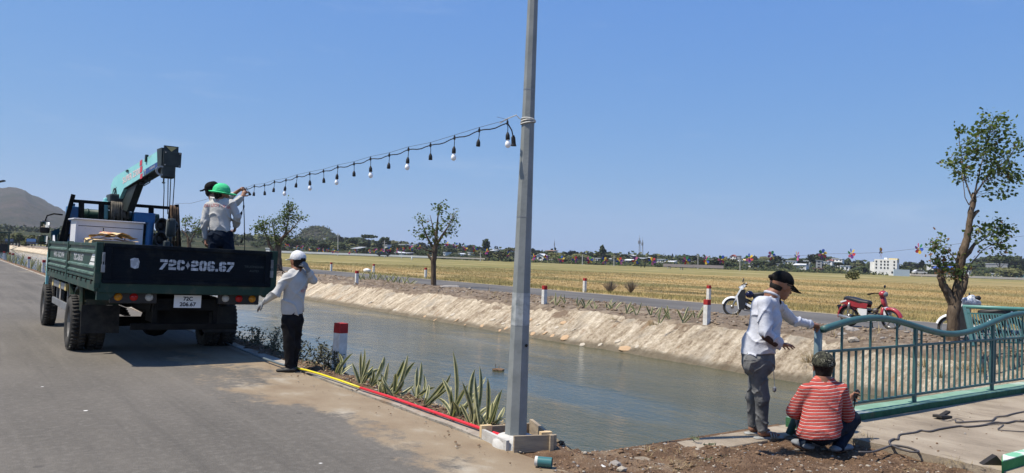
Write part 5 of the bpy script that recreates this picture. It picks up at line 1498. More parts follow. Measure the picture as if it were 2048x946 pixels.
mat('white_cord', (0.55, 0.54, 0.50), 0.8)
mat('bulb_glass', (0.86, 0.86, 0.85), 0.25, spec=0.5)
mat('cable_black', (0.012, 0.012, 0.012), 0.55)
mat('yellow_pipe', (0.66, 0.55, 0.02), 0.45)
mat('red_pipe', (0.55, 0.022, 0.035), 0.45)
mat('grey_pipe', (0.10, 0.13, 0.15), 0.5)
mat('teal_paint', (0.030, 0.090, 0.092), 0.5, (0.042, 0.112, 0.113), 9, 7, dirt=(0.10, 0.105, 0.095), dscale=14, dlo=0.62, dhi=0.76)
mat('teal_light', (0.075, 0.21, 0.185), 0.4, (0.09, 0.24, 0.21), 6, 5)
mat('post_steel', (0.17, 0.24, 0.26), 0.45, (0.21, 0.28, 0.30), 8, 6, metal=0.3)
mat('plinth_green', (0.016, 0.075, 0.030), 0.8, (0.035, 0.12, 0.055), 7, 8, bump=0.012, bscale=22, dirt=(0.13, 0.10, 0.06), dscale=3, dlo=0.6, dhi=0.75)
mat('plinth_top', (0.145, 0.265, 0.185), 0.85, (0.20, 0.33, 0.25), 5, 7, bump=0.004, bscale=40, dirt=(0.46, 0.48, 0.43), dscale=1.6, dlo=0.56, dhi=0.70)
mat('pvc_teal', (0.045, 0.15, 0.155), 0.3)
mat('cable_grey', (0.075, 0.067, 0.065), 0.6)
mat('scrap_black', (0.02, 0.017, 0.015), 0.7)
mat('leaf_green', (0.065, 0.082, 0.036), 0.5, (0.16, 0.175, 0.095), 26, 4, lo=0.4, hi=0.6, trans=(0.08, 0.11, 0.04))
mat('leaf_yellow', (0.56, 0.52, 0.25), 0.5, (0.66, 0.62, 0.36), 18, 3, trans=(0.4, 0.4, 0.1))
mat('dry_leaf', (0.36, 0.28, 0.14), 0.8, (0.24, 0.18, 0.09), 8, 4)
mat('bark', (0.060, 0.043, 0.030), 0.95, (0.16, 0.12, 0.085), 8, 9, stretch=(1, 1, 0.3), bump=0.035, bscale=22, spec=0.1)
mat('twig', (0.16, 0.125, 0.095), 0.9)
mat('tree_leaf', (0.055, 0.085, 0.020), 0.55, (0.028, 0.048, 0.014), 2.5, 3, trans=(0.16, 0.24, 0.03))
mat('tree_leaf_light', (0.15, 0.19, 0.035), 0.55, trans=(0.25, 0.33, 0.05))
mat('tree_leaf_dry', (0.16, 0.085, 0.035), 0.7, trans=(0.2, 0.1, 0.03))
# --- lamp post with its concrete foot
PB = W(4.14, 5.55)
PB = gnd(1031, 879, 0.05)
lp = thing('lamp_post', 'tall grey octagonal steel post beside the canal, string lights tied to it', 'lamp post', (PB.x, PB.y, 0))
mb = MB()
def prad(z): return 0.097 - 0.0178 * z if z < 4.4 else 0.0187 + 0.0
ptop = 6.4
zs = [0.05, 1.0, 2.0, 3.0, 4.0, 5.2, ptop]
mb.tube([(PB.x + 0.004 * z, PB.y, z) for z in zs], [max(0.045, 0.097 - 0.0145 * z) for z in zs], 8, rot=math.radians(14))
mb.build('shaft', M['galvanised'], lp, False, True)
mb = MB(); mb.lathe([(0.20, 0.0), (0.19, 0.05), (0.15, 0.085), (0.10, 0.10), (0.0, 0.10)], (PB.x, PB.y, 0.0), 20); mb.build('concrete_foot', M['pole_concrete'], lp, True, True)
mb = MB()
top = V3((PB.x + 0.004 * ptop, PB.y, ptop))
mb.tube([top, top + V3((-0.1, 0.1, 0.5)), top - NV * 0.7 + V3((0, 0, 0.75)), top - NV * 1.6 + V3((0, 0, 0.85))], 0.035, 8)
mb.box(top - NV * 1.8 + V3((0, 0, 0.86)), (0.55, 0.2, 0.08), Matrix.Rotation(HD, 3, 'Z'), bev=0.02)
mb.build('lamp_arm', M['galvanised'], lp, False, True)
zt = at(1053, 239, PB.y).z
mb = MB()
pr0 = 0.097 - 0.0145 * zt + 0.006
for k in range(3):
    mb.tube([V3((PB.x + 0.004 * zt + pr0 * math.cos(a), PB.y + pr0 * math.sin(a), zt + 0.012 * k - 0.03 + 0.012 * math.cos(a + k))) for a in [2 * PI * j / 14 for j in range(15)]], 0.006, 5, caps=False)
mb.tube([V3((PB.x - pr0, PB.y - 0.02, zt)), V3((PB.x - pr0 - 0.03, PB.y - 0.03, zt + 0.03)), V3((PB.x - pr0 - 0.11, PB.y, zt + 0.0)), V3((PB.x - pr0 - 0.17, PB.y + 0.03, zt - 0.035))], 0.005, 5)
mb.build('rope_tie', M['white_cord'], lp, False, True)
mat('worn_patch', (0.36, 0.38, 0.38), 0.7, (0.20, 0.215, 0.21), 9, 8, lo=0.42, hi=0.58, dirt=(0.10, 0.20, 0.22), dscale=16, dlo=0.64, dhi=0.70)
z0_, z1_ = at(1033, 650, PB.y).z, at(1035, 585, PB.y).z
mb = MB(); mb.tube([(PB.x + 0.004 * z, PB.y, z) for z in (z0_, z1_)], [0.0985 - 0.0145 * z for z in (z0_, z1_)], 8, caps=False, rot=math.radians(14)); mb.build('worn_patch', M['worn_patch'], lp, False, True)
mb = MB()
for z in (1.95, 3.05): mb.tube([(PB.x + 0.004 * z, PB.y, z - 0.004), (PB.x + 0.004 * z, PB.y, z + 0.004)], 0.0985 - 0.0145 * z, 8, caps=False, rot=math.radians(14))
mb.build_each('weld_seam', M['dull_steel'], lp, False, True)
mb = MB(); mb.ball(at(1053, 691, PB.y - 0.06), 0.014, 1); mb.build('bolt', M['chassis_black'], lp, False, True)
# --- timber formwork round the foot
fw = thing('formwork', 'rough wooden shuttering boards nailed in a square round the post foot', 'formwork', (PB.x, PB.y, 0))
cF, cR, cL, cB = gnd(1022, 905, 0.0), gnd(1100, 902, 0.0), gnd(962, 876, 0.0), gnd(1060, 868, 0.0)
for a, b, h, m in ((cF, cR, 0.135, 'form_wood'), (cL, cF, 0.085, 'pole_concrete'), (cB, cR, 0.14, 'form_wood'), (cL, cB, 0.10, 'form_wood')):
    mb = MB(); d = (b - a).normalized()
    mb.beam(a + UP * h / 2 + d * 0.02, b + UP * h / 2 + d * (0.05 if m == 'form_wood' else -0.06), 0.03, h)
    mb.build('board', M[m], fw, False, True)
mb = MB()
for c in (cR + V3((-0.04, 0.02, 0.10)), cL + V3((0.04, 0, 0.06))): mb.box(c, (0.10, 0.05, 0.11), Matrix.Rotation(0.4, 3, 'Z'))
mb.build_each('batten', M['fresh_wood'], fw, False, True)
# --- string of festoon lights
NODES = [(508.7, 372.7, 0), (529, 370.7, 0), (549, 364, 0), (572, 360.6, 1), (594, 353.5, 0), (619.5, 348, 1), (647, 342.6, 0), (675.5, 334.4, 1), (708, 328, 0), (741, 318, 1), (778.6, 310.6, 0), (817, 299, 1), (861, 290.6, 0), (909, 276, 1), (958.5, 261, 0), (1015, 246, 1)]
HAND = at(489, 378, 12.15)
A0 = V3((PB.x - 0.26, PB.y + 0.05, at(1015, 246, PB.y + 0.05).z))
def on_line(px, py):                              # node on the vertical plane through the post and the hand
    rx, rz = ray(px, py)
    d = HAND - A0
    # intersection in plan
    t = (A0.x - rx * A0.y) / (rx * d.y - d.x)
    Y = A0.y + t * d.y
    return V3((rx * Y, Y, EYE + rz * Y))
sl_ = thing('string_light', 'black festoon cable of sockets and white bulbs strung from the post to the truck', 'string lights', A0)
pts = [on_line(x, y) for x, y, b in NODES]
path = [HAND]
full = [HAND] + pts
for a, b in zip(full, full[1:]):
    for t in (0.2, 0.4, 0.6, 0.8): path.append(a.lerp(b, t) - UP * (0.014 * math.sin(t * PI)) + UP * 0.004 * math.sin(t * 9))
    path.append(b)
mb = MB(); mb.tube(path, 0.0055, 6)
for p in pts: mb.box(p, (0.018, 0.018, 0.03)); mb.tube([p - UP * 0.01, p + UP * 0.03], 0.005, 5)
mb.build('cable', M['cable_black'], sl_, False, True)
mb = MB(); prev = A0 + UP * 0.05; mb.tube([prev] + [p + UP * 0.028 for p in pts[::-1]] + [HAND + UP * 0.01], 0.002, 4); mb.build('carrier_wire', M['cable_grey'], sl_, False, True)
mb = MB(); pz = V3((0, 0, 0)); mb.tube([pz, pz + V3((0.003, 0, -0.05)), pz + V3((0, 0, -0.115))], 0.0045, 5)
mb.lathe([(0.010, -0.10), (0.014, -0.112), (0.022, -0.13), (0.024, -0.175), (0.021, -0.18), (0.0, -0.178)], n=12)
socket_me = mb.mesh('socket', M['cable_black'], True)
mb = MB(); mb.lathe([(0.013, -0.178), (0.015, -0.19), (0.027, -0.21), (0.031, -0.232), (0.026, -0.252), (0.014, -0.264), (0.0, -0.267)], n=14)
bulb_me = mb.mesh('bulb', M['bulb_glass'], True)
def socket_at(p, bulb, rx=0.0, ry=0.0):
    s = link('socket', socket_me, sl_)
    s.matrix_basis = Matrix.Translation(p - A0) @ Matrix.Rotation(ry, 4, 'Y') @ Matrix.Rotation(rx, 4, 'X') @ Matrix.Scale(0.80, 4)
    if bulb: link('bulb', bulb_me, s)
for (x, y, b), p in zip(NODES, pts): socket_at(p, b, rnd.uniform(-0.08, 0.08), rnd.uniform(-0.08, 0.08))
socket_at(HAND + V3((0.02, 0, 0.03)), False, 0.0, -0.55)
mb = MB(); e0 = pts[-1]; e1 = at(1026.5, 275, PB.y + 0.03); e2 = at(1027, 292, PB.y + 0.03)
mb.tube([e0, e0.lerp(e1, 0.5) + V3((0.012, 0, 0)), e1], 0.006, 6); mb.tube([e1 + UP * 0.02, e1, e2 + UP * 0.02, e2], [0.008, 0.018, 0.02, 0.026], 10); mb.build('plug', M['cable_black'], sl_, False, True)
tail = [HAND, at(487, 400, 12.1), at(487.5, 413, 12.1), at(488.5, 440, 12.1), at(489, 468, 12.1), at(489.5, 490, 12.1), V3((at(489.5, 510, 12.1).x, 12.1, fl.z + 0.02))]
mb = MB(); mb.tube(tail, 0.007, 6)
for p in (tail[2], tail[4]): mb.box(p, (0.02, 0.02, 0.04))
mb.build('cable_tail', M['cable_black'], sl_, False, True)
socket_at(tail[2], False, 0.0, 0.3); socket_at(tail[4], False, 0.0, 0.35)
# thin line running away from the hands over the truck
mb = MB(); q0, q1 = at(487, 379, 12.2), at(351, 407, 40.0); mb.tube([q0, q0.lerp(q1, 0.5) - UP * 0.1, q1], [0.002, 0.006, 0.008], 4)
fish = mb.build('pull_line', M['cable_grey']); tag(fish, 'thin dark line running back from the raised hands past the crane', 'cord')
# --- milestones: white posts with red caps
def post_mesh(seed):
    random.seed(seed)
    g = MB(); g.box((0, 0, 0.32), (0.140, 0.140, 0.68), taper=0.94, bev=0.006)
    c = MB(); c.box((0, 0, 0.60), (0.141, 0.141, 0.135), taper=0.97, bev=0.008)
    return g.mesh('shaft', M['whitewash']), c.mesh('red_cap', M['post_red'])
shaft_me, cap_me = post_mesh(1)
def milestone(p, label, group, rot=None, sc=1.0, tilt=0.0):
    o = thing('marker_post', label, 'marker post', p, HD if rot is None else rot, group)
    o.matrix_basis = o.matrix_basis @ Matrix.Rotation(tilt, 4, 'Y') @ Matrix.Scale(sc, 4)
    link('shaft', shaft_me, o); link('red_cap', cap_me, o)
    return o
ms = milestone(gnd(677, 741, 0.0) + UP * -0.03, 'red-topped white concrete post nearest us, standing among the striped plants', None, HD + 0.25, 1.0, 0.02)
FARN = [(1413, 651, 'red-topped white post on the far bank in front of the white motorbike'), (1088, 611, 'red-topped white post on the far bank just right of the lamp post'), (713, 569, 'red-topped white post on the far bank right of the white-capped worker')]
for px, py, lb in FARN: milestone(gnd(px, py, 0.03), lb, 'marker posts along the near side of the far road')
FARF = [(1417, 603, 'white marker post at the field edge directly behind another post by the white motorbike'), (1169, 584, 'white marker post at the field edge right of the lamp post'), (851, 556, 'white marker post at the field edge left of the slim tree on the far bank'), (747, 546, 'white marker post at the field edge, second farthest left of the row'), (662, 542.5, 'white marker post at the field edge just right of the white-capped worker')]
for px, py, lb in FARF: milestone(gnd(px, py, 0.0), lb, 'marker posts along the field side of the far road', None, 1.05)
for px, py, lb in ((87, 547, 'red-topped white post just left of the truck, beside its front wheel'), (63, 537, 'brownish post half hidden in plants left of the truck'), (30, 526, 'right one of the pair of distant posts at the left edge'), (25.5, 524, 'left one of the pair of distant posts at the left edge'), (15, 520, 'most distant red-topped post on the near bank at the left edge')):
    milestone(W(4.3, uv(gnd(px, py, 0.0))[1]), lb, 'marker posts along the near bank beyond the truck')
# --- variegated snake plants
def blade_mb(mb, base, tip, w, bend, tw=0.0, twist=0.3, n=7):
    d = tip - base
    L = d.length
    side = V3((math.cos(tw), math.sin(tw), 0))
    side = (side - d.normalized() * side.dot(d.normalized())).normalized()
    nrm = d.normalized().cross(side)
    rows = []
    for i in range(n + 1):
        t = i / n
        c = base + d * t + bend * (t * t * (1.0) - t) * 1.0
        ww = w * (0.55 + 1.5 * t - 0.6 * t * t) * (1 - t ** 5) * 0.75 if t < 1 else 0.0008
        a = twist * t * 2
        s_ = side * math.cos(a) + nrm * math.sin(a)
        q_ = nrm * math.cos(a) - side * math.sin(a)
        rows.append([c - s_ * ww + q_ * ww * 0.35, c - s_ * ww * 0.50 + q_ * ww * 0.10, c, c + s_ * ww * 0.50 + q_ * ww * 0.10, c + s_ * ww + q_ * ww * 0.35])
    vs = [p for r in rows for p in r]
    fs, mi = [], []
    for i in range(n):
        for k in range(4):
            fs.append((i * 5 + k, i * 5 + k + 1, i * 5 + k + 6, i * 5 + k + 5)); mi.append(1 if k in (0, 3) else 0)
    k0 = len(mb.v)
    mb.v += [tuple(p) for p in vs]; mb.f += [tuple(i + k0 for i in f) for f in fs]; mb.m += mi
def snake_plant(base, tips, label, group, w=0.026, name='snake_plant', extra=2):
    o = thing(name, label, 'plant', base, 0, group)
    for k, tp in enumerate(tips):
        mb = MB()
        b = base + V3((rnd.uniform(-0.035, 0.035), rnd.uniform(-0.035, 0.035), -0.02))
        d = tp - b
        blade_mb(mb, b, tp, w * rnd.uniform(0.8, 1.15), V3((rnd.uniform(-0.16, 0.16), rnd.uniform(-0.08, 0.08), rnd.uniform(-0.20, 0.02))), rnd.uniform(-0.5, 0.5), rnd.uniform(-0.5, 0.5))
        mb.build('leaf', [M['leaf_green'], M['leaf_yellow']], o, True, True)
    for k in range(extra):
        mb = MB(); a = rnd.uniform(0, 6.28); L = rnd.uniform(0.10, 0.2)
        blade_mb(mb, base - UP * 0.02, base + V3((math.cos(a) * 0.12, math.sin(a) * 0.12, L)), w * 0.8, V3((0, 0, -0.05)), a, 0.4)
        mb.build('leaf', [M['leaf_green'], M['leaf_yellow']], o, True, True)
    return o
NEARP = [((225, 350), [(235, 200), (328, 203), (268, 240)], 'small snake plant growing against the nearest red-topped post'),
 ((310, 412), [(400, 168), (378, 195), (432, 240), (322, 262), (458, 288)], 'bushy snake plant, second from the red-topped post'),
 ((425, 410), [(520, 225), (505, 262)], 'two-leaved snake plant with a tall pale leaf leaning right, near the yellow conduit end'),
 ((510, 462), [(548, 262), (645, 245), (500, 330)], 'dark snake plant with leaves leaning right behind the start of the red conduit'),
 ((575, 472), [(668, 212), (712, 258), (642, 372), (608, 400), (590, 330)], 'broad snake plant with one tall green leaf and several short pale ones'),
 ((718, 490), [(750, 258), (726, 285), (760, 330)], 'narrow upright pale snake plant standing alone before the water'),
 ((750, 545), [(935, 328), (895, 375), (650, 560), (700, 500)], 'sprawling snake plant with long leaves leaning right over the red conduit'),
 ((815, 622), [(932, 408), (878, 362), (1060, 505), (850, 480)], 'snake plant with slanting leaves low beside the red conduit, left of the tallest one'),
 ((962, 612), [(945, 192), (1150, 350), (935, 430)], 'tallest snake plant, one dark upright leaf and one drooping'),
 ((1010, 655), [(1110, 283), (1083, 300), (1003, 382), (1075, 480)], 'snake plant with long leaves crossing left of the lamp post'),
 ((1130, 668), [(1082, 340), (1160, 358)], 'thin two-leaved snake plant, second nearest the lamp post'),
 ((1165, 672), [(1220, 495), (1250, 428), (1265, 535)], 'short dark snake plant closest to the lamp post')]
for (bx_, by_), tips, lb in NEARP:
    b = gnd(600 + bx_ / 3.091, 640 + by_ / 3.091, 0.0)
    v_, u_ = uv(b); b = W(min(4.42, max(v_, 4.17)), u_, 0.0)
    tp = [at(600 + x / 3.091, 640 + y / 3.091, b.y + rnd.uniform(-0.12, 0.15)) for x, y in tips]
    for _ in range(2):
        a_ = rnd.uniform(0, 6.28); L_ = rnd.uniform(0.12, 0.26)
        tp.append(b + V3((math.cos(a_) * L_ * 0.9 + 0.10, math.sin(a_) * L_ * 0.5, L_ * rnd.uniform(0.7, 1.5))))
    snake_plant(b, tp, lb, 'snake plants along the near kerb', 0.027, extra=1)
FARP = [(1365, 645, 36), (1392, 640, 34), (1340, 640, 30), (1318, 645, 34), (1302, 635, 30), (1272, 632, 44), (1252, 630, 28), (1228, 624, 26), (1216, 622, 30), (1190, 620, 20), (1170, 617, 22), (1155, 615, 24), (1130, 612, 26), (1112, 612, 28), (1096, 610, 22)]
ORD = ['nearest','second','third','fourth','fifth','sixth','seventh','eighth','ninth','tenth','eleventh','twelfth','thirteenth','fourteenth','fifteenth']
for kf, (px, py, h) in enumerate(FARP):
    b = gnd(px, py, 0.04); s_ = b.y / FPX
    tp = [b + V3((rnd.uniform(-0.22, 0.3), rnd.uniform(-0.1, 0.1), h * s_ * rnd.uniform(0.45, 1.0))) for _ in range(rnd.randint(3, 5))]
    snake_plant(b, tp, ORD[kf] + ' snake plant from the white post by the white motorbike, on the far bank', 'snake plants on the far bank right of the lamp post', 0.03, extra=0)
FARQ = [(722, 562), (733, 563), (742, 561), (752, 563), (766, 562), (775, 565), (786, 566), (797, 568), (808, 569), (819, 571)]
for kf, (px, py) in enumerate(FARQ):
    b = gnd(px, py, 0.05); s_ = b.y / FPX
    tp = [b + V3((rnd.uniform(-0.3, 0.4), rnd.uniform(-0.2, 0.2), rnd.uniform(10, 21) * s_)) for _ in range(5)]
    snake_plant(b, tp, ORD[kf] + ' snake plant from the white marker post left of the slim tree, far bank', 'snake plants on the far bank left of the slim tree', 0.035, extra=0)
for k in range(30):
    u = 16.5 + 2.0 * k * (0.5 + 0.02 * k)
    if 17.5 < u < 19.2 or u > 70: continue
    b = W(4.25 + rnd.uniform(-0.08, 0.1), u, 0.0)
    tp = [b + V3((rnd.uniform(-0.3, 0.4), rnd.uniform(-0.2, 0.2), rnd.uniform(0.35, 0.75))) for _ in range(6)]
    snake_plant(b, tp, 'dense snake plant clump on the near bank beyond the truck', 'snake plants on the near bank beyond the truck', 0.03, extra=0)
# --- weeds on the bank in the truck's shade
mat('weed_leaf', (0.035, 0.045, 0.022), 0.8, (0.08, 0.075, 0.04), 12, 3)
def weed(base, h, seed, label, group):
    r = random.Random(seed)
    o = thing('weed', label, 'weed', base, 0, group)
    st, lf = MB(), MB()
    for k in range(r.randint(4, 6)):
        a = r.uniform(0, 6.28); d = V3((math.cos(a) * 0.35, math.sin(a) * 0.35, 1)).normalized()
        pts = [V3((0, 0, -0.03))]
        for i in range(5): pts.append(pts[-1] + (d + V3((r.uniform(-.3, .3), r.uniform(-.3, .3), 0))) * (h / 5 * r.uniform(0.8, 1.1)))
        st.tube(pts, [0.005, 0.004, 0.004, 0.003, 0.002, 0.001], 4)
        for i in range(1, 6):
            for _ in range(5):
                p = pts[i].lerp(pts[i - 1], r.random()); t = V3((r.uniform(-1, 1), r.uniform(-1, 1), r.uniform(-.3, .8))).normalized() * r.uniform(0.03, 0.07); s_ = t.orthogonal().normalized() * 0.010
                lf.add([p, p + t * 0.5 + s_, p + t, p + t * 0.5 - s_], [(0, 1, 2, 3)])
    st.build('stem', M['twig'], o); lf.build('leaf_spray', M['weed_leaf'], o)
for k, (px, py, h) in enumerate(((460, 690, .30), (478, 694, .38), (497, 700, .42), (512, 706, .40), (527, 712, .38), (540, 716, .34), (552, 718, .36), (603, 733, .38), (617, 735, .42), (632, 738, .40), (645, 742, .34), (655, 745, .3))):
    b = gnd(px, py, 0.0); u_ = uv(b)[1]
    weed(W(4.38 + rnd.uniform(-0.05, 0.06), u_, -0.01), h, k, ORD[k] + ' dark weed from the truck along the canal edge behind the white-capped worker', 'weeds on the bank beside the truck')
hw_ = MB()  # low weeds as a thick dark mass, also standing in for the truck's shade
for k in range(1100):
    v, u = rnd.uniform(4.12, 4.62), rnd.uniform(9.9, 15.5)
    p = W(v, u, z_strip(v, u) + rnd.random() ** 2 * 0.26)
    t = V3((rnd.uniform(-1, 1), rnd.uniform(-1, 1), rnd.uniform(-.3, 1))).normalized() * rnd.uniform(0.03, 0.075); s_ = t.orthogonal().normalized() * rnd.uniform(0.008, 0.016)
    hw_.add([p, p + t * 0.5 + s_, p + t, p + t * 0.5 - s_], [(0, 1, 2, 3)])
tag(hw_.build('shading_weeds', M['weed_leaf']), kind='stuff')
# --- conduits along the kerb
def pipe_along(name, label, pxs, m, r, cat='pipe'):
    pts = [gnd(px, py, 0.05) for px, py in pxs]
    mb = MB(); mb.tube(pts, r, 8)
    o = mb.mesh(name, M[m], True); c = pts[0].copy(); o.transform(Matrix.Translation(-c))
    ob = link(name, o); ob.location = c
    return tag(ob, label, cat)
pipe_along('conduit', 'yellow plastic conduit lying along the plants behind the worker\'s shoes', [(590, 735.5), (612, 740), (640, 748), (680, 761), (720, 775)], 'yellow_pipe', 0.013)
pipe_along('conduit', 'red plastic conduit lying along the plants up to the lamp post', [(721, 775.5), (780, 794), (850, 818), (930, 846), (1000, 870), (1030, 880)], 'red_pipe', 0.0155)
pipe_along('conduit', 'grey conduit on the kerb running from the worker\'s feet under the truck', [(430, 675), (470, 694), (520, 714), (560, 728), (588, 735)], 'grey_pipe', 0.016)
# teal pipe offcut
a, b = gnd(1071, 922, 0.045), gnd(1104, 925, 0.045)
po_ = thing('pipe_offcut', 'short teal plastic pipe offcut lying on the soil below the shuttering', 'pipe', (a + b) / 2)
mb = MB(); d = (b - a).normalized(); mb.tube([a, b], 0.038, 18, caps=False); mb.tube([b, a], 0.034, 18, caps=False); mb.build('tube', M['pvc_teal'], po_, True, True)
mb = MB(); mb.tube([a - d * 0.002, a + d * 0.02], 0.0388, 18, caps=False); mb.build('white_band', M['white_cord'], po_, True, True)
# --- plinth and railing over the canal
pv0, pv1, pu = 6.98, 16.2, 4.64
pn = thing('plinth', 'long low green-painted concrete kerb carrying the wavy railing', 'plinth', W(7, pu, 0), HD)
mb = MB(); n = 60
P, Fc = [], []
for i in range(n):
    v = (pv1 - pv0) * i / (n - 1)
    for u, z in ((-0.145, 0.0), (-0.14, 0.098), (0.145, 0.098), (0.15, -0.3)):
        P.append((v - 0.02, u + zn(v, z * 9, 3, 0.008), z + (zn(v, u, 4, 0.006) if z > 0 else 0)))
for i in range(n - 1):
    for k in range(3): Fc.append((i * 4 + k, i * 4 + k + 1, (i + 1) * 4 + k + 1, (i + 1) * 4 + k))
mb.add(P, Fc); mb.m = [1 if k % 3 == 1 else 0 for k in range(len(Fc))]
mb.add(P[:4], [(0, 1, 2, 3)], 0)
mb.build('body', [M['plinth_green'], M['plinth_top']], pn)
rl = thing('railing', 'teal steel railing with a wavy handrail over the canal', 'railing', W(7.25, 4.62, 0.095), HD)
def vl(v, z, u=0.0): return V3((v - 7.25, u, z - 0.095))
def zr_(v): return 0.972 + 0.112 * math.cos(2 * PI * (v - 8.24) / 3.86)
mb = MB(); vs_ = lin(7.33, 16.0, 120); mb.tube([vl(v, zr_(v)) for v in vs_], 0.036, 14); mb.build('handrail', M['teal_paint'], rl, True)
for z, nm in ((0.755, 'middle_rail'), (0.187, 'bottom_rail')):
    mb = MB(); mb.box(vl((7.33 + 16.0) / 2, z), (16.0 - 7.33, 0.03, 0.026), bev=0.004); mb.build(nm, M['teal_paint'], rl)
mb = MB(); mb.box((0, 0, 0.43), (0.05, 0.035, 0.86), bev=0.004); mb.box((0, 0, 0.004), (0.10, 0.09, 0.008)); post_me = mb.mesh('post', M['teal_paint'])
for v in (9.20, 11.20, 13.20, 15.20): 
    o = link('post', post_me, rl); o.location = vl(v, 0.096)
    o.scale.z = (zr_(v) - 0.096 - 0.02) / 0.86
mb = MB(); mb.box((0, 0, 0.5), (0.020, 0.020, 1.0)); bar_me = mb.mesh('baluster', M['teal_paint'])
k = 0
v = 7.40
while v < 16.0:
    near_post = min(abs(v - q_) for q_ in (9.20, 11.20, 13.20, 15.20)) < 0.05
    if not near_post:
        o = link('baluster', bar_me, rl)
        top_ = zr_(v) - 0.02 if k % 4 == 2 else 0.745
        o.location = vl(v, 0.197); o.scale.z = top_ - 0.197
    k += 1; v += 0.1385
pp = at(1637, 655, 8.12)
ep = thing('steel_post', 'grey round steel post held upright by the standing man at the railing end', 'post', (pp.x, pp.y, 0.0))
mb = MB(); mb.tube([(pp.x - 0.004, pp.y, 0.02), (pp.x, pp.y, pp.z - 0.004), (pp.x, pp.y, pp.z)], [0.040, 0.040, 0.037], 18); mb.build('tube', M['post_steel'], ep, True, True)
mb = MB(); mb.tube([(pp.x, pp.y, pp.z), (pp.x, pp.y, pp.z + 0.003)], 0.034, 18); mb.build('end_cap', M['teal_paint'], ep, False, True)
g0, g1 = at(1606, 800, 7.5), gnd(1578, 868, 0.02)
br_ = thing('steel_pipe', 'dark teal pipe slanting down from the squatting man\'s left arm to the ground', 'pipe', g1)
mb = MB(); mb.tube([g1, g0], 0.034, 14); mb.build('tube', M['teal_paint'], br_, True, True)
# green block at the right edge
gb = gnd(2003, 948, 0.02); 
gk = thing('painted_block', 'bright green concrete block with chipped white top at the bottom right corner', 'block', gb, HD)
mat('block_green', (0.02, 0.17, 0.045), 0.8, (0.035, 0.22, 0.065), 7, 6, bump=0.008, bscale=25)
mat('block_top', (0.62, 0.63, 0.58), 0.85, (0.16, 0.42, 0.26), 6, 6, lo=0.5, hi=0.6, bump=0.006, bscale=30)
fa = gb.copy(); fb = fa + NV * 2.4; fc = fb + V3((0.6, 0.8, 0)) * 0.26; fd = fa + V3((0.53, 0.85, 0)) * 0.26
def slab4(z0, z1, grow):
    c = (fa + fb + fc + fd) / 4; ring = [c + (p - c) * grow for p in (fa, fb, fc, fd)]
    m_ = MB(); m_.add([V3((p.x, p.y, z0)) for p in ring] + [V3((p.x, p.y, z1)) for p in ring], [(3, 2, 1, 0), (4, 5, 6, 7)] + [(i, (i + 1) % 4, 4 + (i + 1) % 4, 4 + i) for i in range(4)]); return m_
slab4(-0.02, 0.115, 1.0).build('body', M['block_green'], gk, False, True)
slab4(0.112, 0.122, 0.985).build('top', M['block_top'], gk, False, True)
# --- welding cables, scrap
def cable(name, label, pts, r, m, z=0.045, cat='cable'):
    p3 = [gnd(1680 + x / 5.565, 780 + y / 5.565, z) for x, y in pts]
    out = []
    for i in range(len(p3) - 1):
        a, b, c, d = p3[max(i - 1, 0)], p3[i], p3[i + 1], p3[min(i + 2, len(p3) - 1)]
        for t in (0, 0.25, 0.5, 0.75):
            out.append(0.5 * ((2 * b) + (c - a) * t + (2 * a - 5 * b + 4 * c - d) * t * t + (3 * b - a - 3 * c + d) * t ** 3))
    out.append(p3[-1])
    mb = MB(); mb.tube(out, r, 7)
    me = mb.mesh(name, M[m], True); c0 = p3[0].copy(); me.transform(Matrix.Translation(-c0)); o = link(name, me); o.location = c0
    return tag(o, label, cat)
cable('welding_cable', 'thick dark cable looping across the concrete from the squatting man', [(205, 690), (340, 690), (450, 662), (560, 622), (640, 618), (760, 638), (875, 682), (820, 690), (700, 665), (608, 630), (556, 600), (552, 568), (600, 545), (644, 546), (660, 500), (740, 485), (840, 470), (900, 450), (1000, 460), (1100, 435), (1250, 410), (1340, 400), (1420, 408), (1580, 393), (1720, 360), (1850, 365), (1950, 345), (2060, 345), (2400, 300)], 0.0095, 'cable_grey')
cable('welding_cable', 'thinner cable on the concrete closer to the plinth, passing the black scrap', [(1285, 335), (1300, 360), (1400, 355), (1560, 345), (1690, 338), (1740, 300), (1840, 288), (1920, 265), (2060, 238), (2400, 190)], 0.008, 'cable_grey')
cable('thin_cable', 'thin loose cable ends at the right edge of the concrete', [(2400, 470), (2048, 462), (1900, 455), (1760, 440), (1800, 402), (1812, 378), (1700, 382), (1500, 400)], 0.005, 'cable_grey')
cable('thin_cable', 'short wire curl beside the black scrap metal', [(1120, 330), (1200, 345), (1300, 318), (1380, 350), (1290, 352)], 0.004, 'cable_grey')
sp = gnd(1680 + 1140 / 5.565, 780 + 310 / 5.565, 0.04)
sc_ = thing('scrap_metal', 'flat black piece of scrap lying on the concrete near the plinth', 'scrap', sp, HD)
mb = MB(); mb.box((0, 0, 0.015), (0.24, 0.10, 0.03), Matrix.Rotation(0.1, 3, 'Y'), bev=0.005); mb.build('plate', M['scrap_black'], sc_)
mb = MB(); mb.box((0.12, 0.03, 0.03), (0.15, 0.05, 0.025), Matrix.Rotation(-0.2, 3, 'Y'), bev=0.004); mb.build('bracket', M['scrap_black'], sc_)
cl = gnd(1680 + 1715 / 5.565, 780 + 845 / 5.565, 0.03)
ck = MB(); ck.prism([(-0.10, -0.0), (0.08, 0.0), (0.07, 0.03), (0.02, 0.085), (-0.03, 0.05)], (0, 0, 0), (1, 0, 0), (0, 0, 1), (0, 1, 0), 0.06); co = ck.build('scrap_metal', M['scrap_black']); co.location = cl; tag(co, 'dark broken chunk beside the bright green block', 'scrap')
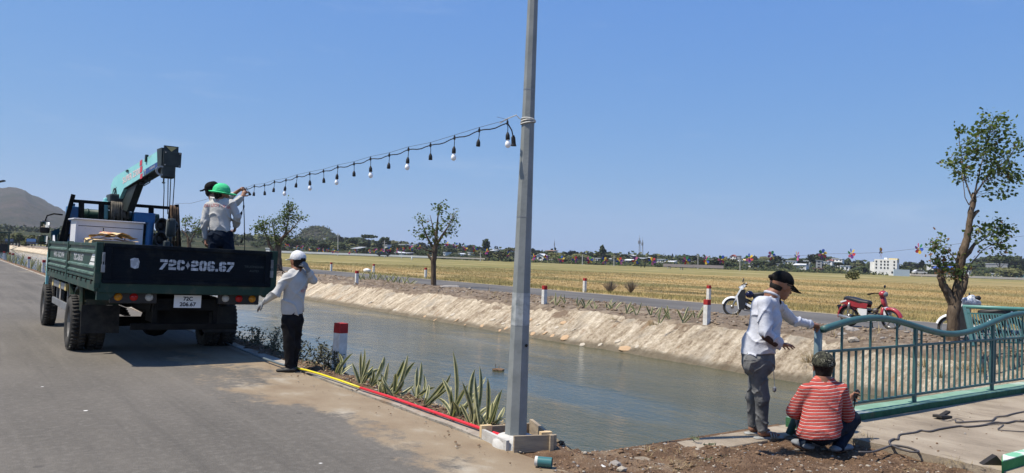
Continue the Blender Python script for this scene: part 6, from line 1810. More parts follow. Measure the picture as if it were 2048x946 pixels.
# rocks
mat('rock_grey', (0.25, 0.225, 0.20), 0.95, (0.34, 0.31, 0.275), 6, 7, bump=0.02, bscale=20)
for k, (px, py, r, lb) in enumerate(((1692, 661, 0.15, 'largest grey rock of the heap on the far bank behind the railing'), (1701, 667, 0.17, 'pale rounded rock at the front of the heap on the far bank'), (1710, 664, 0.11, 'small rock at the right of the heap on the far bank'), (1685, 672, 0.10, 'small rock low at the left of the heap on the far bank'), (1706, 684, 0.13, 'white lump lying on the far bank below the rock heap'), (1622, 672, 0.12, 'pale plastic-looking lump on the far bank left of the steel post'), (1885, 676, 0.2, 'dark rock at the foot of the big tree'), (900, 579, 0.4, 'long flat stone slab right of the slim tree foot'))):
    b = gnd(px, py, 0.03); mb = MB(); mb.ball((0, 0, r * 0.3), r, 2, 0.12, (1.3, 0.9, 0.6) if k != 7 else (1.5, 0.6, 0.22))
    o = mb.build('rock', M['rock_grey'] if k not in (4, 5) else M['pale_stone']); o.location = b; o.rotation_euler.z = k; tag(o, lb, 'rock')
for k, (px, py, r, lb) in enumerate(((1231, 931, 0.045, 'dark wedge-shaped stone on the soil at the bottom centre'), (1243, 942, 0.04, 'pale stone beside the dark wedge-shaped one'), (1204, 938, 0.035, 'white chip of stone on the soil at the bottom centre'), (1598, 868, 0.055, 'brown clod between the standing and the squatting man'))):
    b = gnd(px, py, 0.02); mb = MB(); mb.ball((0, 0, r * 0.3), r, 1, 0.25, (1.3, 0.8, 0.6)); o = mb.build('stone', (M['grey_stone'], M['pale_stone'], M['whitewash'], M['clod'])[k]); o.location = b; tag(o, lb, 'stone')
b = gnd(997, 741, -0.8); mb = MB(); mb.ball((0, 0, 0.01), 0.08, 2, 0.25, (1.5, 1, 0.5)); mb.tube([(-0.05, 0, 0.02), (-0.07, 0, 0.13)], 0.006, 4); mb.tube([(0.0, 0, 0.02), (0.01, 0.02, 0.10)], 0.006, 4); o = mb.build('mud_clump', M['clod']); o.location = b; tag(o, 'small dark clump of debris poking out of the water left of the lamp post', 'debris')
# embedded stones in the far bank: pieces of the bank
mat('bank_stone_orange', (0.50, 0.36, 0.21), 0.9, (0.42, 0.27, 0.16), 10, 5, bump=0.01, bscale=30)
mat('bank_stone_pale', (0.52, 0.465, 0.37), 0.9, (0.42, 0.365, 0.285), 10, 5, bump=0.01, bscale=30)
FI = FRAME.inverted()
nb = MB(); nb.ball((0, 0, 0), 1.0, 1, 0.16, (1, 1, 1))
st_me = [nb.mesh('stone', M['bank_stone_orange'])]
nb = MB(); nb.ball((0, 0, 0), 1.0, 1, 0.2, (1, 1, 1)); st_me.append(nb.mesh('stone', M['bank_stone_pale']))
slope = math.atan2(1.35, 2.15)
def bank_stone(v, u, s, k):
    o = link('stone', st_me[k], far_bank)
    o.location = (v, u, z_bank(v, u) + 0.005)
    o.rotation_euler = (rnd.uniform(-0.1, 0.1), -slope, rnd.uniform(-0.5, 0.5))
    o.scale = (s * rnd.uniform(0.8, 1.5), s * rnd.uniform(0.7, 1.2), s * 0.22)
def bank_at(px, py):
    # march down the view ray to the slope
    rx, rz = ray(px, py)
    for i in range(4000):
        Y = 12 + i * 0.02
        p = V3((rx * Y, Y, EYE + rz * Y)); v, u = uv(p)
        if 13.9 < v < 16.1 and p.z < z_bank(v, u): return v, u
    return None
for px, py, s, k in ((1251, 698, .17, 0), (1066, 668, .12, 0), (1090, 667, .09, 0), (1130, 676, .16, 0), (1105, 672, .08, 0), (1147, 660, .12, 1), (1127, 646, .10, 0), (1012, 657, .10, 0), (1006, 648, .09, 1), (913, 641, .09, 0), (905, 630, .11, 1), (894, 636, .07, 1), (965, 652, .08, 0), (1235, 683, .09, 1), (1274, 694, .08, 1), (1131, 661, .08, 1), (1113, 656, .09, 1), (1200, 690, .08, 1), (1075, 650, .08, 1), (985, 640, .10, 1), (1060, 640, .10, 0), (930, 650, .07, 0), (1030, 664, .08, 0), (1165, 690, .10, 1), (1000, 662, .07, 0), (830, 628, .10, 1), (790, 620, .12, 1), (760, 615, .09, 1), (740, 605, .09, 1), (870, 640, .08, 0), (850, 633, .07, 0)):
    q_ = bank_at(px, py)
    if q_: bank_stone(q_[0], q_[1], s, k)
# dead grass tufts on the bank and soil
def tuft(mb, base, h, n, spread, w):
    for _ in range(n):
        a = rnd.uniform(0, 6.28); r = rnd.random() * spread
        p = base + V3((math.cos(a) * r * 0.4, math.sin(a) * r * 0.4, 0)); t = p + V3((math.cos(a) * r, math.sin(a) * r, h * rnd.uniform(0.4, 1)))
        s_ = V3((-math.sin(a), math.cos(a), 0)) * w
        mb.add([p - s_, p + s_, t], [(0, 1, 2)])
mb = MB()
for px, py, h, n in ((1627, 720, .35, 60), (1615, 726, .25, 40), (1655, 715, .25, 40), (1640, 730, .3, 40), (1880, 755, .35, 60), (1930, 740, .3, 40), (1960, 745, .35, 50), (1850, 735, .3, 40), (1228, 640, .2, 30), (1310, 650, .22, 40), (1300, 652, .2, 30), (1980, 700, .3, 40), (1760, 690, .2, 30)):
    q_ = bank_at(px, py)
    if q_: tuft(mb, W(q_[0], q_[1], z_bank(*q_)), h, n, 0.35, 0.006)
for k in range(260):
    v, u = rnd.uniform(16.1, 20.2), -2 + 60 * rnd.random() ** 1.5
    tuft(mb, W(v, u, z_far(v, u)), rnd.uniform(0.08, 0.3), 9, 0.2, 0.006)
for k in range(60):
    c = gnd(rnd.uniform(1280, 1480), rnd.uniform(895, 946), 0.03); tuft(mb, c, rnd.uniform(0.02, 0.08), 6, 0.10, 0.0018)
for k in range(26):
    c = gnd(rnd.uniform(1800, 1990), rnd.uniform(915, 946), 0.03); tuft(mb, c, rnd.uniform(0.02, 0.06), 6, 0.12, 0.002)
for k in range(12):
    c = gnd(rnd.uniform(1690, 1745), rnd.uniform(870, 890), 0.03); tuft(mb, c, rnd.uniform(0.02, 0.10), 6, 0.14, 0.002)
for k in range(700):
    v, u = rnd.uniform(4.12, 4.48), 5.3 + 11 * rnd.random() ** 1.3
    c = W(v, u, z_strip(v, u) + 0.012); a = rnd.uniform(0, 6.28); t = V3((math.cos(a), math.sin(a), rnd.uniform(-0.1, 0.5))) * rnd.uniform(0.02, 0.07); s_ = t.cross(UP).normalized() * rnd.uniform(0.004, 0.012)
    mb.add([c, c + t * 0.5 + s_, c + t, c + t * 0.5 - s_], [(0, 1, 2, 3)])
dg = mb.build('dead_grass', M['dry_leaf']); tag(dg, kind='stuff')
mb = MB()
for px, py in ((1395, 880), (1420, 892), (1448, 918), (1415, 920)):
    for _ in range(14):
        c = gnd(px + rnd.uniform(-9, 9), py + rnd.uniform(-3, 3), 0.03); a = rnd.uniform(0, 6.28); t = V3((math.cos(a), math.sin(a), rnd.uniform(0.3, 1.2))) * 0.035; s_ = t.orthogonal().normalized() * 0.010
        mb.add([c, c + t * 0.5 + s_, c + t, c + t * 0.5 - s_], [(0, 1, 2, 3)])
tag(mb.build('ground_weeds', M['leaf_green']), kind='stuff')
# ---------------------------------------------------------------- trees on the far bank
def leaf_faces(lf, p, d, size, mi, r):
    """one folded leaf"""
    t = (d + V3((r.uniform(-.6, .6), r.uniform(-.6, .6), r.uniform(-.9, .3)))).normalized() * size
    s_ = t.orthogonal().normalized()
    s_ = (s_ * math.cos(r.uniform(0, 6.28)) + t.normalized().cross(s_) * math.sin(r.uniform(0, 6.28))).normalized() * size * 0.36
    lf.add([p, p + t * 0.45 + s_, p + t, p + t * 0.45 - s_], [(0, 1, 2), (0, 2, 3)], mi)
def near_tree(label, base_px, Y, limbs, clusters, leaf, per_twig, seed, dry=0.06, twig_r=0.010):
    r = random.Random(seed)
    X = lambda px, py, dy=0.0: at(px, py, Y + dy)
    b = X(*base_px)
    o = thing('tree', label, 'tree', V3((b.x, b.y, 0.02)))
    tr, tw_, lf = MB(), MB(), MB()
    ends = []
    for li, L in enumerate(limbs):
        pts = [X(px, py, dy) for px, py, rr, dy in L]
        rr = [q_[2] for q_ in L]
        if li == 0: pts[0].z = -0.05
        P2, R2 = [], []
        for i in range(len(pts) - 1):
            for k in range(4):
                t = k / 4
                j = 0.0 if i == 0 and k == 0 else rr[i] * 0.10
                P2.append(pts[i].lerp(pts[i + 1], t) + V3((r.uniform(-j, j), r.uniform(-j, j), r.uniform(-j, j)))); R2.append(rr[i] + (rr[i + 1] - rr[i]) * t)
        P2.append(pts[-1]); R2.append(rr[-1])
        global rnd
        (tr if rr[0] > 0.03 else tw_).tube(P2, R2, 16 if rr[0] > 0.08 else 8, jit=0.035 if rr[0] > 0.05 else 0.0, ridge=0.07 if rr[0] > 0.05 else 0.0)
        ends += [(p, q_) for p, q_ in zip(P2[len(P2) // 3:], R2[len(P2) // 3:])]
    for (px, py, rx, ry, n, mix) in clusters:
        c = X(px, py); sx, sz = rx * Y / FPX, ry * Y / FPX
        for k in range(n):
            while True:
                q_ = V3((r.uniform(-1, 1), r.uniform(-1, 1), r.uniform(-1, 1)))
                if 0.15 < q_.length < 1: break
            tip = c + V3((q_.x * sx, q_.y * (sx + sz) * 0.5, q_.z * sz))
            st = min(ends, key=lambda e: (e[0] - tip).length + (0 if e[0].z < tip.z + 0.1 else 0.5) + r.uniform(0, 0.25))[0]
            mid = st.lerp(tip, 0.5) + V3((r.uniform(-.08, .08), r.uniform(-.08, .08), r.uniform(-.02, .12)))
            tw_.tube([st, mid, tip], [twig_r, twig_r * 0.6, twig_r * 0.25], 4)
            for i in range(per_twig):
                t = r.random() ** 0.6
                p = (st.lerp(mid, t * 2) if t < 0.5 else mid.lerp(tip, t * 2 - 1)) if t > 0.25 else tip
                p = p + V3((r.gauss(0, 1), r.gauss(0, 1), r.gauss(0, 1))) * leaf * 0.9
                u_ = r.random()
                leaf_faces(lf, p, (tip - st).normalized(), leaf * r.uniform(0.6, 1.25), 2 if u_ < dry * mix else (1 if u_ > 0.80 else 0), r)
    tr.build('trunk', M['bark'], o, True, True)
    tw_.build('branches', M['twig'], o, True, True)
    lf.build('crown', [M['tree_leaf'], M['tree_leaf_light'], M['tree_leaf_dry']], o, False, True)
    return o
near_tree('tall leaning pruned tree with forked trunk on the far bank behind the railing', (1907, 688), 17.6,
  [[(1907, 690, 0.1505, 0), (1907, 655, 0.1247, 0), (1908, 620, 0.1290, 0), (1911, 598, 0.1290, 0), (1919, 565, 0.0903, 0), (1919, 545, 0.0860, 0), (1923, 515, 0.0903, 0), (1927, 500, 0.0860, 0), (1935, 475, 0.0731, 0), (1939, 450, 0.0645, 0), (1942, 425, 0.0602, 0), (1948, 400, 0.0533, 0), (1948, 385, 0.0387, 0)],
   [(1909, 612, 0.1118, 0), (1896, 585, 0.0946, .05), (1886, 570, 0.0817, .05), (1881, 553, 0.0774, .05), (1878, 550, 0.0430, .05)],
   [(1913, 600, 0.0774, 0), (1926, 575, 0.0774, -.1), (1931, 555, 0.0645, -.1), (1934, 548, 0.0344, -.1)],
   [(1924, 520, 0.0430, 0), (1938, 505, 0.0516, .1), (1950, 487, 0.0301, .1), (1953, 484, 0.0172, .1)], [(1941, 440, 0.0430, 0), (1953, 424, 0.0387, 0), (1958, 421, 0.0258, 0)],
   [(1947, 400, 0.0258, 0), (1953, 370, 0.0189, .1), (1962, 330, 0.0138, .15), (1975, 285, 0.0086, .2), (1985, 245, 0.0052, .2)], [(1947, 395, 0.0241, 0), (1966, 365, 0.0172, -.2), (1990, 340, 0.0112, -.2), (2015, 320, 0.0052, -.2)],
   [(1945, 400, 0.0189, 0), (1930, 360, 0.0155, .1), (1925, 320, 0.0103, .1), (1918, 285, 0.0052, .1)], [(1920, 550, 0.0258, 0), (1912, 520, 0.0172, -.1), (1895, 500, 0.0103, -.1), (1868, 490, 0.0052, -.1)],
   [(1925, 510, 0.0258, 0), (1950, 490, 0.0172, .1), (1980, 470, 0.0103, .1), (2010, 452, 0.0052, .1)], [(1926, 560, 0.0215, 0), (1940, 530, 0.0155, .1), (1965, 500, 0.0103, .1), (1990, 485, 0.0052, .1)], [(1948, 388, 0.0172, 0), (1938, 410, 0.0120, -.3), (1930, 395, 0.0103, -.3), (1925, 350, 0.0069, -.3)]],
  [(1985, 250, 38, 27, 14, 0.3), (1960, 285, 52, 38, 20, 0.3), (2005, 300, 40, 45, 22, 0.3), (1930, 330, 34, 38, 11, 0.4), (2018, 355, 34, 38, 18, 0.3), (1965, 345, 45, 34, 13, 0.4), (1905, 320, 16, 16, 4, 1), (1980, 470, 40, 25, 11, 1), (2000, 460, 27, 20, 8, 1), (1890, 505, 36, 29, 14, 5), (1905, 545, 27, 20, 7, 6), (1930, 540, 22, 22, 4, 3), (1868, 492, 16, 13, 4, 2), (2000, 498, 29, 16, 6, 2)], 0.092, 18, 5, 0.05, 0.006)
near_tree('slim young tree with sparse crown on the far bank left of the lamp post', (868, 574), 39.0,
  [[(868, 575, 0.1360, 0), (867, 545, 0.1200, 0), (867, 522, 0.1280, 0), (870, 500, 0.1120, 0), (872, 480, 0.0880, 0), (874, 455, 0.0560, 0), (876, 430, 0.0280, 0), (882, 410, 0.0096, 0)],
   [(867, 524, 0.0800, 0), (859, 514, 0.0680, 0), (856, 508, 0.0400, 0)], [(870, 500, 0.0800, 0), (860, 485, 0.0640, .3), (852, 468, 0.0400, .4), (845, 450, 0.0160, .4)], [(872, 490, 0.0800, 0), (884, 472, 0.0640, -.3), (895, 455, 0.0320, -.4), (908, 430, 0.0120, -.4)], [(872, 478, 0.0480, 0), (866, 455, 0.0320, .4), (860, 430, 0.0120, .5)], [(871, 505, 0.0400, 0), (852, 500, 0.0320, -.4), (838, 492, 0.0120, -.5)]],
  [(883, 414, 14, 8, 7, 0.2), (872, 424, 10, 10, 4, 0.2), (908, 432, 12, 16, 9, 0.2), (842, 442, 12, 10, 6, 0.2), (868, 455, 22, 16, 12, 0.2), (895, 452, 18, 16, 10, 0.2), (848, 468, 14, 12, 7, 0.2), (834, 466, 7, 8, 3, 0.2), (905, 470, 10, 8, 4, 0.2), (872, 480, 20, 10, 6, 0.2)], 0.14, 11, 7, 0.05, 0.012)
near_tree('bushy leaning tree on the far bank behind the tailgate and worker in white cap', (558, 545), 55.0,
  [[(558, 548, .22, 0), (557, 520, .20, 0), (555, 500, .22, 0), (556, 488, .16, 0), (563, 478, .12, 0), (571, 468, .09, 0), (574, 450, .05, 0), (580, 425, .02, 0)], [(555, 503, .12, 0), (545, 500, .11, 0), (538, 490, .10, 0), (536, 478, .07, 0), (530, 468, .03, 0), (522, 455, .012, 0)], [(555, 490, .10, 0), (550, 470, .07, .5), (545, 450, .03, .6)], [(566, 474, .08, 0), (582, 460, .05, -.5), (598, 442, .02, -.5)]],
  [(581, 412, 12, 14, 16, 0.1), (572, 428, 14, 14, 16, 0.1), (594, 436, 20, 10, 16, 0.1), (556, 440, 16, 14, 16, 0.1), (534, 444, 14, 10, 12, 0.1), (520, 452, 14, 9, 12, 0.1), (545, 460, 24, 12, 22, 0.1), (575, 452, 20, 14, 18, 0.1), (508, 462, 8, 6, 5, 0.1), (585, 470, 12, 10, 8, 0.1), (545, 478, 16, 8, 8, 0.1), (566, 488, 14, 6, 5, 0.1)], 0.15, 11, 9, 0.03, 0.014)
near_tree('small windswept tree seen between the crane rack and the green-hatted man', (380, 505), 74.0,
  [[(380, 512, .20, 0), (379, 495, .20, 0), (376, 476, .12, 0), (372, 468, .09, 0), (365, 462, .05, 0), (363, 455, .02, 0)], [(378, 490, .10, 0), (385, 475, .06, 0), (396, 455, .03, 0), (402, 445, .012, 0)], [(372, 468, .05, 0), (370, 450, .03, 0), (374, 438, .015, 0)]],
  [(376, 438, 9, 6, 10, 0.1), (368, 446, 5, 6, 4, 0.1), (398, 447, 12, 9, 14, 0.1), (388, 456, 10, 7, 10, 0.1), (400, 462, 9, 7, 8, 0.1), (378, 452, 6, 6, 4, 0.1)], 0.18, 9, 12, 0.05, 0.016)
# ---------------------------------------------------------------- the stored railing sections leaning together on the far bank
def panel(dy, dx, label):
    tl_, tr_ = at(1926, 613, 14.9 + dy) + V3((dx, 0, 0)), at(2180, 624, 14.6 + dy) + V3((dx, 0, 0))
    bl_, br_ = at(1943, 692, 14.3 + dy) + V3((dx, 0, 0)), at(2200, 702, 14.0 + dy) + V3((dx, 0, 0))
    o = thing('spare_railing', label, 'railing', (bl_ + br_) / 2, 0, 'spare railing panels stored on the far bank')
    mb = MB(); mb.tube([tl_, tr_], 0.036, 12); mb.build('handrail', M['teal_light'], o, True, True)
    def P(s, t): return (tl_.lerp(tr_, s)).lerp(bl_.lerp(br_, s), t)
    for t in (0.17, 0.88): 
        mb = MB(); mb.beam(P(0.005, t), P(1, t), 0.026, 0.026); mb.build('rail', M['teal_light'] if t < .5 else M['teal_paint'], o, False, True)
    for s in (0.008, 0.58, 0.995): mb = MB(); mb.beam(P(s, 0.02), P(s, 1.0), 0.05, 0.035); mb.build('post', M['teal_paint'], o, False, True)
    n = 22
    for i in range(1, n):
        s = i / n
        mb = MB(); mb.beam(P(s, 0.18), P(s, 0.88), 0.02, 0.02); mb.build('baluster', M['teal_paint'], o, False, True)
panel(0.0, 0.0, 'front one of the spare teal railing panels leaning beside the big tree')
panel(0.45, 0.06, 'rear one of the spare teal railing panels, behind the front panel')
# ---------------------------------------------------------------- motorbikes: local x = forward, y = left
mat('bike_red', (0.36, 0.035, 0.045), 0.35, (0.30, 0.03, 0.04), 6, 4, coat=0.2, dirt=(0.30, 0.18, 0.15), dscale=8, dlo=0.58, dhi=0.8)
mat('bike_white', (0.74, 0.75, 0.75), 0.3, coat=0.3)
mat('seat_black', (0.013, 0.013, 0.014), 0.5, bump=0.003, bscale=60)
mat('alloy', (0.42, 0.42, 0.41), 0.35, (0.30, 0.29, 0.28), 10, 4, metal=0.8)
mat('engine_grey', (0.07, 0.067, 0.063), 0.5, (0.16, 0.15, 0.14), 20, 4, metal=0.4)
mat('lamp_glass', (0.16, 0.18, 0.19), 0.08)
mat('helmet_blue', (0.006, 0.009, 0.045), 0.25)
mat('bag_foil', (0.36, 0.40, 0.47), 0.35, (0.62, 0.66, 0.72), 14, 4, metal=0.2, bump=0.03, bscale=16)
def bike(label, p, rot, style):
    o = thing('motorbike', label, 'motorbike', p, rot)
    o.matrix_basis = o.matrix_basis @ Matrix.Rotation(math.radians(7 if style != 'red' else 6), 4, 'X')
    fx, rx, R = 0.62, -0.61, 0.285
    body = M['bike_red'] if style == 'red' else M['bike_white']
    for x, nm in ((fx, 'front'), (rx, 'rear')):
        mb = MB()
        ring = [V3((x + (R - 0.035) * math.cos(a), 0, R + (R - 0.035) * math.sin(a))) for a in [2 * PI * k / 36 for k in range(37)]]
        mb.tube(ring, 0.037, 8, caps=False)
        w = mb.build('wheel', M['rubber'], o, True)
        mb = MB(); ring = [V3((x + (R - 0.075) * math.cos(a), 0, R + (R - 0.075) * math.sin(a))) for a in [2 * PI * k / 30 for k in range(31)]]
        mb.tube(ring, 0.016, 6, caps=False); mb.tube([(x, -0.06, R), (x, 0.06, R)], 0.055, 14); mb.build('rim', M['alloy'], w, True)
        mb = MB()
        if style == 'red' and nm == 'front':
            for k in range(5):
                a = 2 * PI * k / 5 + 0.3; mb.beam((x, 0, R), (x + 0.21 * math.cos(a), 0, R + 0.21 * math.sin(a)), 0.03, 0.035, (0, 1, 0))
        else:
            for k in range(18):
                a = 2 * PI * k / 18; mb.tube([(x + 0.05 * math.cos(a + 0.5), 0.03 * (-1) ** k, R + 0.05 * math.sin(a + 0.5)), (x + 0.21 * math.cos(a), 0, R + 0.21 * math.sin(a))], 0.0028, 4)
        mb.build('spokes', M['alloy'], w)
    mb = MB()
    for y in (-0.075, 0.075): mb.tube([(fx, y, R), (fx - 0.06, y, R + 0.15), (0.42, y, 0.68)], [0.02, 0.026, 0.028], 8)
    mb.build_each('fork', M['alloy'] if style != 'red' else M['chassis_black'], o, True)
    # front mudguard
    def guard(cx, a0, a1, rr, hw, name, m, th=0.012):
        mb = MB(); P, n = [], 12
        for i in range(n + 1):
            a = a0 + (a1 - a0) * i / n
            for y, dr in ((-hw, -0.05), (-hw, -0.012), (-hw * 0.6, 0.006), (0, 0.012), (hw * 0.6, 0.006), (hw, -0.012), (hw, -0.05)): P.append((cx + (rr + dr) * math.cos(a), y, R + (rr + dr) * math.sin(a)))
        Fc = [(i * 7 + k, i * 7 + k + 1, (i + 1) * 7 + k + 1, (i + 1) * 7 + k) for i in range(n) for k in range(6)]
        mb.add(P, Fc); return mb.build(name, m, o, True)
    guard(fx, math.radians(15), math.radians(150), R + 0.035, 0.065, 'front_mudguard', body)
    guard(rx, math.radians(40), math.radians(190), R + 0.05, 0.07, 'rear_mudguard', M['bike_red'] if style == 'red' else M['black_plastic'])
    # steering column cover, headlamp, handlebar
    mb = MB()
    if style == 'red':
        mb.add([(0.36, -0.06, 0.93), (0.44, -0.07, 0.90), (0.50, -0.085, 0.60), (0.44, -0.085, 0.55), (0.36, 0.06, 0.93), (0.44, 0.07, 0.90), (0.50, 0.085, 0.60), (0.44, 0.085, 0.55)], [(0, 1, 2, 3), (7, 6, 5, 4), (0, 4, 5, 1), (1, 5, 6, 2), (2, 6, 7, 3), (3, 7, 4, 0)])
        mb.prism([(0.43, 0.62), (0.50, 0.60), (0.40, 0.30), (0.33, 0.24), (0.35, 0.32)], (0, -0.11, 0), (1, 0, 0), (0, 0, 1), (0, 1, 0), 0.22)
        mb.build('column_cover', body, o, True)
        mb = MB(); mb.box((0.485, 0, 0.50), (0.10, 0.20, 0.24), Matrix.Rotation(-0.25, 3, 'Y'), bev=0.03); mb.build('leg_shield', M['bike_white'], o)
        mb = MB(); mb.ball((0.42, 0, 0.96), 0.11, 2, 0, (1.0, 1.1, 0.85)); hl = mb.build('headlamp_cowl', body, o, True)
        mb = MB(); mb.ball((0.475, 0, 0.955), 0.088, 2, 0, (0.9, 1.1, 0.85)); mb.build('headlamp', M['lamp_glass'], hl, True)
    else:
        mb.prism([(0.28, 0.93), (0.40, 0.86), (0.50, 0.66), (0.56, 0.58), (0.50, 0.50), (0.44, 0.22), (0.38, 0.20), (0.40, 0.45), (0.36, 0.70)], (0, -0.12, 0), (1, 0, 0), (0, 0, 1), (0, 1, 0), 0.24)
        mb.build('leg_shield', body, o)
        mb = MB(); mb.prism([(0.36, 0.82), (0.47, 0.62), (0.45, 0.46), (0.42, 0.22), (0.26, 0.22), (0.22, 0.5), (0.24, 0.84)], (0, -0.155, 0), (1, 0, 0), (0, 0, 1), (0, 1, 0), 0.31); mb.build('inner_panel', M['black_plastic'], o)
        mb = MB(); mb.prism([(0.20, 1.06), (0.30, 1.00), (0.44, 0.90), (0.40, 0.86), (0.26, 0.90)], (0, -0.10, 0), (1, 0, 0), (0, 0, 1), (0, 1, 0), 0.20); hl = mb.build('headlamp_cowl', body, o)
        mb = MB(); mb.prism([(0.36, 0.965), (0.455, 0.905), (0.425, 0.88), (0.33, 0.93)], (0, -0.075, 0), (1, 0, 0), (0, 0, 1), (0, 1, 0), 0.15); mb.build('headlamp', M['lamp_glass'], hl)
    mb = MB(); mb.tube([(0.22, -0.33, 0.98), (0.30, -0.2, 1.0), (0.36, 0, 0.97), (0.30, 0.2, 1.0), (0.22, 0.33, 0.98)], 0.013, 8)
    for s in (-1, 1): mb.tube([(0.25, s * 0.24, 0.99), (0.20, s * 0.36, 0.975)], 0.02, 8); mb.tube([(0.29, s * 0.22, 0.985), (0.24, s * 0.36, 0.965)], 0.007, 5)
    hb = mb.build('handlebar', M['chassis_black'], o, True)
    for s in ((1,) if style == 'red' else (-1, 1)):
        mb = MB(); mb.tube([(0.27, s * 0.22, 1.0), (0.31, s * 0.26, 1.10)], 0.006, 5); mb.ball((0.31, s * 0.27, 1.13), 0.05, 2, 0, (0.35, 1, 0.85)); mb.build('mirror', M['black_plastic'], hb, True)
    # seat
    mb = MB(); P = []
    prof = [(-0.72, 0.80, 0.075), (-0.68, 0.835, 0.11), (-0.45, 0.825, 0.125), (-0.22, 0.775, 0.125), (0.0, 0.755, 0.10), (0.06, 0.73, 0.07)]
    for x, z, w_ in prof:
        for y, dz in ((-w_, -0.075), (-w_ * 1.02, -0.03), (-w_ * 0.7, -0.003), (0, 0), (w_ * 0.7, -0.003), (w_ * 1.02, -0.03), (w_, -0.075)): P.append((x, y, z + dz))
    Fc = [(i * 7 + k, (i + 1) * 7 + k, (i + 1) * 7 + k + 1, i * 7 + k + 1) for i in range(5) for k in range(6)] + [tuple(range(7)), tuple(range(41, 34, -1))]
    mb.add(P, Fc); mb.build('seat', M['seat_black'], o, True)
    # side panels
    mb = MB()
    for s in (-1, 1):
        mb.prism([(-0.80, 0.70), (-0.60, 0.765), (-0.30, 0.72), (0.03, 0.68), (-0.02, 0.55), (-0.30, 0.56), (-0.62, 0.62), (-0.80, 0.64)], (0, s * 0.105 - 0.01, 0), (1, 0, 0), (0, 0, 1), (0, 1, 0), 0.02)
    mb.build_each('side_panel', body if style == 'red' else M['black_plastic'], o)
    mb = MB()
    for s in (-1, 1): mb.prism([(-0.28, 0.54), (0.0, 0.53), (-0.02, 0.34), (-0.18, 0.34), (-0.27, 0.44)], (0, s * 0.10 - 0.012, 0), (1, 0, 0), (0, 0, 1), (0, 1, 0), 0.024)
    mb.build_each('side_cover', M['bike_white'] if style == 'red' else M['black_plastic'], o)
    mb = MB(); mb.prism([(-0.80, 0.70), (-0.62, 0.755), (-0.60, 0.72), (-0.78, 0.66)], (0, -0.122, 0), (1, 0, 0), (0, 0, 1), (0, 1, 0), 0.244); mb.build('tail_trim', M['bike_white'], o)
    mb = MB(); mb.box((-0.90, 0, 0.52), (0.015, 0.17, 0.14), Matrix.Rotation(-0.35, 3, 'Y')); mb.build('number_plate', M['black_plastic'], o)
    # frame, engine, exhaust, shocks, stand
    mb = MB(); mb.tube([(0.42, 0, 0.72), (0.25, 0, 0.55), (0.0, 0, 0.46), (-0.2, 0, 0.46), (-0.6, 0, 0.62)], 0.03, 8); mb.tube([(rx, 0.07, R), (-0.1, 0.07, 0.32)], 0.022, 6); mb.tube([(rx, -0.07, R), (-0.1, -0.07, 0.32)], 0.022, 6)
    mb.build('frame', M['chassis_black'], o, True)
    mb = MB(); mb.box((0.05, 0, 0.31), (0.34, 0.20, 0.18), bev=0.05); mb.tube([(0.16, 0, 0.33), (0.36, 0, 0.36)], 0.075, 12)
    for k in range(6): mb.tube([(0.20 + k * 0.026, 0, 0.338), (0.21 + k * 0.026, 0, 0.338)], 0.095, 14)
    mb.tube([(0.05, -0.12, 0.30), (0.05, -0.09, 0.30)], 0.085, 16); mb.ball((0.20, -0.02, 0.50), 0.085, 2, 0.05, (1, 1, 0.9)); mb.tube([(0.10, -0.05, 0.42), (0.24, -0.05, 0.47), (0.30, -0.03, 0.40)], 0.018, 6)
    mb.build('engine', M['engine_grey'], o, True)
    mb = MB(); mb.tube([(0.34, -0.08, 0.29), (0.25, -0.12, 0.2), (-0.1, -0.14, 0.19), (-0.22, -0.15, 0.21)], 0.016, 8); mb.tube([(-0.20, -0.15, 0.205), (-0.28, -0.15, 0.215), (-0.82, -0.155, 0.30), (-0.84, -0.155, 0.303)], [0.025, 0.046, 0.05, 0.03], 14); mb.build('exhaust', M['alloy'], o, True)
    mb = MB()
    for s in (-1, 1): mb.tube([(rx + 0.02, s * 0.125, R + 0.02), (rx + 0.055, s * 0.125, 0.47)], 0.02, 8); mb.tube([(rx + 0.055, s * 0.125, 0.45), (rx + 0.10, s * 0.125, 0.68)], 0.032, 10)
    mb.build_each('shock_absorber', M['alloy'], o, True)
    mb = MB(); mb.tube([(0.02, 0.08, 0.24), (-0.06, 0.22, 0.0)], 0.012, 6); mb.tube([(0.1, -0.22, 0.25), (0.1, 0.22, 0.25)], 0.014, 6); mb.build('stand', M['chassis_black'], o, True)
    if style == 'white':
        mb = MB(); mb.prism([(0.34, 0.50), (0.10, 0.36), (-0.10, 0.44), (-0.20, 0.55), (-0.26, 0.50), (-0.12, 0.36), (0.08, 0.28), (0.34, 0.42)], (0, -0.12, 0), (1, 0, 0), (0, 0, 1), (0, 1, 0), 0.24); mb.build('under_panel', body, o)
    return o
z_road = 0.025
f_, b_ = gnd(1785, 661, z_road), gnd(1697, 652, z_road)
d = (f_ - b_); c = (f_ + b_) / 2
bike('old red motorbike with white side covers parked on the far road', (c.x, c.y, z_road), math.atan2(d.y, d.x), 'red')
f_ = gnd(1464, 632, z_road)
d = (-DV + NV * -0.0); d = V3((-0.97, 0.25, 0)).normalized()
c = f_ - d * 0.62
bike('white underbone motorbike on the far road, its rear hidden by the standing man', (c.x, c.y, z_road), math.atan2(d.y, d.x), 'white')
hm = c + UP * 0.70 + d * 0.13 + V3((0, -0.06, 0)); mb = MB(); mb.ball((0, 0, 0), 0.115, 2, 0, (1.1, 0.9, 1.0)); ho = mb.build('helmet', M['helmet_blue'], None, True); ho.location = hm; tag(ho, 'shiny dark blue helmet hung on the white motorbike', 'helmet')
w1 = gnd(1893, 664, z_road)
d = V3((-0.75, 0.66, 0)).normalized(); c = at(1960, 655, 18.4); c.z = z_road
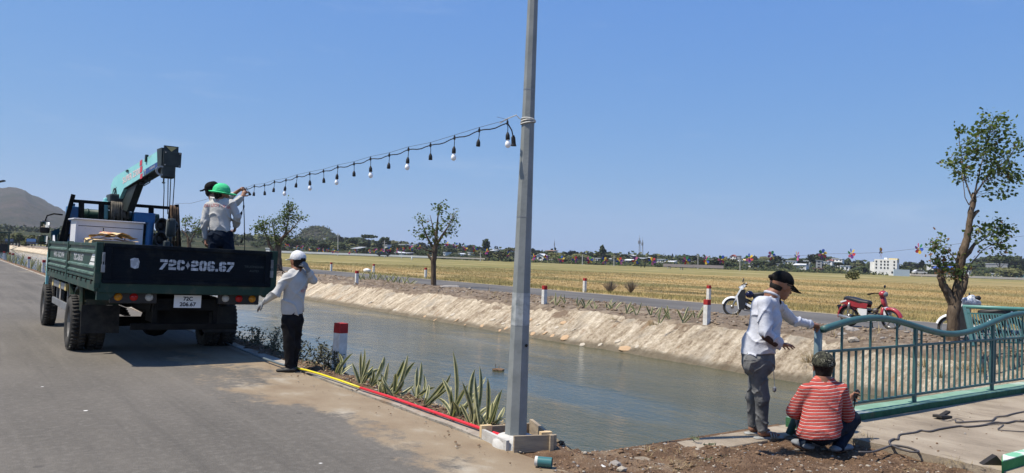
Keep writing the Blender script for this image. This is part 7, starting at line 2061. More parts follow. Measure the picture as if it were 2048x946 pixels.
bike('motorbike mostly hidden behind the spare railing panels by the big tree', (c.x, c.y, z_road), math.atan2(d.y, d.x), 'white')
bg_ = at(1943, 600, 18.1)
ob = thing('foil_bag', 'silvery blue bag hung on the handlebar of the hidden motorbike', 'bag', bg_)
P = [(bg_ + V3((-0.10, 0, -0.05)), bg_ + V3((0.02, 0, 0.06)), 0.12, 0.07), (bg_ + V3((0.02, 0, -0.06)), bg_ + V3((0.10, 0, -0.06)), 0.11, 0.10)]
flesh('bag', P, 0.012, M['bag_foil'], ob, wrinkle=0.03, wfreq=22)
mb = MB(); mb.ball(bg_ + V3((0.13, -0.03, 0.05)), 0.07, 2, 0.05, (1, 0.7, 0.8)); mb.build('black_strap', M['cable_black'], ob, True, True)
# ---------------------------------------------------------------- pinwheels strung along the field edge
PWC = [(0.36, 0.03, 0.04), (0.52, 0.36, 0.05), (0.025, 0.07, 0.32), (0.03, 0.17, 0.06), (0.46, 0.13, 0.24), (0.13, 0.035, 0.20)]
pw_m = [mat('petal_%s' % n, c, 0.5) for n, c in zip(('red', 'yellow', 'blue', 'green', 'pink', 'purple'), PWC)]
def pinwheel_mesh(shift):
    meshes = []
    for k in range(6):
        mb = MB(); a = 2 * PI * k / 6
        u_, v_ = V3((math.cos(a), 0, math.sin(a))), V3((-math.sin(a), 0, math.cos(a)))
        y = V3((0, 1, 0))
        ol = [(0.03, 0), (0.08, 0.055), (0.15, 0.075), (0.205, 0.05), (0.215, 0.0), (0.19, -0.04), (0.10, -0.035)]
        top = [u_ * p + v_ * q_ + y * (0.02 + 0.35 * q_) for p, q_ in ol]; bot = [p + y * 0.004 for p in top]
        n = len(ol); mb.add(top + bot, [tuple(range(n)), tuple(range(2 * n - 1, n - 1, -1))] + [(i, i + n, (i + 1) % n + n, (i + 1) % n) for i in range(n)])
        meshes.append(mb.mesh('petal', pw_m[(k + shift) % 6]))
    mb = MB(); mb.ball((0, 0, 0), 0.03, 1, 0, (1, 1.4, 1)); mb.tube([(0, 0, 0.0), (0, 0.06, 0.0)], 0.008, 5)
    return meshes, mb.mesh('hub', pw_m[1])
PWM = [pinwheel_mesh(k) for k in range(3)]
line_v = 30.0
def wire_at(px, py):
    rx, rz = ray(px, py); Y = line_v / (rx * NV.x + NV.y); return V3((rx * Y, Y, EYE + rz * Y))
wp = []
PWL = [(1837, 497, 1.3), (1763, 505, 0.9), (1702, 507, 1.25), (1646, 508, 0.25), (1593, 512, 1.4), (1544, 511, 0.35), (1498, 516, 0.9), (1444, 519, 0.3), (1412, 520, 1.1), (1373, 521, 0.2), (1304, 522, 0.15), (1272, 521, 0.3), (1239, 522, 0.2), (1209, 521, 0.4), (1179, 520, 0.1), (1150, 519, 0.5), (1122, 518, 0.3), (1092, 516, 0.7), (1066, 514, 0.9), (1017, 509, 1.0), (972, 503, 0.7), (950, 498, 0.3), (930, 495, 0.5), (911, 490, 0.2), (892, 487, 0.4), (838, 494, 0.6), (822, 496, 0.2), (806, 499, 0.7), (793, 500, 0.9), (778, 499, 0.4), (764, 502, 0.2), (751, 501, 0.5), (738, 503, 0.8), (711, 503, 1.0), (698, 504, 0.9), (676, 503, 1.1), (666, 502, 0.3), (656, 500, 1.0), (646, 500, 0.8), (637, 499, 0.9), (618, 497, 1.0), (605, 495, 0.5), (594, 494, 0.8), (577, 492, 0.9), (570, 490, 0.3)]
for k, (px, py, yaw) in enumerate(PWL):
    p = wire_at(px, py)
    lb = 'many-coloured pinwheel on the wire, number %d leftwards of the big tree' % (k + 1)
    if k < 14: lb = ORD[k] + ' many-coloured pinwheel leftwards of the big tree, on the wire'
    else: lb = 'small many-coloured pinwheel on the far part of the wire left of the lamp post' if px < 1030 else 'small many-coloured pinwheel on the wire just right of the lamp post'
    grp = 'pinwheels strung on a wire along the far field'
    if k == 0: lb = 'pink and purple pinwheel high on the wire just left of the big tree'
    o = thing('pinwheel', lb, 'pinwheel', p, 0.0, grp if k else None)
    o.matrix_basis = Matrix.Translation(p) @ Matrix.Rotation(yaw * (1 if k % 2 else -1), 4, 'Z') @ Matrix.Rotation(rnd.uniform(0, 6.28), 4, 'Y')
    ms_, hub = PWM[k % 3]
    for q_ in ms_: link('petal', q_, o)
    link('hub', hub, o)
    wp.append(p)
wp = [W(30, 2.0, 4.2)] + [p + V3((0, 0.04, 0.0)) for p in wp] + [wire_at(540, 484)]
mb = MB(); mb.tube(wp, 0.006, 4); o = mb.build('pinwheel_wire', M['cable_grey']); tag(o, 'thin sagging wire carrying the pinwheels above the far field', 'wire')
# ---------------------------------------------------------------- land beyond the field
def hill_z(X, Y):
    """land: flat paddies, then gently rising ground, higher to the left"""
    a = X / max(Y, 1.0)
    k = max(0.0, min(1.0, (0.05 - a) / 0.45))
    return (3.4 + 2.8 * k) * max(0.0, min(1.0, (Y - 330) / 125)) + max(0.0, Y - 455) * (0.004 + 0.014 * k)
def polar(name, pxs, Ys, zf, m, smooth=True):
    P, Fc = [], []
    for Y in Ys:
        for px in pxs:
            X = (px - 1024) / FPX * Y
            P.append((X, Y, zf(px, X, Y)))
    n = len(pxs)
    Fc = [(j * n + i, j * n + i + 1, (j + 1) * n + i + 1, (j + 1) * n + i) for j in range(len(Ys) - 1) for i in range(n - 1)]
    o = link(name, np_mesh(name, P, Fc, m, smooth)); return tag(o, kind='structure')
polar('wooded_ground', lin(-900, 2900, 160), lin(300, 1050, 50), lambda px, X, Y: hill_z(X, Y) - 0.4 - (8 if Y > 1040 else 0) + (zn(X, Y, 0.01, 1.5) if Y > 360 else 0), M['wooded_slope'])
def interp(tab, x):
    if x <= tab[0][0]: return tab[0][1]
    for (a, b), (c, d) in zip(tab, tab[1:]):
        if x <= c: return b + (d - b) * (x - a) / (c - a)
    return tab[-1][1]
def hz(px): return 515.1 - (1024 - px) * 0.03597
BIG = [(-700, 60), (-500, 95), (-300, 70), (-160, 80), (-80, 96), (0, 100), (20, 104), (45, 101), (60, 90), (80, 79), (100, 70), (120, 62), (140, 50), (180, 38), (230, 27), (300, 24), (380, 20), (480, 12), (560, 0)]
def big(px, X, Y):
    h = interp(BIG, px) * 2100 / FPX
    e = max(0.0, 1 - abs((Y - 2100) / 800) ** 1.7)
    q_ = zn(X, Y, 0.004, 15) + zn(X, Y, 0.011, 11) + zn(X, Y, 0.03, 6) + zn(X, Y, 0.09, 3.5)
    return -3 + h * e + q_ * e
polar('mountain', lin(-700, 560, 190), lin(1310, 2890, 60), big, M['hill_scrub'])
KNOLL = [(575, 0), (585, 14), (597, 28), (606, 37), (614, 43), (622, 46), (632, 46), (642, 47), (650, 46), (657, 41), (664, 36), (672, 30), (682, 25), (692, 19), (705, 12), (730, 4), (760, 0)]
def knoll(px, X, Y):
    h = interp(KNOLL, px) * 980 / FPX
    e = max(0.0, 1 - abs((Y - 980) / 160) ** 1.8)
    return -3 + (h + 4) * e + (zn(X, Y, 0.03, 1.8) + zn(X, Y, 0.1, 1.2) + zn(X, Y, 0.25, 0.7)) * e
polar('knoll', lin(575, 760, 90), lin(822, 1138, 36), knoll, M['hill_scrub'])
# ---------------------------------------------------------------- far trees
mat('far_leaf', (0.030, 0.044, 0.016), 0.8, (0.055, 0.068, 0.024), 0.6, 3, spec=0.15)
mat('far_leaf_pale', (0.085, 0.095, 0.032), 0.8, (0.12, 0.11, 0.045), 0.6, 3, spec=0.15)
mat('far_trunk', (0.07, 0.055, 0.04), 0.9)
def far_tree_mesh(kind, seed):
    r = random.Random(seed)
    mb = MB()
    lobes = {'round': [(0, 0, .62, .36), (.22, .1, .55, .26), (-.24, 0, .52, .28), (0, -.2, .7, .25), (.1, .2, .78, .22), (-.12, .1, .80, .2)],
             'umbrella': [(0, 0, .84, .30), (.35, 0, .80, .24), (-.36, .1, .79, .25), (.1, .3, .82, .24), (-.1, -.3, .82, .25), (.55, .1, .77, .14), (-.56, 0, .76, .14)],
             'tall': [(0, 0, .55, .2), (.08, 0, .72, .17), (-.08, .05, .80, .16), (0, 0, .92, .11), (.12, .1, .60, .15), (-.13, 0, .66, .15)],
             'bush': [(0, 0, .45, .42), (.4, 0, .38, .34), (-.4, 0, .36, .36), (.1, .2, .62, .28), (-.2, -.1, .6, .25)]}[kind]
    mb.tube([(0, 0, -0.02), (r.uniform(-.03, .03), 0, .3), (0, 0, .62)], [0.05, 0.04, 0.02], 5, mi=1)
    for a in (0.5, 2.6, 4.5): mb.tube([(0, 0, .35), (math.cos(a) * .2, math.sin(a) * .2, .62)], [0.018, 0.006], 4, mi=1)
    for x, y, z, R in lobes:
        flat = 0.45 if kind == 'umbrella' else 0.85
        for k in range(int(260 * R)):
            while True:
                q_ = V3((r.uniform(-1, 1), r.uniform(-1, 1), r.uniform(-1, 1)))
                if 0.35 < q_.length < 1: break
            p = V3((x + q_.x * R, y + q_.y * R, z + q_.z * R * flat))
            t = V3((r.uniform(-1, 1), r.uniform(-1, 1), r.uniform(-.6, .8))).normalized() * r.uniform(0.05, 0.11)
            s_ = t.orthogonal().normalized() * t.length * r.uniform(.5, .9)
            mb.add([p - t, p + s_, p + t, p - s_ + V3((0, 0, r.uniform(-.04, .04)))], [(0, 1, 2), (0, 2, 3)], 0)
    return mb
FT = {}
for kd, ns in (('round', 4), ('umbrella', 2), ('tall', 2), ('bush', 2)):
    FT[kd] = []
    for k in range(ns):
        m_ = far_tree_mesh(kd, 17 + k * 5 + len(kd))
        FT[kd].append([m_.mesh('far_tree', [M['far_leaf'], M['far_trunk']]), None])
        a = m_.mesh('far_tree', [M['far_leaf_pale'], M['far_trunk']]); FT[kd][-1][1] = a
def ground_hit(px, py, Y0=240.0, Y1=900.0):
    rx, rz = ray(px, py)
    Y = Y0
    while Y < Y1:
        if EYE + rz * Y <= hill_z(rx * Y, Y) - 0.12: return Y
        Y += 4
    return None
def far_tree(px, Y, top_py, kind, pale, label, group, name='tree', wide=1.0):
    x, _ = ray(px, top_py)
    X = x * Y
    z0 = hill_z(X, Y) - 0.3 if Y > 300 else -0.12
    h = at(px, top_py, Y).z - z0
    if h < 1.0: h = 1.0
    o = link(name, FT[kind][rnd.randrange(len(FT[kind]))][1 if pale else 0])
    o.location = (X, Y, z0)
    w_ = h * wide * rnd.uniform(0.85, 1.2)
    o.scale = (w_, w_, h); o.rotation_euler.z = rnd.uniform(0, 6.28)
    return tag(o, label, 'tree', group)
TOP = [(330, 474), (420, 470), (480, 468), (520, 470), (560, 474), (600, 480), (640, 478), (690, 474), (705, 473), (720, 474), (760, 478), (790, 480), (820, 482), (860, 487), (900, 487), (940, 491), (960, 491), (1000, 497), (1060, 497), (1090, 498), (1120, 500), (1150, 501), (1180, 502), (1225, 503), (1250, 507), (1290, 509), (1320, 508), (1345, 512), (1400, 515), (1440, 512), (1480, 513), (1520, 512), (1560, 512), (1590, 512), (1630, 508), (1660, 514), (1700, 518), (1740, 522), (1790, 524), (1820, 522), (1860, 528), (1900, 526), (1960, 516), (2010, 510), (2060, 510)]
GL = {'a': 'dark tree in the belt behind the field, left of the slim young tree', 'b': 'dark tree in the belt behind the field, between the slim tree and the radio masts', 'c': 'tree among the white houses behind the field, right of the radio masts', 'd': 'tree in the belt behind the field at the right side of the picture'}
def zone(px): return 'a' if px < 860 else ('b' if px < 1280 else ('c' if px < 1740 else 'd'))
px = 330.0
while px < 2075:
    t = interp(TOP, px)
    for row, (y0, y1, a, b, pr) in enumerate(((560, 640, -2, 6, 1.0), (475, 530, 4, 14, 0.55), (345, 470, 15, 25, 0.7))):
        if rnd.random() > pr: continue
        Y = rnd.uniform(y0, y1)
        tt = t + rnd.uniform(a, b)
        if row == 2: tt = min(tt, hz(px) - (hill_z(0.0 if px > 860 else -0.3 * Y, Y) + rnd.uniform(1.8, 4.2) - 1.6) * FPX / Y)
        z_ = zone(px)
        kd = rnd.choice(['round', 'round', 'round', 'bush', 'tall']) if row == 0 else rnd.choice(['round', 'bush', 'bush'])
        pale = rnd.random() < (0.15 if row == 0 else 0.28)
        adj = ('pale ' if pale else '') + {'round': 'round', 'bush': 'bushy', 'tall': 'upright'}[kd]
        far_tree(px + rnd.uniform(-5, 5), Y, tt, kd, pale, GL[z_].replace('among the white houses', 'among the houses').replace('dark tree', adj + ' tree').replace('tree among', adj + ' tree among').replace('tree in the belt behind the field at', adj + ' tree in the belt at') if z_ in 'cd' else GL[z_].replace('among the white houses', 'among the houses')  .replace('dark tree', adj + ' tree').replace('between the slim tree and the radio masts', 'left of the radio masts'), adj + ' trees of the belt behind the field, part ' + z_, wide=1.5 if kd != 'bush' else 2.0)
    px += rnd.uniform(10.5, 15.5) if px > 860 else rnd.uniform(10, 14)
for px, Y, tp, kd, w_, lb in ((738, 470, 468, 'umbrella', 1.0, 'flat-topped umbrella tree in the belt right of the knoll'), (705, 440, 474, 'round', 1.3, 'large dark round tree below the knoll\'s right foot'), (769, 450, 473, 'round', 1.2, 'round dark tree behind a tall thin pole right of the umbrella tree'), (973, 400, 478, 'tall', 0.95, 'solitary tall tree rising above the belt left of the lamp post'), (1205, 420, 490, 'tall', 0.7, 'slender tall tree standing above the belt left of the radio masts'), (1633, 420, 506, 'round', 1.3, 'big round tree above the white houses, behind a pinwheel'), (1553, 420, 511, 'round', 1.4, 'broad dark tree above the white houses right of the black cap'), (1844, 420, 520, 'tall', 0.9, 'small upright tree left of the big pruned tree on the skyline'), (2000, 380, 509, 'umbrella', 1.0, 'wide flat tree on the skyline at the right edge')):
    far_tree(px, Y, tp, kd, False, lb, None, wide=w_)
for px, tp, Y, lb in ((1220, 566, 36, 'dry grey bush at the field edge right of the lamp post'), (1261, 565, 35, 'second dry grey bush at the field edge, farther from the lamp post')):
    b_ = gnd(px, 586, 0.0); r = random.Random(px); mb = MB()
    for k in range(150):
        a = r.uniform(0, 6.28); e = r.uniform(0.1, 1.1); mb.tube([(0, 0, 0), V3((math.cos(a) * e * .35, math.sin(a) * e * .35, 0.35)), V3((math.cos(a) * e * .5, math.sin(a) * e * .5, 0.60 + .12 * r.random() - 0.2 * e))], [0.006, 0.005, 0.002], 3)
    o = mb.build('bush', M['twig']); o.location = b_; tag(o, lb, 'bush')
far_tree(1706, 130, 540, 'bush', True, 'lone scrubby bush standing in the field below the white block', None, 'bush', 1.3)
far_tree(1316, 290, 528, 'bush', False, 'low dark bush on the far field edge between two field stands', None, 'bush', 1.4)
# left, beyond the canal end
for k in range(26):
    px = -10 + k * 6.2; Yt = rnd.uniform(185, 290)
    far_tree(px, Yt, 469 + rnd.uniform(-4, 8) + (10 if px > 100 else 0), rnd.choice(['round', 'round', 'tall', 'bush']), rnd.random() < 0.45, 'tree beyond the end of the canal at the left edge', 'trees beyond the canal end', wide=1.1)
for k in range(40):
    px = rnd.uniform(-60, 560); Yt = rnd.uniform(480, 800)
    far_tree(px, Yt, 478 + rnd.uniform(-6, 6), 'bush', rnd.random() < 0.5, 'bush on the plain below the mountain', 'bushes on the plain below the mountain', 'bush', 1.6)
# wood on the rising ground and the knoll: reads as one mass
P, Fc, mi = [], [], []
rs = np.random.RandomState(8)
def mass(n, pxr, Yr, zf, s0, s1):
    for _ in range(n):
        px, Y = rs.uniform(*pxr), rs.uniform(*Yr)
        X = (px - 1024) / FPX * Y
        c = V3((X, Y, zf(px, X, Y))); s = rs.uniform(s0, s1)
        for k in range(16):
            q_ = V3(rs.normal(0, 0.5, 3)) * s; q_.z = abs(q_.z) * 0.9
            p = c + q_; t = V3(rs.normal(0, 1, 3)).normalized() * s * rs.uniform(.25, .5); o2 = t.orthogonal().normalized() * t.length * .8
            k0 = len(P); P.extend([p - t, p + o2, p + t, p - o2]); Fc.append((k0, k0 + 1, k0 + 2, k0 + 3)); mi.append(1 if rs.rand() < 0.3 else 0)
mass(1100, (300, 2100), (520, 900), lambda px, X, Y: hill_z(X, Y), 2.0, 4.2)
mass(700, (-120, 560), (470, 1000), lambda px, X, Y: hill_z(X, Y), 1.5, 3.5)
mass(900, (540, 2090), (345, 475), lambda px, X, Y: hill_z(X, Y) - 0.2, 0.7, 1.9)
mass(520, (860, 2080), (316, 334), lambda px, X, Y: -0.3, 0.5, 1.5)
mass(420, (585, 720), (850, 985), knoll, 1.2, 2.6)
o = link('far_wood', np_mesh('far_wood', P, Fc, [M['far_leaf'], M['far_leaf_pale']], False, mi)); tag(o, kind='stuff')
# ---------------------------------------------------------------- houses
mat('wall_white', (0.78, 0.78, 0.76), 0.8, (0.70, 0.69, 0.66), 0.5, 4)
mat('wall_grey', (0.34, 0.34, 0.34), 0.85, (0.27, 0.27, 0.27), 0.5, 4)
mat('wall_cream', (0.68, 0.62, 0.48), 0.85)
mat('wall_bluish', (0.48, 0.56, 0.62), 0.8)
mat('wall_brick', (0.30, 0.17, 0.12), 0.9)
mat('wall_teal', (0.16, 0.36, 0.38), 0.8)
mat('roof_white', (0.66, 0.67, 0.68), 0.6)
mat('roof_red', (0.38, 0.10, 0.07), 0.8)
mat('roof_grey', (0.28, 0.29, 0.30), 0.7)
mat('roof_blue', (0.05, 0.10, 0.42), 0.6)
mat('roof_yellow', (0.62, 0.50, 0.22), 0.7)
mat('roof_rust', (0.27, 0.17, 0.12), 0.8)
mat('window_dark', (0.03, 0.035, 0.04), 0.3)
def house(x0, x1, y0, y1, label, wall='wall_white', roof='roof_white', style='flat', nwin=3, group=None, cat='house', rows=1, Yfix=None):
    px = (x0 + x1) / 2
    Y = Yfix or max(338, ground_hit(px, y1, 336, 462) or 458)
    a, b = at(x0, y1, Y), at(x1, y1, Y)
    w_ = (b - a).length; h = at(px, y0, Y).z - at(px, y1, Y).z
    zb = at(px, y1, Y).z
    dp = max(4.0, min(12.0, w_ * 0.7))
    c = (a + b) / 2
    o = thing('house' if cat == 'house' else cat.replace(' ', '_'), label, cat, (c.x, c.y, zb), -0.6 + rnd.uniform(-0.12, 0.12), group)
    hw_ = h if style == 'flat' else h * 0.72
    base = min(zb - hill_z(c.x, Y + dp), 0) ; dn = max(1.0, zb - hill_z(c.x, Y) + 1.0)
    mb = MB(); mb.box((0, dp / 2, hw_ / 2 - dn / 2), (w_, dp, hw_ + dn)); mb.build('wall', M[wall], o)
    mb = MB()
    if style == 'flat': mb.box((0, dp / 2, hw_ + 0.12), (w_ + 0.5, dp + 0.5, 0.24))
    elif style == 'gable':
        mb.prism([(-w_ / 2, 0), (w_ / 2, 0), (0, h - hw_)], (0, -0.02, hw_), (1, 0, 0), (0, 0, 1), (0, 1, 0), 0.3)
        for s in (-1, 1): mb.add([(s * (w_ / 2 + 0.3), -0.4, hw_ - 0.1), (0, -0.4, h), (0, dp + 0.4, h), (s * (w_ / 2 + 0.3), dp + 0.4, hw_ - 0.1), (s * (w_ / 2 + 0.3), -0.4, hw_ - 0.25), (0, -0.4, h - 0.15), (0, dp + 0.4, h - 0.15), (s * (w_ / 2 + 0.3), dp + 0.4, hw_ - 0.25)], [(0, 1, 2, 3), (7, 6, 5, 4), (0, 4, 5, 1), (2, 6, 7, 3)])
    else: mb.add([(-w_ / 2 - 0.4, -1.2, hw_ * 0.92), (w_ / 2 + 0.4, -1.2, hw_ * 0.92), (w_ / 2 + 0.4, dp + 0.4, h), (-w_ / 2 - 0.4, dp + 0.4, h), (-w_ / 2 - 0.4, -1.2, hw_ * 0.92 - 0.2), (w_ / 2 + 0.4, -1.2, hw_ * 0.92 - 0.2), (w_ / 2 + 0.4, dp + 0.4, h - 0.2), (-w_ / 2 - 0.4, dp + 0.4, h - 0.2)], [(0, 1, 2, 3), (7, 6, 5, 4), (0, 4, 5, 1), (1, 5, 6, 2), (2, 6, 7, 3), (3, 7, 4, 0)])
    mb.build('roof', M[roof], o)
    for j in range(rows):
        for i in range(nwin):
            ww, hh_ = w_ / nwin * 0.42, hw_ / rows * 0.45
            mb = MB(); x = -w_ / 2 + w_ * (i + 0.5) / nwin; z = hw_ * (j + 0.5) / rows
            mb.box((x, 0.0, z), (ww, 0.12, hh_)); mb.build('window' if (i + j) % 4 else 'doorway', M['window_dark'], o)
    return o
HL = 'small white house in the village behind the field'
HG = 'small white houses of the village'
for args in ((1072, 1088, 507, 520, 'white gabled house just right of the lamp post', 'wall_white', 'roof_white', 'gable', 1), (1097, 1116, 512, 520, 'low flat white house, second right of the lamp post'), (1091, 1109, 500, 504, 'pale roofed house higher up behind the trees right of the lamp post', 'wall_cream', 'roof_rust', 'shed', 2),
    (1140, 1151, 511, 521, 'house with white gable wall left of the slender tall tree', 'wall_white', 'roof_grey', 'gable', 1), (1152, 1161, 511, 520, 'greyish white flat house beside the white gable', 'wall_bluish', 'roof_white', 'flat', 2), (982, 989, 499, 504.5, 'small bluish house in the trees left of the lamp post', 'wall_bluish', 'roof_white', 'shed', 1), (1018, 1025, 499, 506, 'small reddish-roofed house touching the lamp post', 'wall_white', 'roof_red', 'gable', 1),
    (886, 891, 505, 511, 'tiny white house right beside the slim tree', 'wall_white', 'roof_white', 'flat', 1), (917, 922, 506, 512, 'tiny white gabled house in the trees, second right of the slim tree', 'wall_white', 'roof_white', 'gable', 1), (935, 940, 505, 509, 'tiny white house below the solitary tall tree'),
    (1185, 1204, 517, 523, 'long low white house below the slender tall tree', 'wall_white', 'roof_white', 'flat', 4), (1201, 1213, 512, 517, 'white house with water tank above the long low one'), (1215, 1228, 516, 522, 'low white shed right of the long low house', 'wall_white', 'roof_grey', 'shed', 2), (1249, 1264, 518, 525, 'bright white house left of the masts at the field edge', 'wall_white', 'roof_white', 'shed', 2), (1254, 1267, 509, 515, 'pale grey house up the slope left of the masts', 'wall_grey', 'roof_white', 'gable', 2), (1273, 1289, 515, 521, 'long grey-roofed house below the radio masts', 'wall_grey', 'roof_grey', 'shed', 2), (1292, 1300, 514, 520, 'white gable right of the masts', 'wall_white', 'roof_white', 'gable', 1), (1288, 1299, 520, 526, 'white house in front of the gable right of the masts'), (1311, 1330, 519, 525, 'long white shed right of the masts', 'wall_white', 'roof_white', 'flat', 4), (1332, 1348, 521, 527, 'white house with dark doorway, farther right of the masts', 'wall_white', 'roof_white', 'shed', 2), (1380, 1387, 518, 523, HL), (1418, 1431, 519, 523, HL), (1497, 1514, 527, 531, 'low white shed right of the yellow roof', 'wall_white', 'roof_white', 'flat', 3), (1531, 1543, 522, 528, 'white house just left of the black cap', 'wall_white', 'roof_white', 'flat', 2), (1553, 1566, 522, 528, HL), (1571, 1591, 522, 529, 'wide white house with dark windows above the black cap', 'wall_white', 'roof_white', 'flat', 4), (1588, 1608, 527, 535, 'white house with sloping roof right of the black cap', 'wall_white', 'roof_white', 'shed', 2), (1607, 1619, 522, 528, HL), (1646, 1656, 524, 530, HL), (1654, 1664, 519, 527, 'red-roofed house in the village above the white sheds', 'wall_white', 'roof_red', 'gable', 1), (1665, 1681, 524, 531, 'white stepped house below the pinwheel', 'wall_white', 'roof_white', 'flat', 2), (1681, 1698, 532, 540, 'low white house at the field edge left of the white block', 'wall_white', 'roof_white', 'flat', 2), (1697, 1719, 533, 540, 'white parapet house at the field edge, second left of the white block', 'wall_white', 'roof_white', 'flat', 3), (1664, 1684, 518, 523, 'white house up the slope left of the white block'), (1600, 1612, 530, 536, HL), (1554, 1563, 528, 535, 'grey unplastered house beside the black cap', 'wall_grey', 'roof_grey', 'flat', 1), (1626, 1643, 537, 543, 'brick-coloured low wall building at the field edge', 'wall_brick', 'roof_rust', 'flat', 2),
    (795, 813, 489, 494, 'broad white house in the trees left of the slim tree', 'wall_white', 'roof_white', 'flat', 3), (788, 800, 503, 510, 'cream house at the field edge left of the slim tree', 'wall_cream', 'roof_white', 'gable', 1), (800, 818, 504.5, 510, 'dark open shed beside the cream house', 'wall_brick', 'roof_grey', 'shed', 2), (645, 654, 477, 480, 'tiny white building on the knoll\'s lower slope'), (766, 775, 490, 494, 'small white house behind the tall thin pole'), (586, 592, 496, 500, HL), (611, 620, 493, 499, HL), (822, 829, 490, 494, HL), (814, 821, 489, 493, HL), (530, 541, 497, 502, HL),
    (1855, 1883, 528, 541, 'white warehouse partly behind the blue roof by the big tree', 'wall_white', 'roof_white', 'flat', 1), (1926, 1941, 542, 549, 'small white house seen right of the big tree trunk'), (1974, 2011, 528, 541, 'long pale grey building at the right, above the field', 'wall_grey', 'roof_white', 'flat', 0), (2020, 2048, 548, 555, 'teal walled shed at the right edge of the field', 'wall_teal', 'roof_grey', 'flat', 3), (1985, 2003, 548, 553, HL), (60, 75, 488, 492, 'low house beyond the canal end')):
    lb = args[4]
    house(*args, **({'group': HG} if lb == HL else ({'Yfix': 870} if 'knoll' in lb else {})))
house(703, 721, 493, 505, 'bluish two-storey house at the field edge below the umbrella tree', 'wall_bluish', 'roof_grey', 'shed', 3, rows=2)
house(721, 727, 500, 505, 'white lean-to beside the bluish two-storey house', 'wall_white', 'roof_white', 'shed', 1)
house(1460, 1471, 509, 524, 'tall white house with red roof left of the yellow roof', 'wall_white', 'roof_red', 'gable', 2, rows=3)
house(1470, 1479, 512, 522, 'plain grey building attached to the tall red-roofed house', 'wall_grey', 'roof_grey', 'flat', 0)
house(1466, 1480, 520, 526, 'pale blue shed below the tall red-roofed house', 'wall_bluish', 'roof_white', 'shed', 2)
house(1481, 1497, 518, 525, 'house with broad yellow roof', 'wall_white', 'roof_yellow', 'shed', 2)
house(1632, 1643, 521, 537, 'unplastered grey tower house in the village', 'wall_grey', 'roof_grey', 'flat', 1, rows=3)
house(1870, 1908, 532, 545, 'open hall with a bright blue roof behind the big tree', 'wall_brick', 'roof_blue', 'shed', 4, cat='hall')
# the white four-storey block
Yb = 330
b0_ = at(1748, 545, Yb)
hb_ = thing('apartment_block', 'white four-storey block rising alone behind the field', 'building', b0_, -math.atan2(b0_.x, b0_.y) - 0.12)
def bp(px, py, dy=0.0): return V3(((px - 1748) * Yb / FPX * 1.08, dy, (545 - py) * Yb / FPX))
def slab(x0, x1, y0, y1, d0, d1, name, m):
    a, b, c = bp(x0, y1), bp(x1, y1), bp(x0, y0)
    mb = MB(); mb.box(((a.x + b.x) / 2, (d0 + d1) / 2, (a.z + c.z) / 2 - 0.5), (b.x - a.x, d1 - d0, c.z - a.z + 1.0)); return mb.build(name, M[m], hb_)
slab(1748, 1786, 518, 545, 0, 9, 'wall', 'wall_white')
slab(1740, 1748, 523.5, 545, 1.5, 8, 'annexe', 'wall_white')
slab(1763, 1768, 514.5, 520, 3, 6, 'stair_tower', 'wall_white')
slab(1771, 1786, 515.5, 519, 2, 8, 'roof_shelter', 'roof_yellow')
for j, y in enumerate((522.5, 528.5, 535)):
    for i, x in enumerate((1751.5, 1759.5, 1765.5, 1771, 1781.5)):
        a, b = bp(x - 1.3, y + 1.6), bp(x + 1.3, y - 1.6)
        mb = MB(); mb.box(((a.x + b.x) / 2, 0, (a.z + b.z) / 2), (b.x - a.x, 0.2, b.z - a.z)); mb.build('window', M['window_dark'], hb_)
mb = MB(); a, b = bp(1777, 545), bp(1781, 541.5); mb.box(((a.x + b.x) / 2, 0, (a.z + b.z) / 2), (b.x - a.x, 0.2, b.z - a.z)); mb.build('doorway', M['window_dark'], hb_)
# low walls, fence, masts, poles, field stands, cars
def low_wall(x0, y0, x1, y1, h, label, m, Y=270, cat='wall', name='wall'):
    a, b = at(x0, y0, Y), at(x1, y1, Y); mb = MB()
    n = max(2, int((b - a).length / 25))
    for i in range(n):
        p, q_ = a.lerp(b, i / n), a.lerp(b, (i + 1) / n)
        mb.box(((p + q_) / 2 - a - UP * (h / 2)), ((q_ - p).length * 0.995, 0.4, h * 2))
    o = thing(name, label, cat, a); mb.build_each('section', M[m], o); return o
mat('wall_pink', (0.42, 0.35, 0.32), 0.9)
mat('pale_track', (0.60, 0.54, 0.47), 0.9)
low_wall(563, 502.5, 872, 513.5, 0.3, 'long pinkish white canal wall along the far left edge of the field', 'wall_white', 255)
low_wall(872, 513.5, 970, 517, 0.2, 'low dusty pink bank wall behind the slim tree', 'pale_track', 262)
low_wall(1327, 529, 1447, 532.5, 0.5, 'long brownish boundary wall behind the field in the middle', 'wall_pink', 272)
low_wall(1787, 541.5, 1819, 543, 1.2, 'pale fence right of the white four-storey block', 'wall_bluish', 285, 'fence', 'fence')
low_wall(1820, 548, 2060, 557, 0.35, 'pale track along the far field edge at the right', 'pale_track', 262, 'track wall')
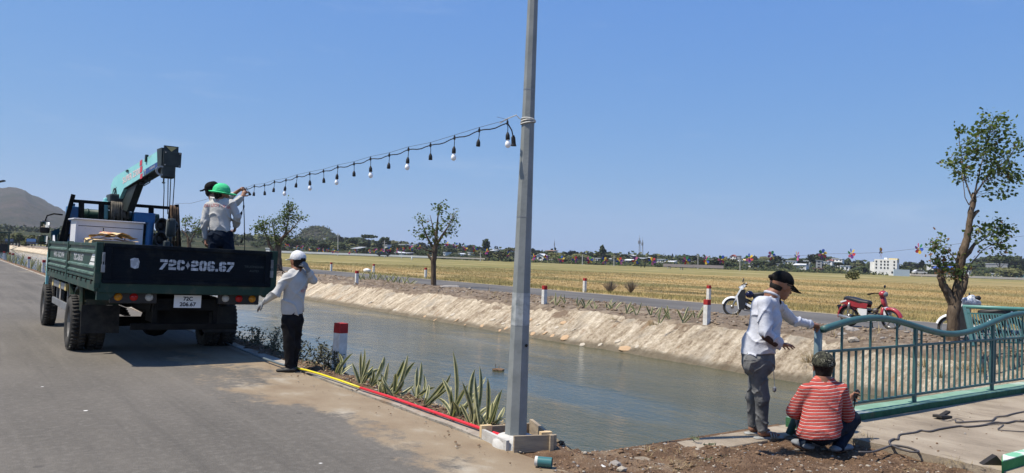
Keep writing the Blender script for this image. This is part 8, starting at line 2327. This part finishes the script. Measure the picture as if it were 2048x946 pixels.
def mast(px, y0, y1, Y, r, label, lattice=True):
    a, b = at(px, y1 + 6, Y), at(px, y0, Y); mb = MB()
    o = thing('radio_mast' if lattice else 'utility_pole', label, 'mast' if lattice else 'pole', a)
    if lattice:
        for k in range(3):
            q_ = V3((math.cos(k * 2.1) * r, math.sin(k * 2.1) * r, 0)); mb.tube([a + q_, b + q_ * 0.5], 0.12, 4)
        n = 24
        for i in range(n):
            p = a.lerp(b, i / n); s = a.lerp(b, (i + 1) / n); q_ = V3((math.cos(i * 2.1) * r, math.sin(i * 2.1) * r, 0)); mb.tube([p + q_, s - q_], 0.07, 3)
        mb.tube([b, b + UP * 2], 0.08, 4); mb.box(b - UP * 3, (r * 2.4, r * 2.4, 2.2))
    else:
        mb.tube([a - UP, b], [r, r * 0.7], 6)
        mb.box(b - UP * 0.6, (1.4, 0.12, 0.12))
    mb.build('mast' if lattice else 'shaft', M['roof_grey'] if lattice else M['pole_concrete'], o, False, True)
mast(1279, 476, 511, 560, 0.7, 'taller of the two thin radio masts above the belt')
mast(1285, 480, 509, 600, 0.55, 'shorter of the two thin radio masts above the belt')
mast(1109, 482, 500, 700, 0.35, 'very thin faint mast right of the lamp post')
mast(1861, 505, 527, 600, 0.3, 'thin faint mast left of the big tree')
for px, y0, y1, lb in ((769, 481, 508, 'tall thin pole in front of the round dark tree left of the slim tree'), (676, 466, 505, 'thin pole in front of the knoll\'s right slope'), (1396, 509, 529, 'utility pole behind the boundary wall in the middle'), (1165, 509, 521, 'short pole left of the long low white house'), (1228, 511, 524, 'short pole right of the long low white house'), (1480, 517, 538, 'pole in front of the yellow-roofed house'), (961, 504, 517, 'pole at the field edge left of the lamp post'), (803, 500, 510, 'pole by the cream house'), (1843, 537, 548, 'pole at the field edge left of the blue roof')):
    mast(px, y0, y1, 275, 0.16, lb, False)
for px, py, w_, lb in ((1285.5, 535, 9, 'black field stand left of its two paler neighbours'), (1338, 537.5, 6, 'grey field stand, middle of the three'), (1363, 540, 6, 'rightmost of the three field stands')):
    b_ = gnd(px, py, -0.12); s_ = b_.y / FPX; mb = MB(); o = thing('field_stand', lb, 'stand', b_)
    mb.box((0, 0, 4.4 * s_), (w_ * s_, 0.6, 0.8 * s_)); mb.build('top', M['chassis_black'], o)
    for x in (-0.4, 0.4): mb = MB(); mb.box((x * w_ * s_, 0, 2.2 * s_), (1.1 * s_, 0.4, 4.6 * s_)); mb.build('leg', M['chassis_black'] if px < 1300 else M['wall_grey'], o)
b_ = gnd(823.5, 520, -0.12); mb = MB(); mb.tube([(0, 0, 0), (0, 0, 0.5), (0.05, 0, 0.9), (0, 0, 1.4)], [0.10, 0.22, 0.14, 0.02], 8); mb.tube([(-.25, 0, .8), (.25, 0, .8)], 0.05, 6); o = mb.build('scarecrow', M['wall_white']); o.location = b_; tag(o, 'white scarecrow figure standing in the green field left of the slim tree', 'scarecrow')
b_ = gnd(743, 544.5, 0.0); mb = MB(); b_ = gnd(734, 545, 0.0); mb.ball((0, 0, 0.15), 0.24, 2, 0.2, (1.2, 0.7, 0.7)); o = mb.build('white_sack', M['wall_white'], None, True); o.location = b_; tag(o, 'lumpy white sack at the field edge between two marker posts', 'sack')
mat('car_dark', (0.012, 0.016, 0.025), 0.25, coat=0.5)
mat('car_blue', (0.02, 0.05, 0.11), 0.25, coat=0.5)
mat('car_pale', (0.6, 0.6, 0.6), 0.3, coat=0.5)
def car(px, py, Y, rot, m, label):
    p = at(px, py, Y); o = thing('car', label, 'car', p, rot); mb = MB()
    mb.prism([(-2.1, 0.35), (2.1, 0.35), (2.15, 0.75), (1.2, 0.9), (0.7, 1.4), (-1.2, 1.45), (-1.9, 0.95), (-2.15, 0.85)], (0, -0.85, 0), (1, 0, 0), (0, 0, 1), (0, 1, 0), 1.7); mb.build('body', M[m], o)
    mb = MB(); mb.prism([(-1.6, 0.95), (1.0, 0.93), (0.65, 1.35), (-1.15, 1.38)], (0, -0.87, 0), (1, 0, 0), (0, 0, 1), (0, 1, 0), 1.74); mb.build('window', M['window_dark'], o)
    for x in (-1.3, 1.3):
        for y in (-0.75, 0.75): mb = MB(); mb.tube([(x, y - 0.1, 0.33), (x, y + 0.1, 0.33)], 0.33, 12); mb.build('wheel', M['rubber'], o)
car(62, 491, 168, 2.12, 'car_blue', 'dark blue car parked beyond the canal at the left edge')
car(18, 489.5, 190, 2.13, 'car_dark', 'dark vehicle near the canal end, leftmost')
car(767, 512.5, 250, 0.1, 'car_dark', 'dark car on the far field track left of the slim tree')
car(1839, 548.5, 258, 0.0, 'car_pale', 'pale car at the far field edge left of the blue roof')
# sluice at the end of the canal
sg = at(2, 497, 150); sg.z = -0.8
o = thing('sluice_gate', 'green sluice gate frame at the far end of the canal', 'sluice gate', sg, HD)
for x in (-1.0, 1.0): mb = MB(); mb.box((x * 1.2, 0, 1.9), (0.3, 0.3, 3.8)); mb.build('post', M['truck_green'], o)
mb = MB(); mb.box((0, 0, 3.7), (3.2, 0.4, 0.3)); mb.build('beam', M['truck_green'], o)
mb = MB(); mb.box((0, 0, 0.7), (2.2, 0.12, 1.6)); mb.build('gate', M['truck_navy'], o)
# street lamp whose arm reaches into the frame at the left edge
la = at(-40, 505, 45); la.z = 0
o = thing('street_lamp', 'street lamp whose arm just reaches in at the left edge', 'street lamp', la)
tip = at(9, 361.5, 45); root_ = at(-40, 371, 45)
mb = MB(); mb.tube([V3((la.x, la.y, 0)), V3((la.x + 0.05, la.y, root_.z))], [0.09, 0.05], 8); mb.build('shaft', M['galvanised'], o, True, True)
mb = MB(); mb.tube([root_, tip.lerp(root_, 0.4)], 0.035, 6); mb.build('arm', M['galvanised'], o, True, True)
mb = MB(); mb.beam(tip.lerp(root_, 0.4), tip, 0.2, 0.08); mb.build('lamp_head', M['black_plastic'], o, False, True)
# ---------------------------------------------------------------- air
mb = MB(); mb.box((0, 0, 0), (8000, 8000, 250))
hz_o = mb.build('haze', None) if False else None
hm_ = bpy.data.materials.new('air'); hm_.use_nodes = True
hn = hm_.node_tree; hn.nodes.remove(hn.nodes['Principled BSDF'])
pv = hn.nodes.new('ShaderNodeVolumePrincipled'); pv.inputs['Color'].default_value = (0.86, 0.91, 1.0, 1); pv.inputs['Density'].default_value = 0.00013; pv.inputs['Anisotropy'].default_value = 0.2
hn.links.new(pv.outputs[0], hn.nodes['Material Output'].inputs['Volume'])
mb = MB(); mb.box((0, 0, 97), (7000, 7000, 200)); ho = mb.build('haze', hm_); tag(ho, kind='stuff')
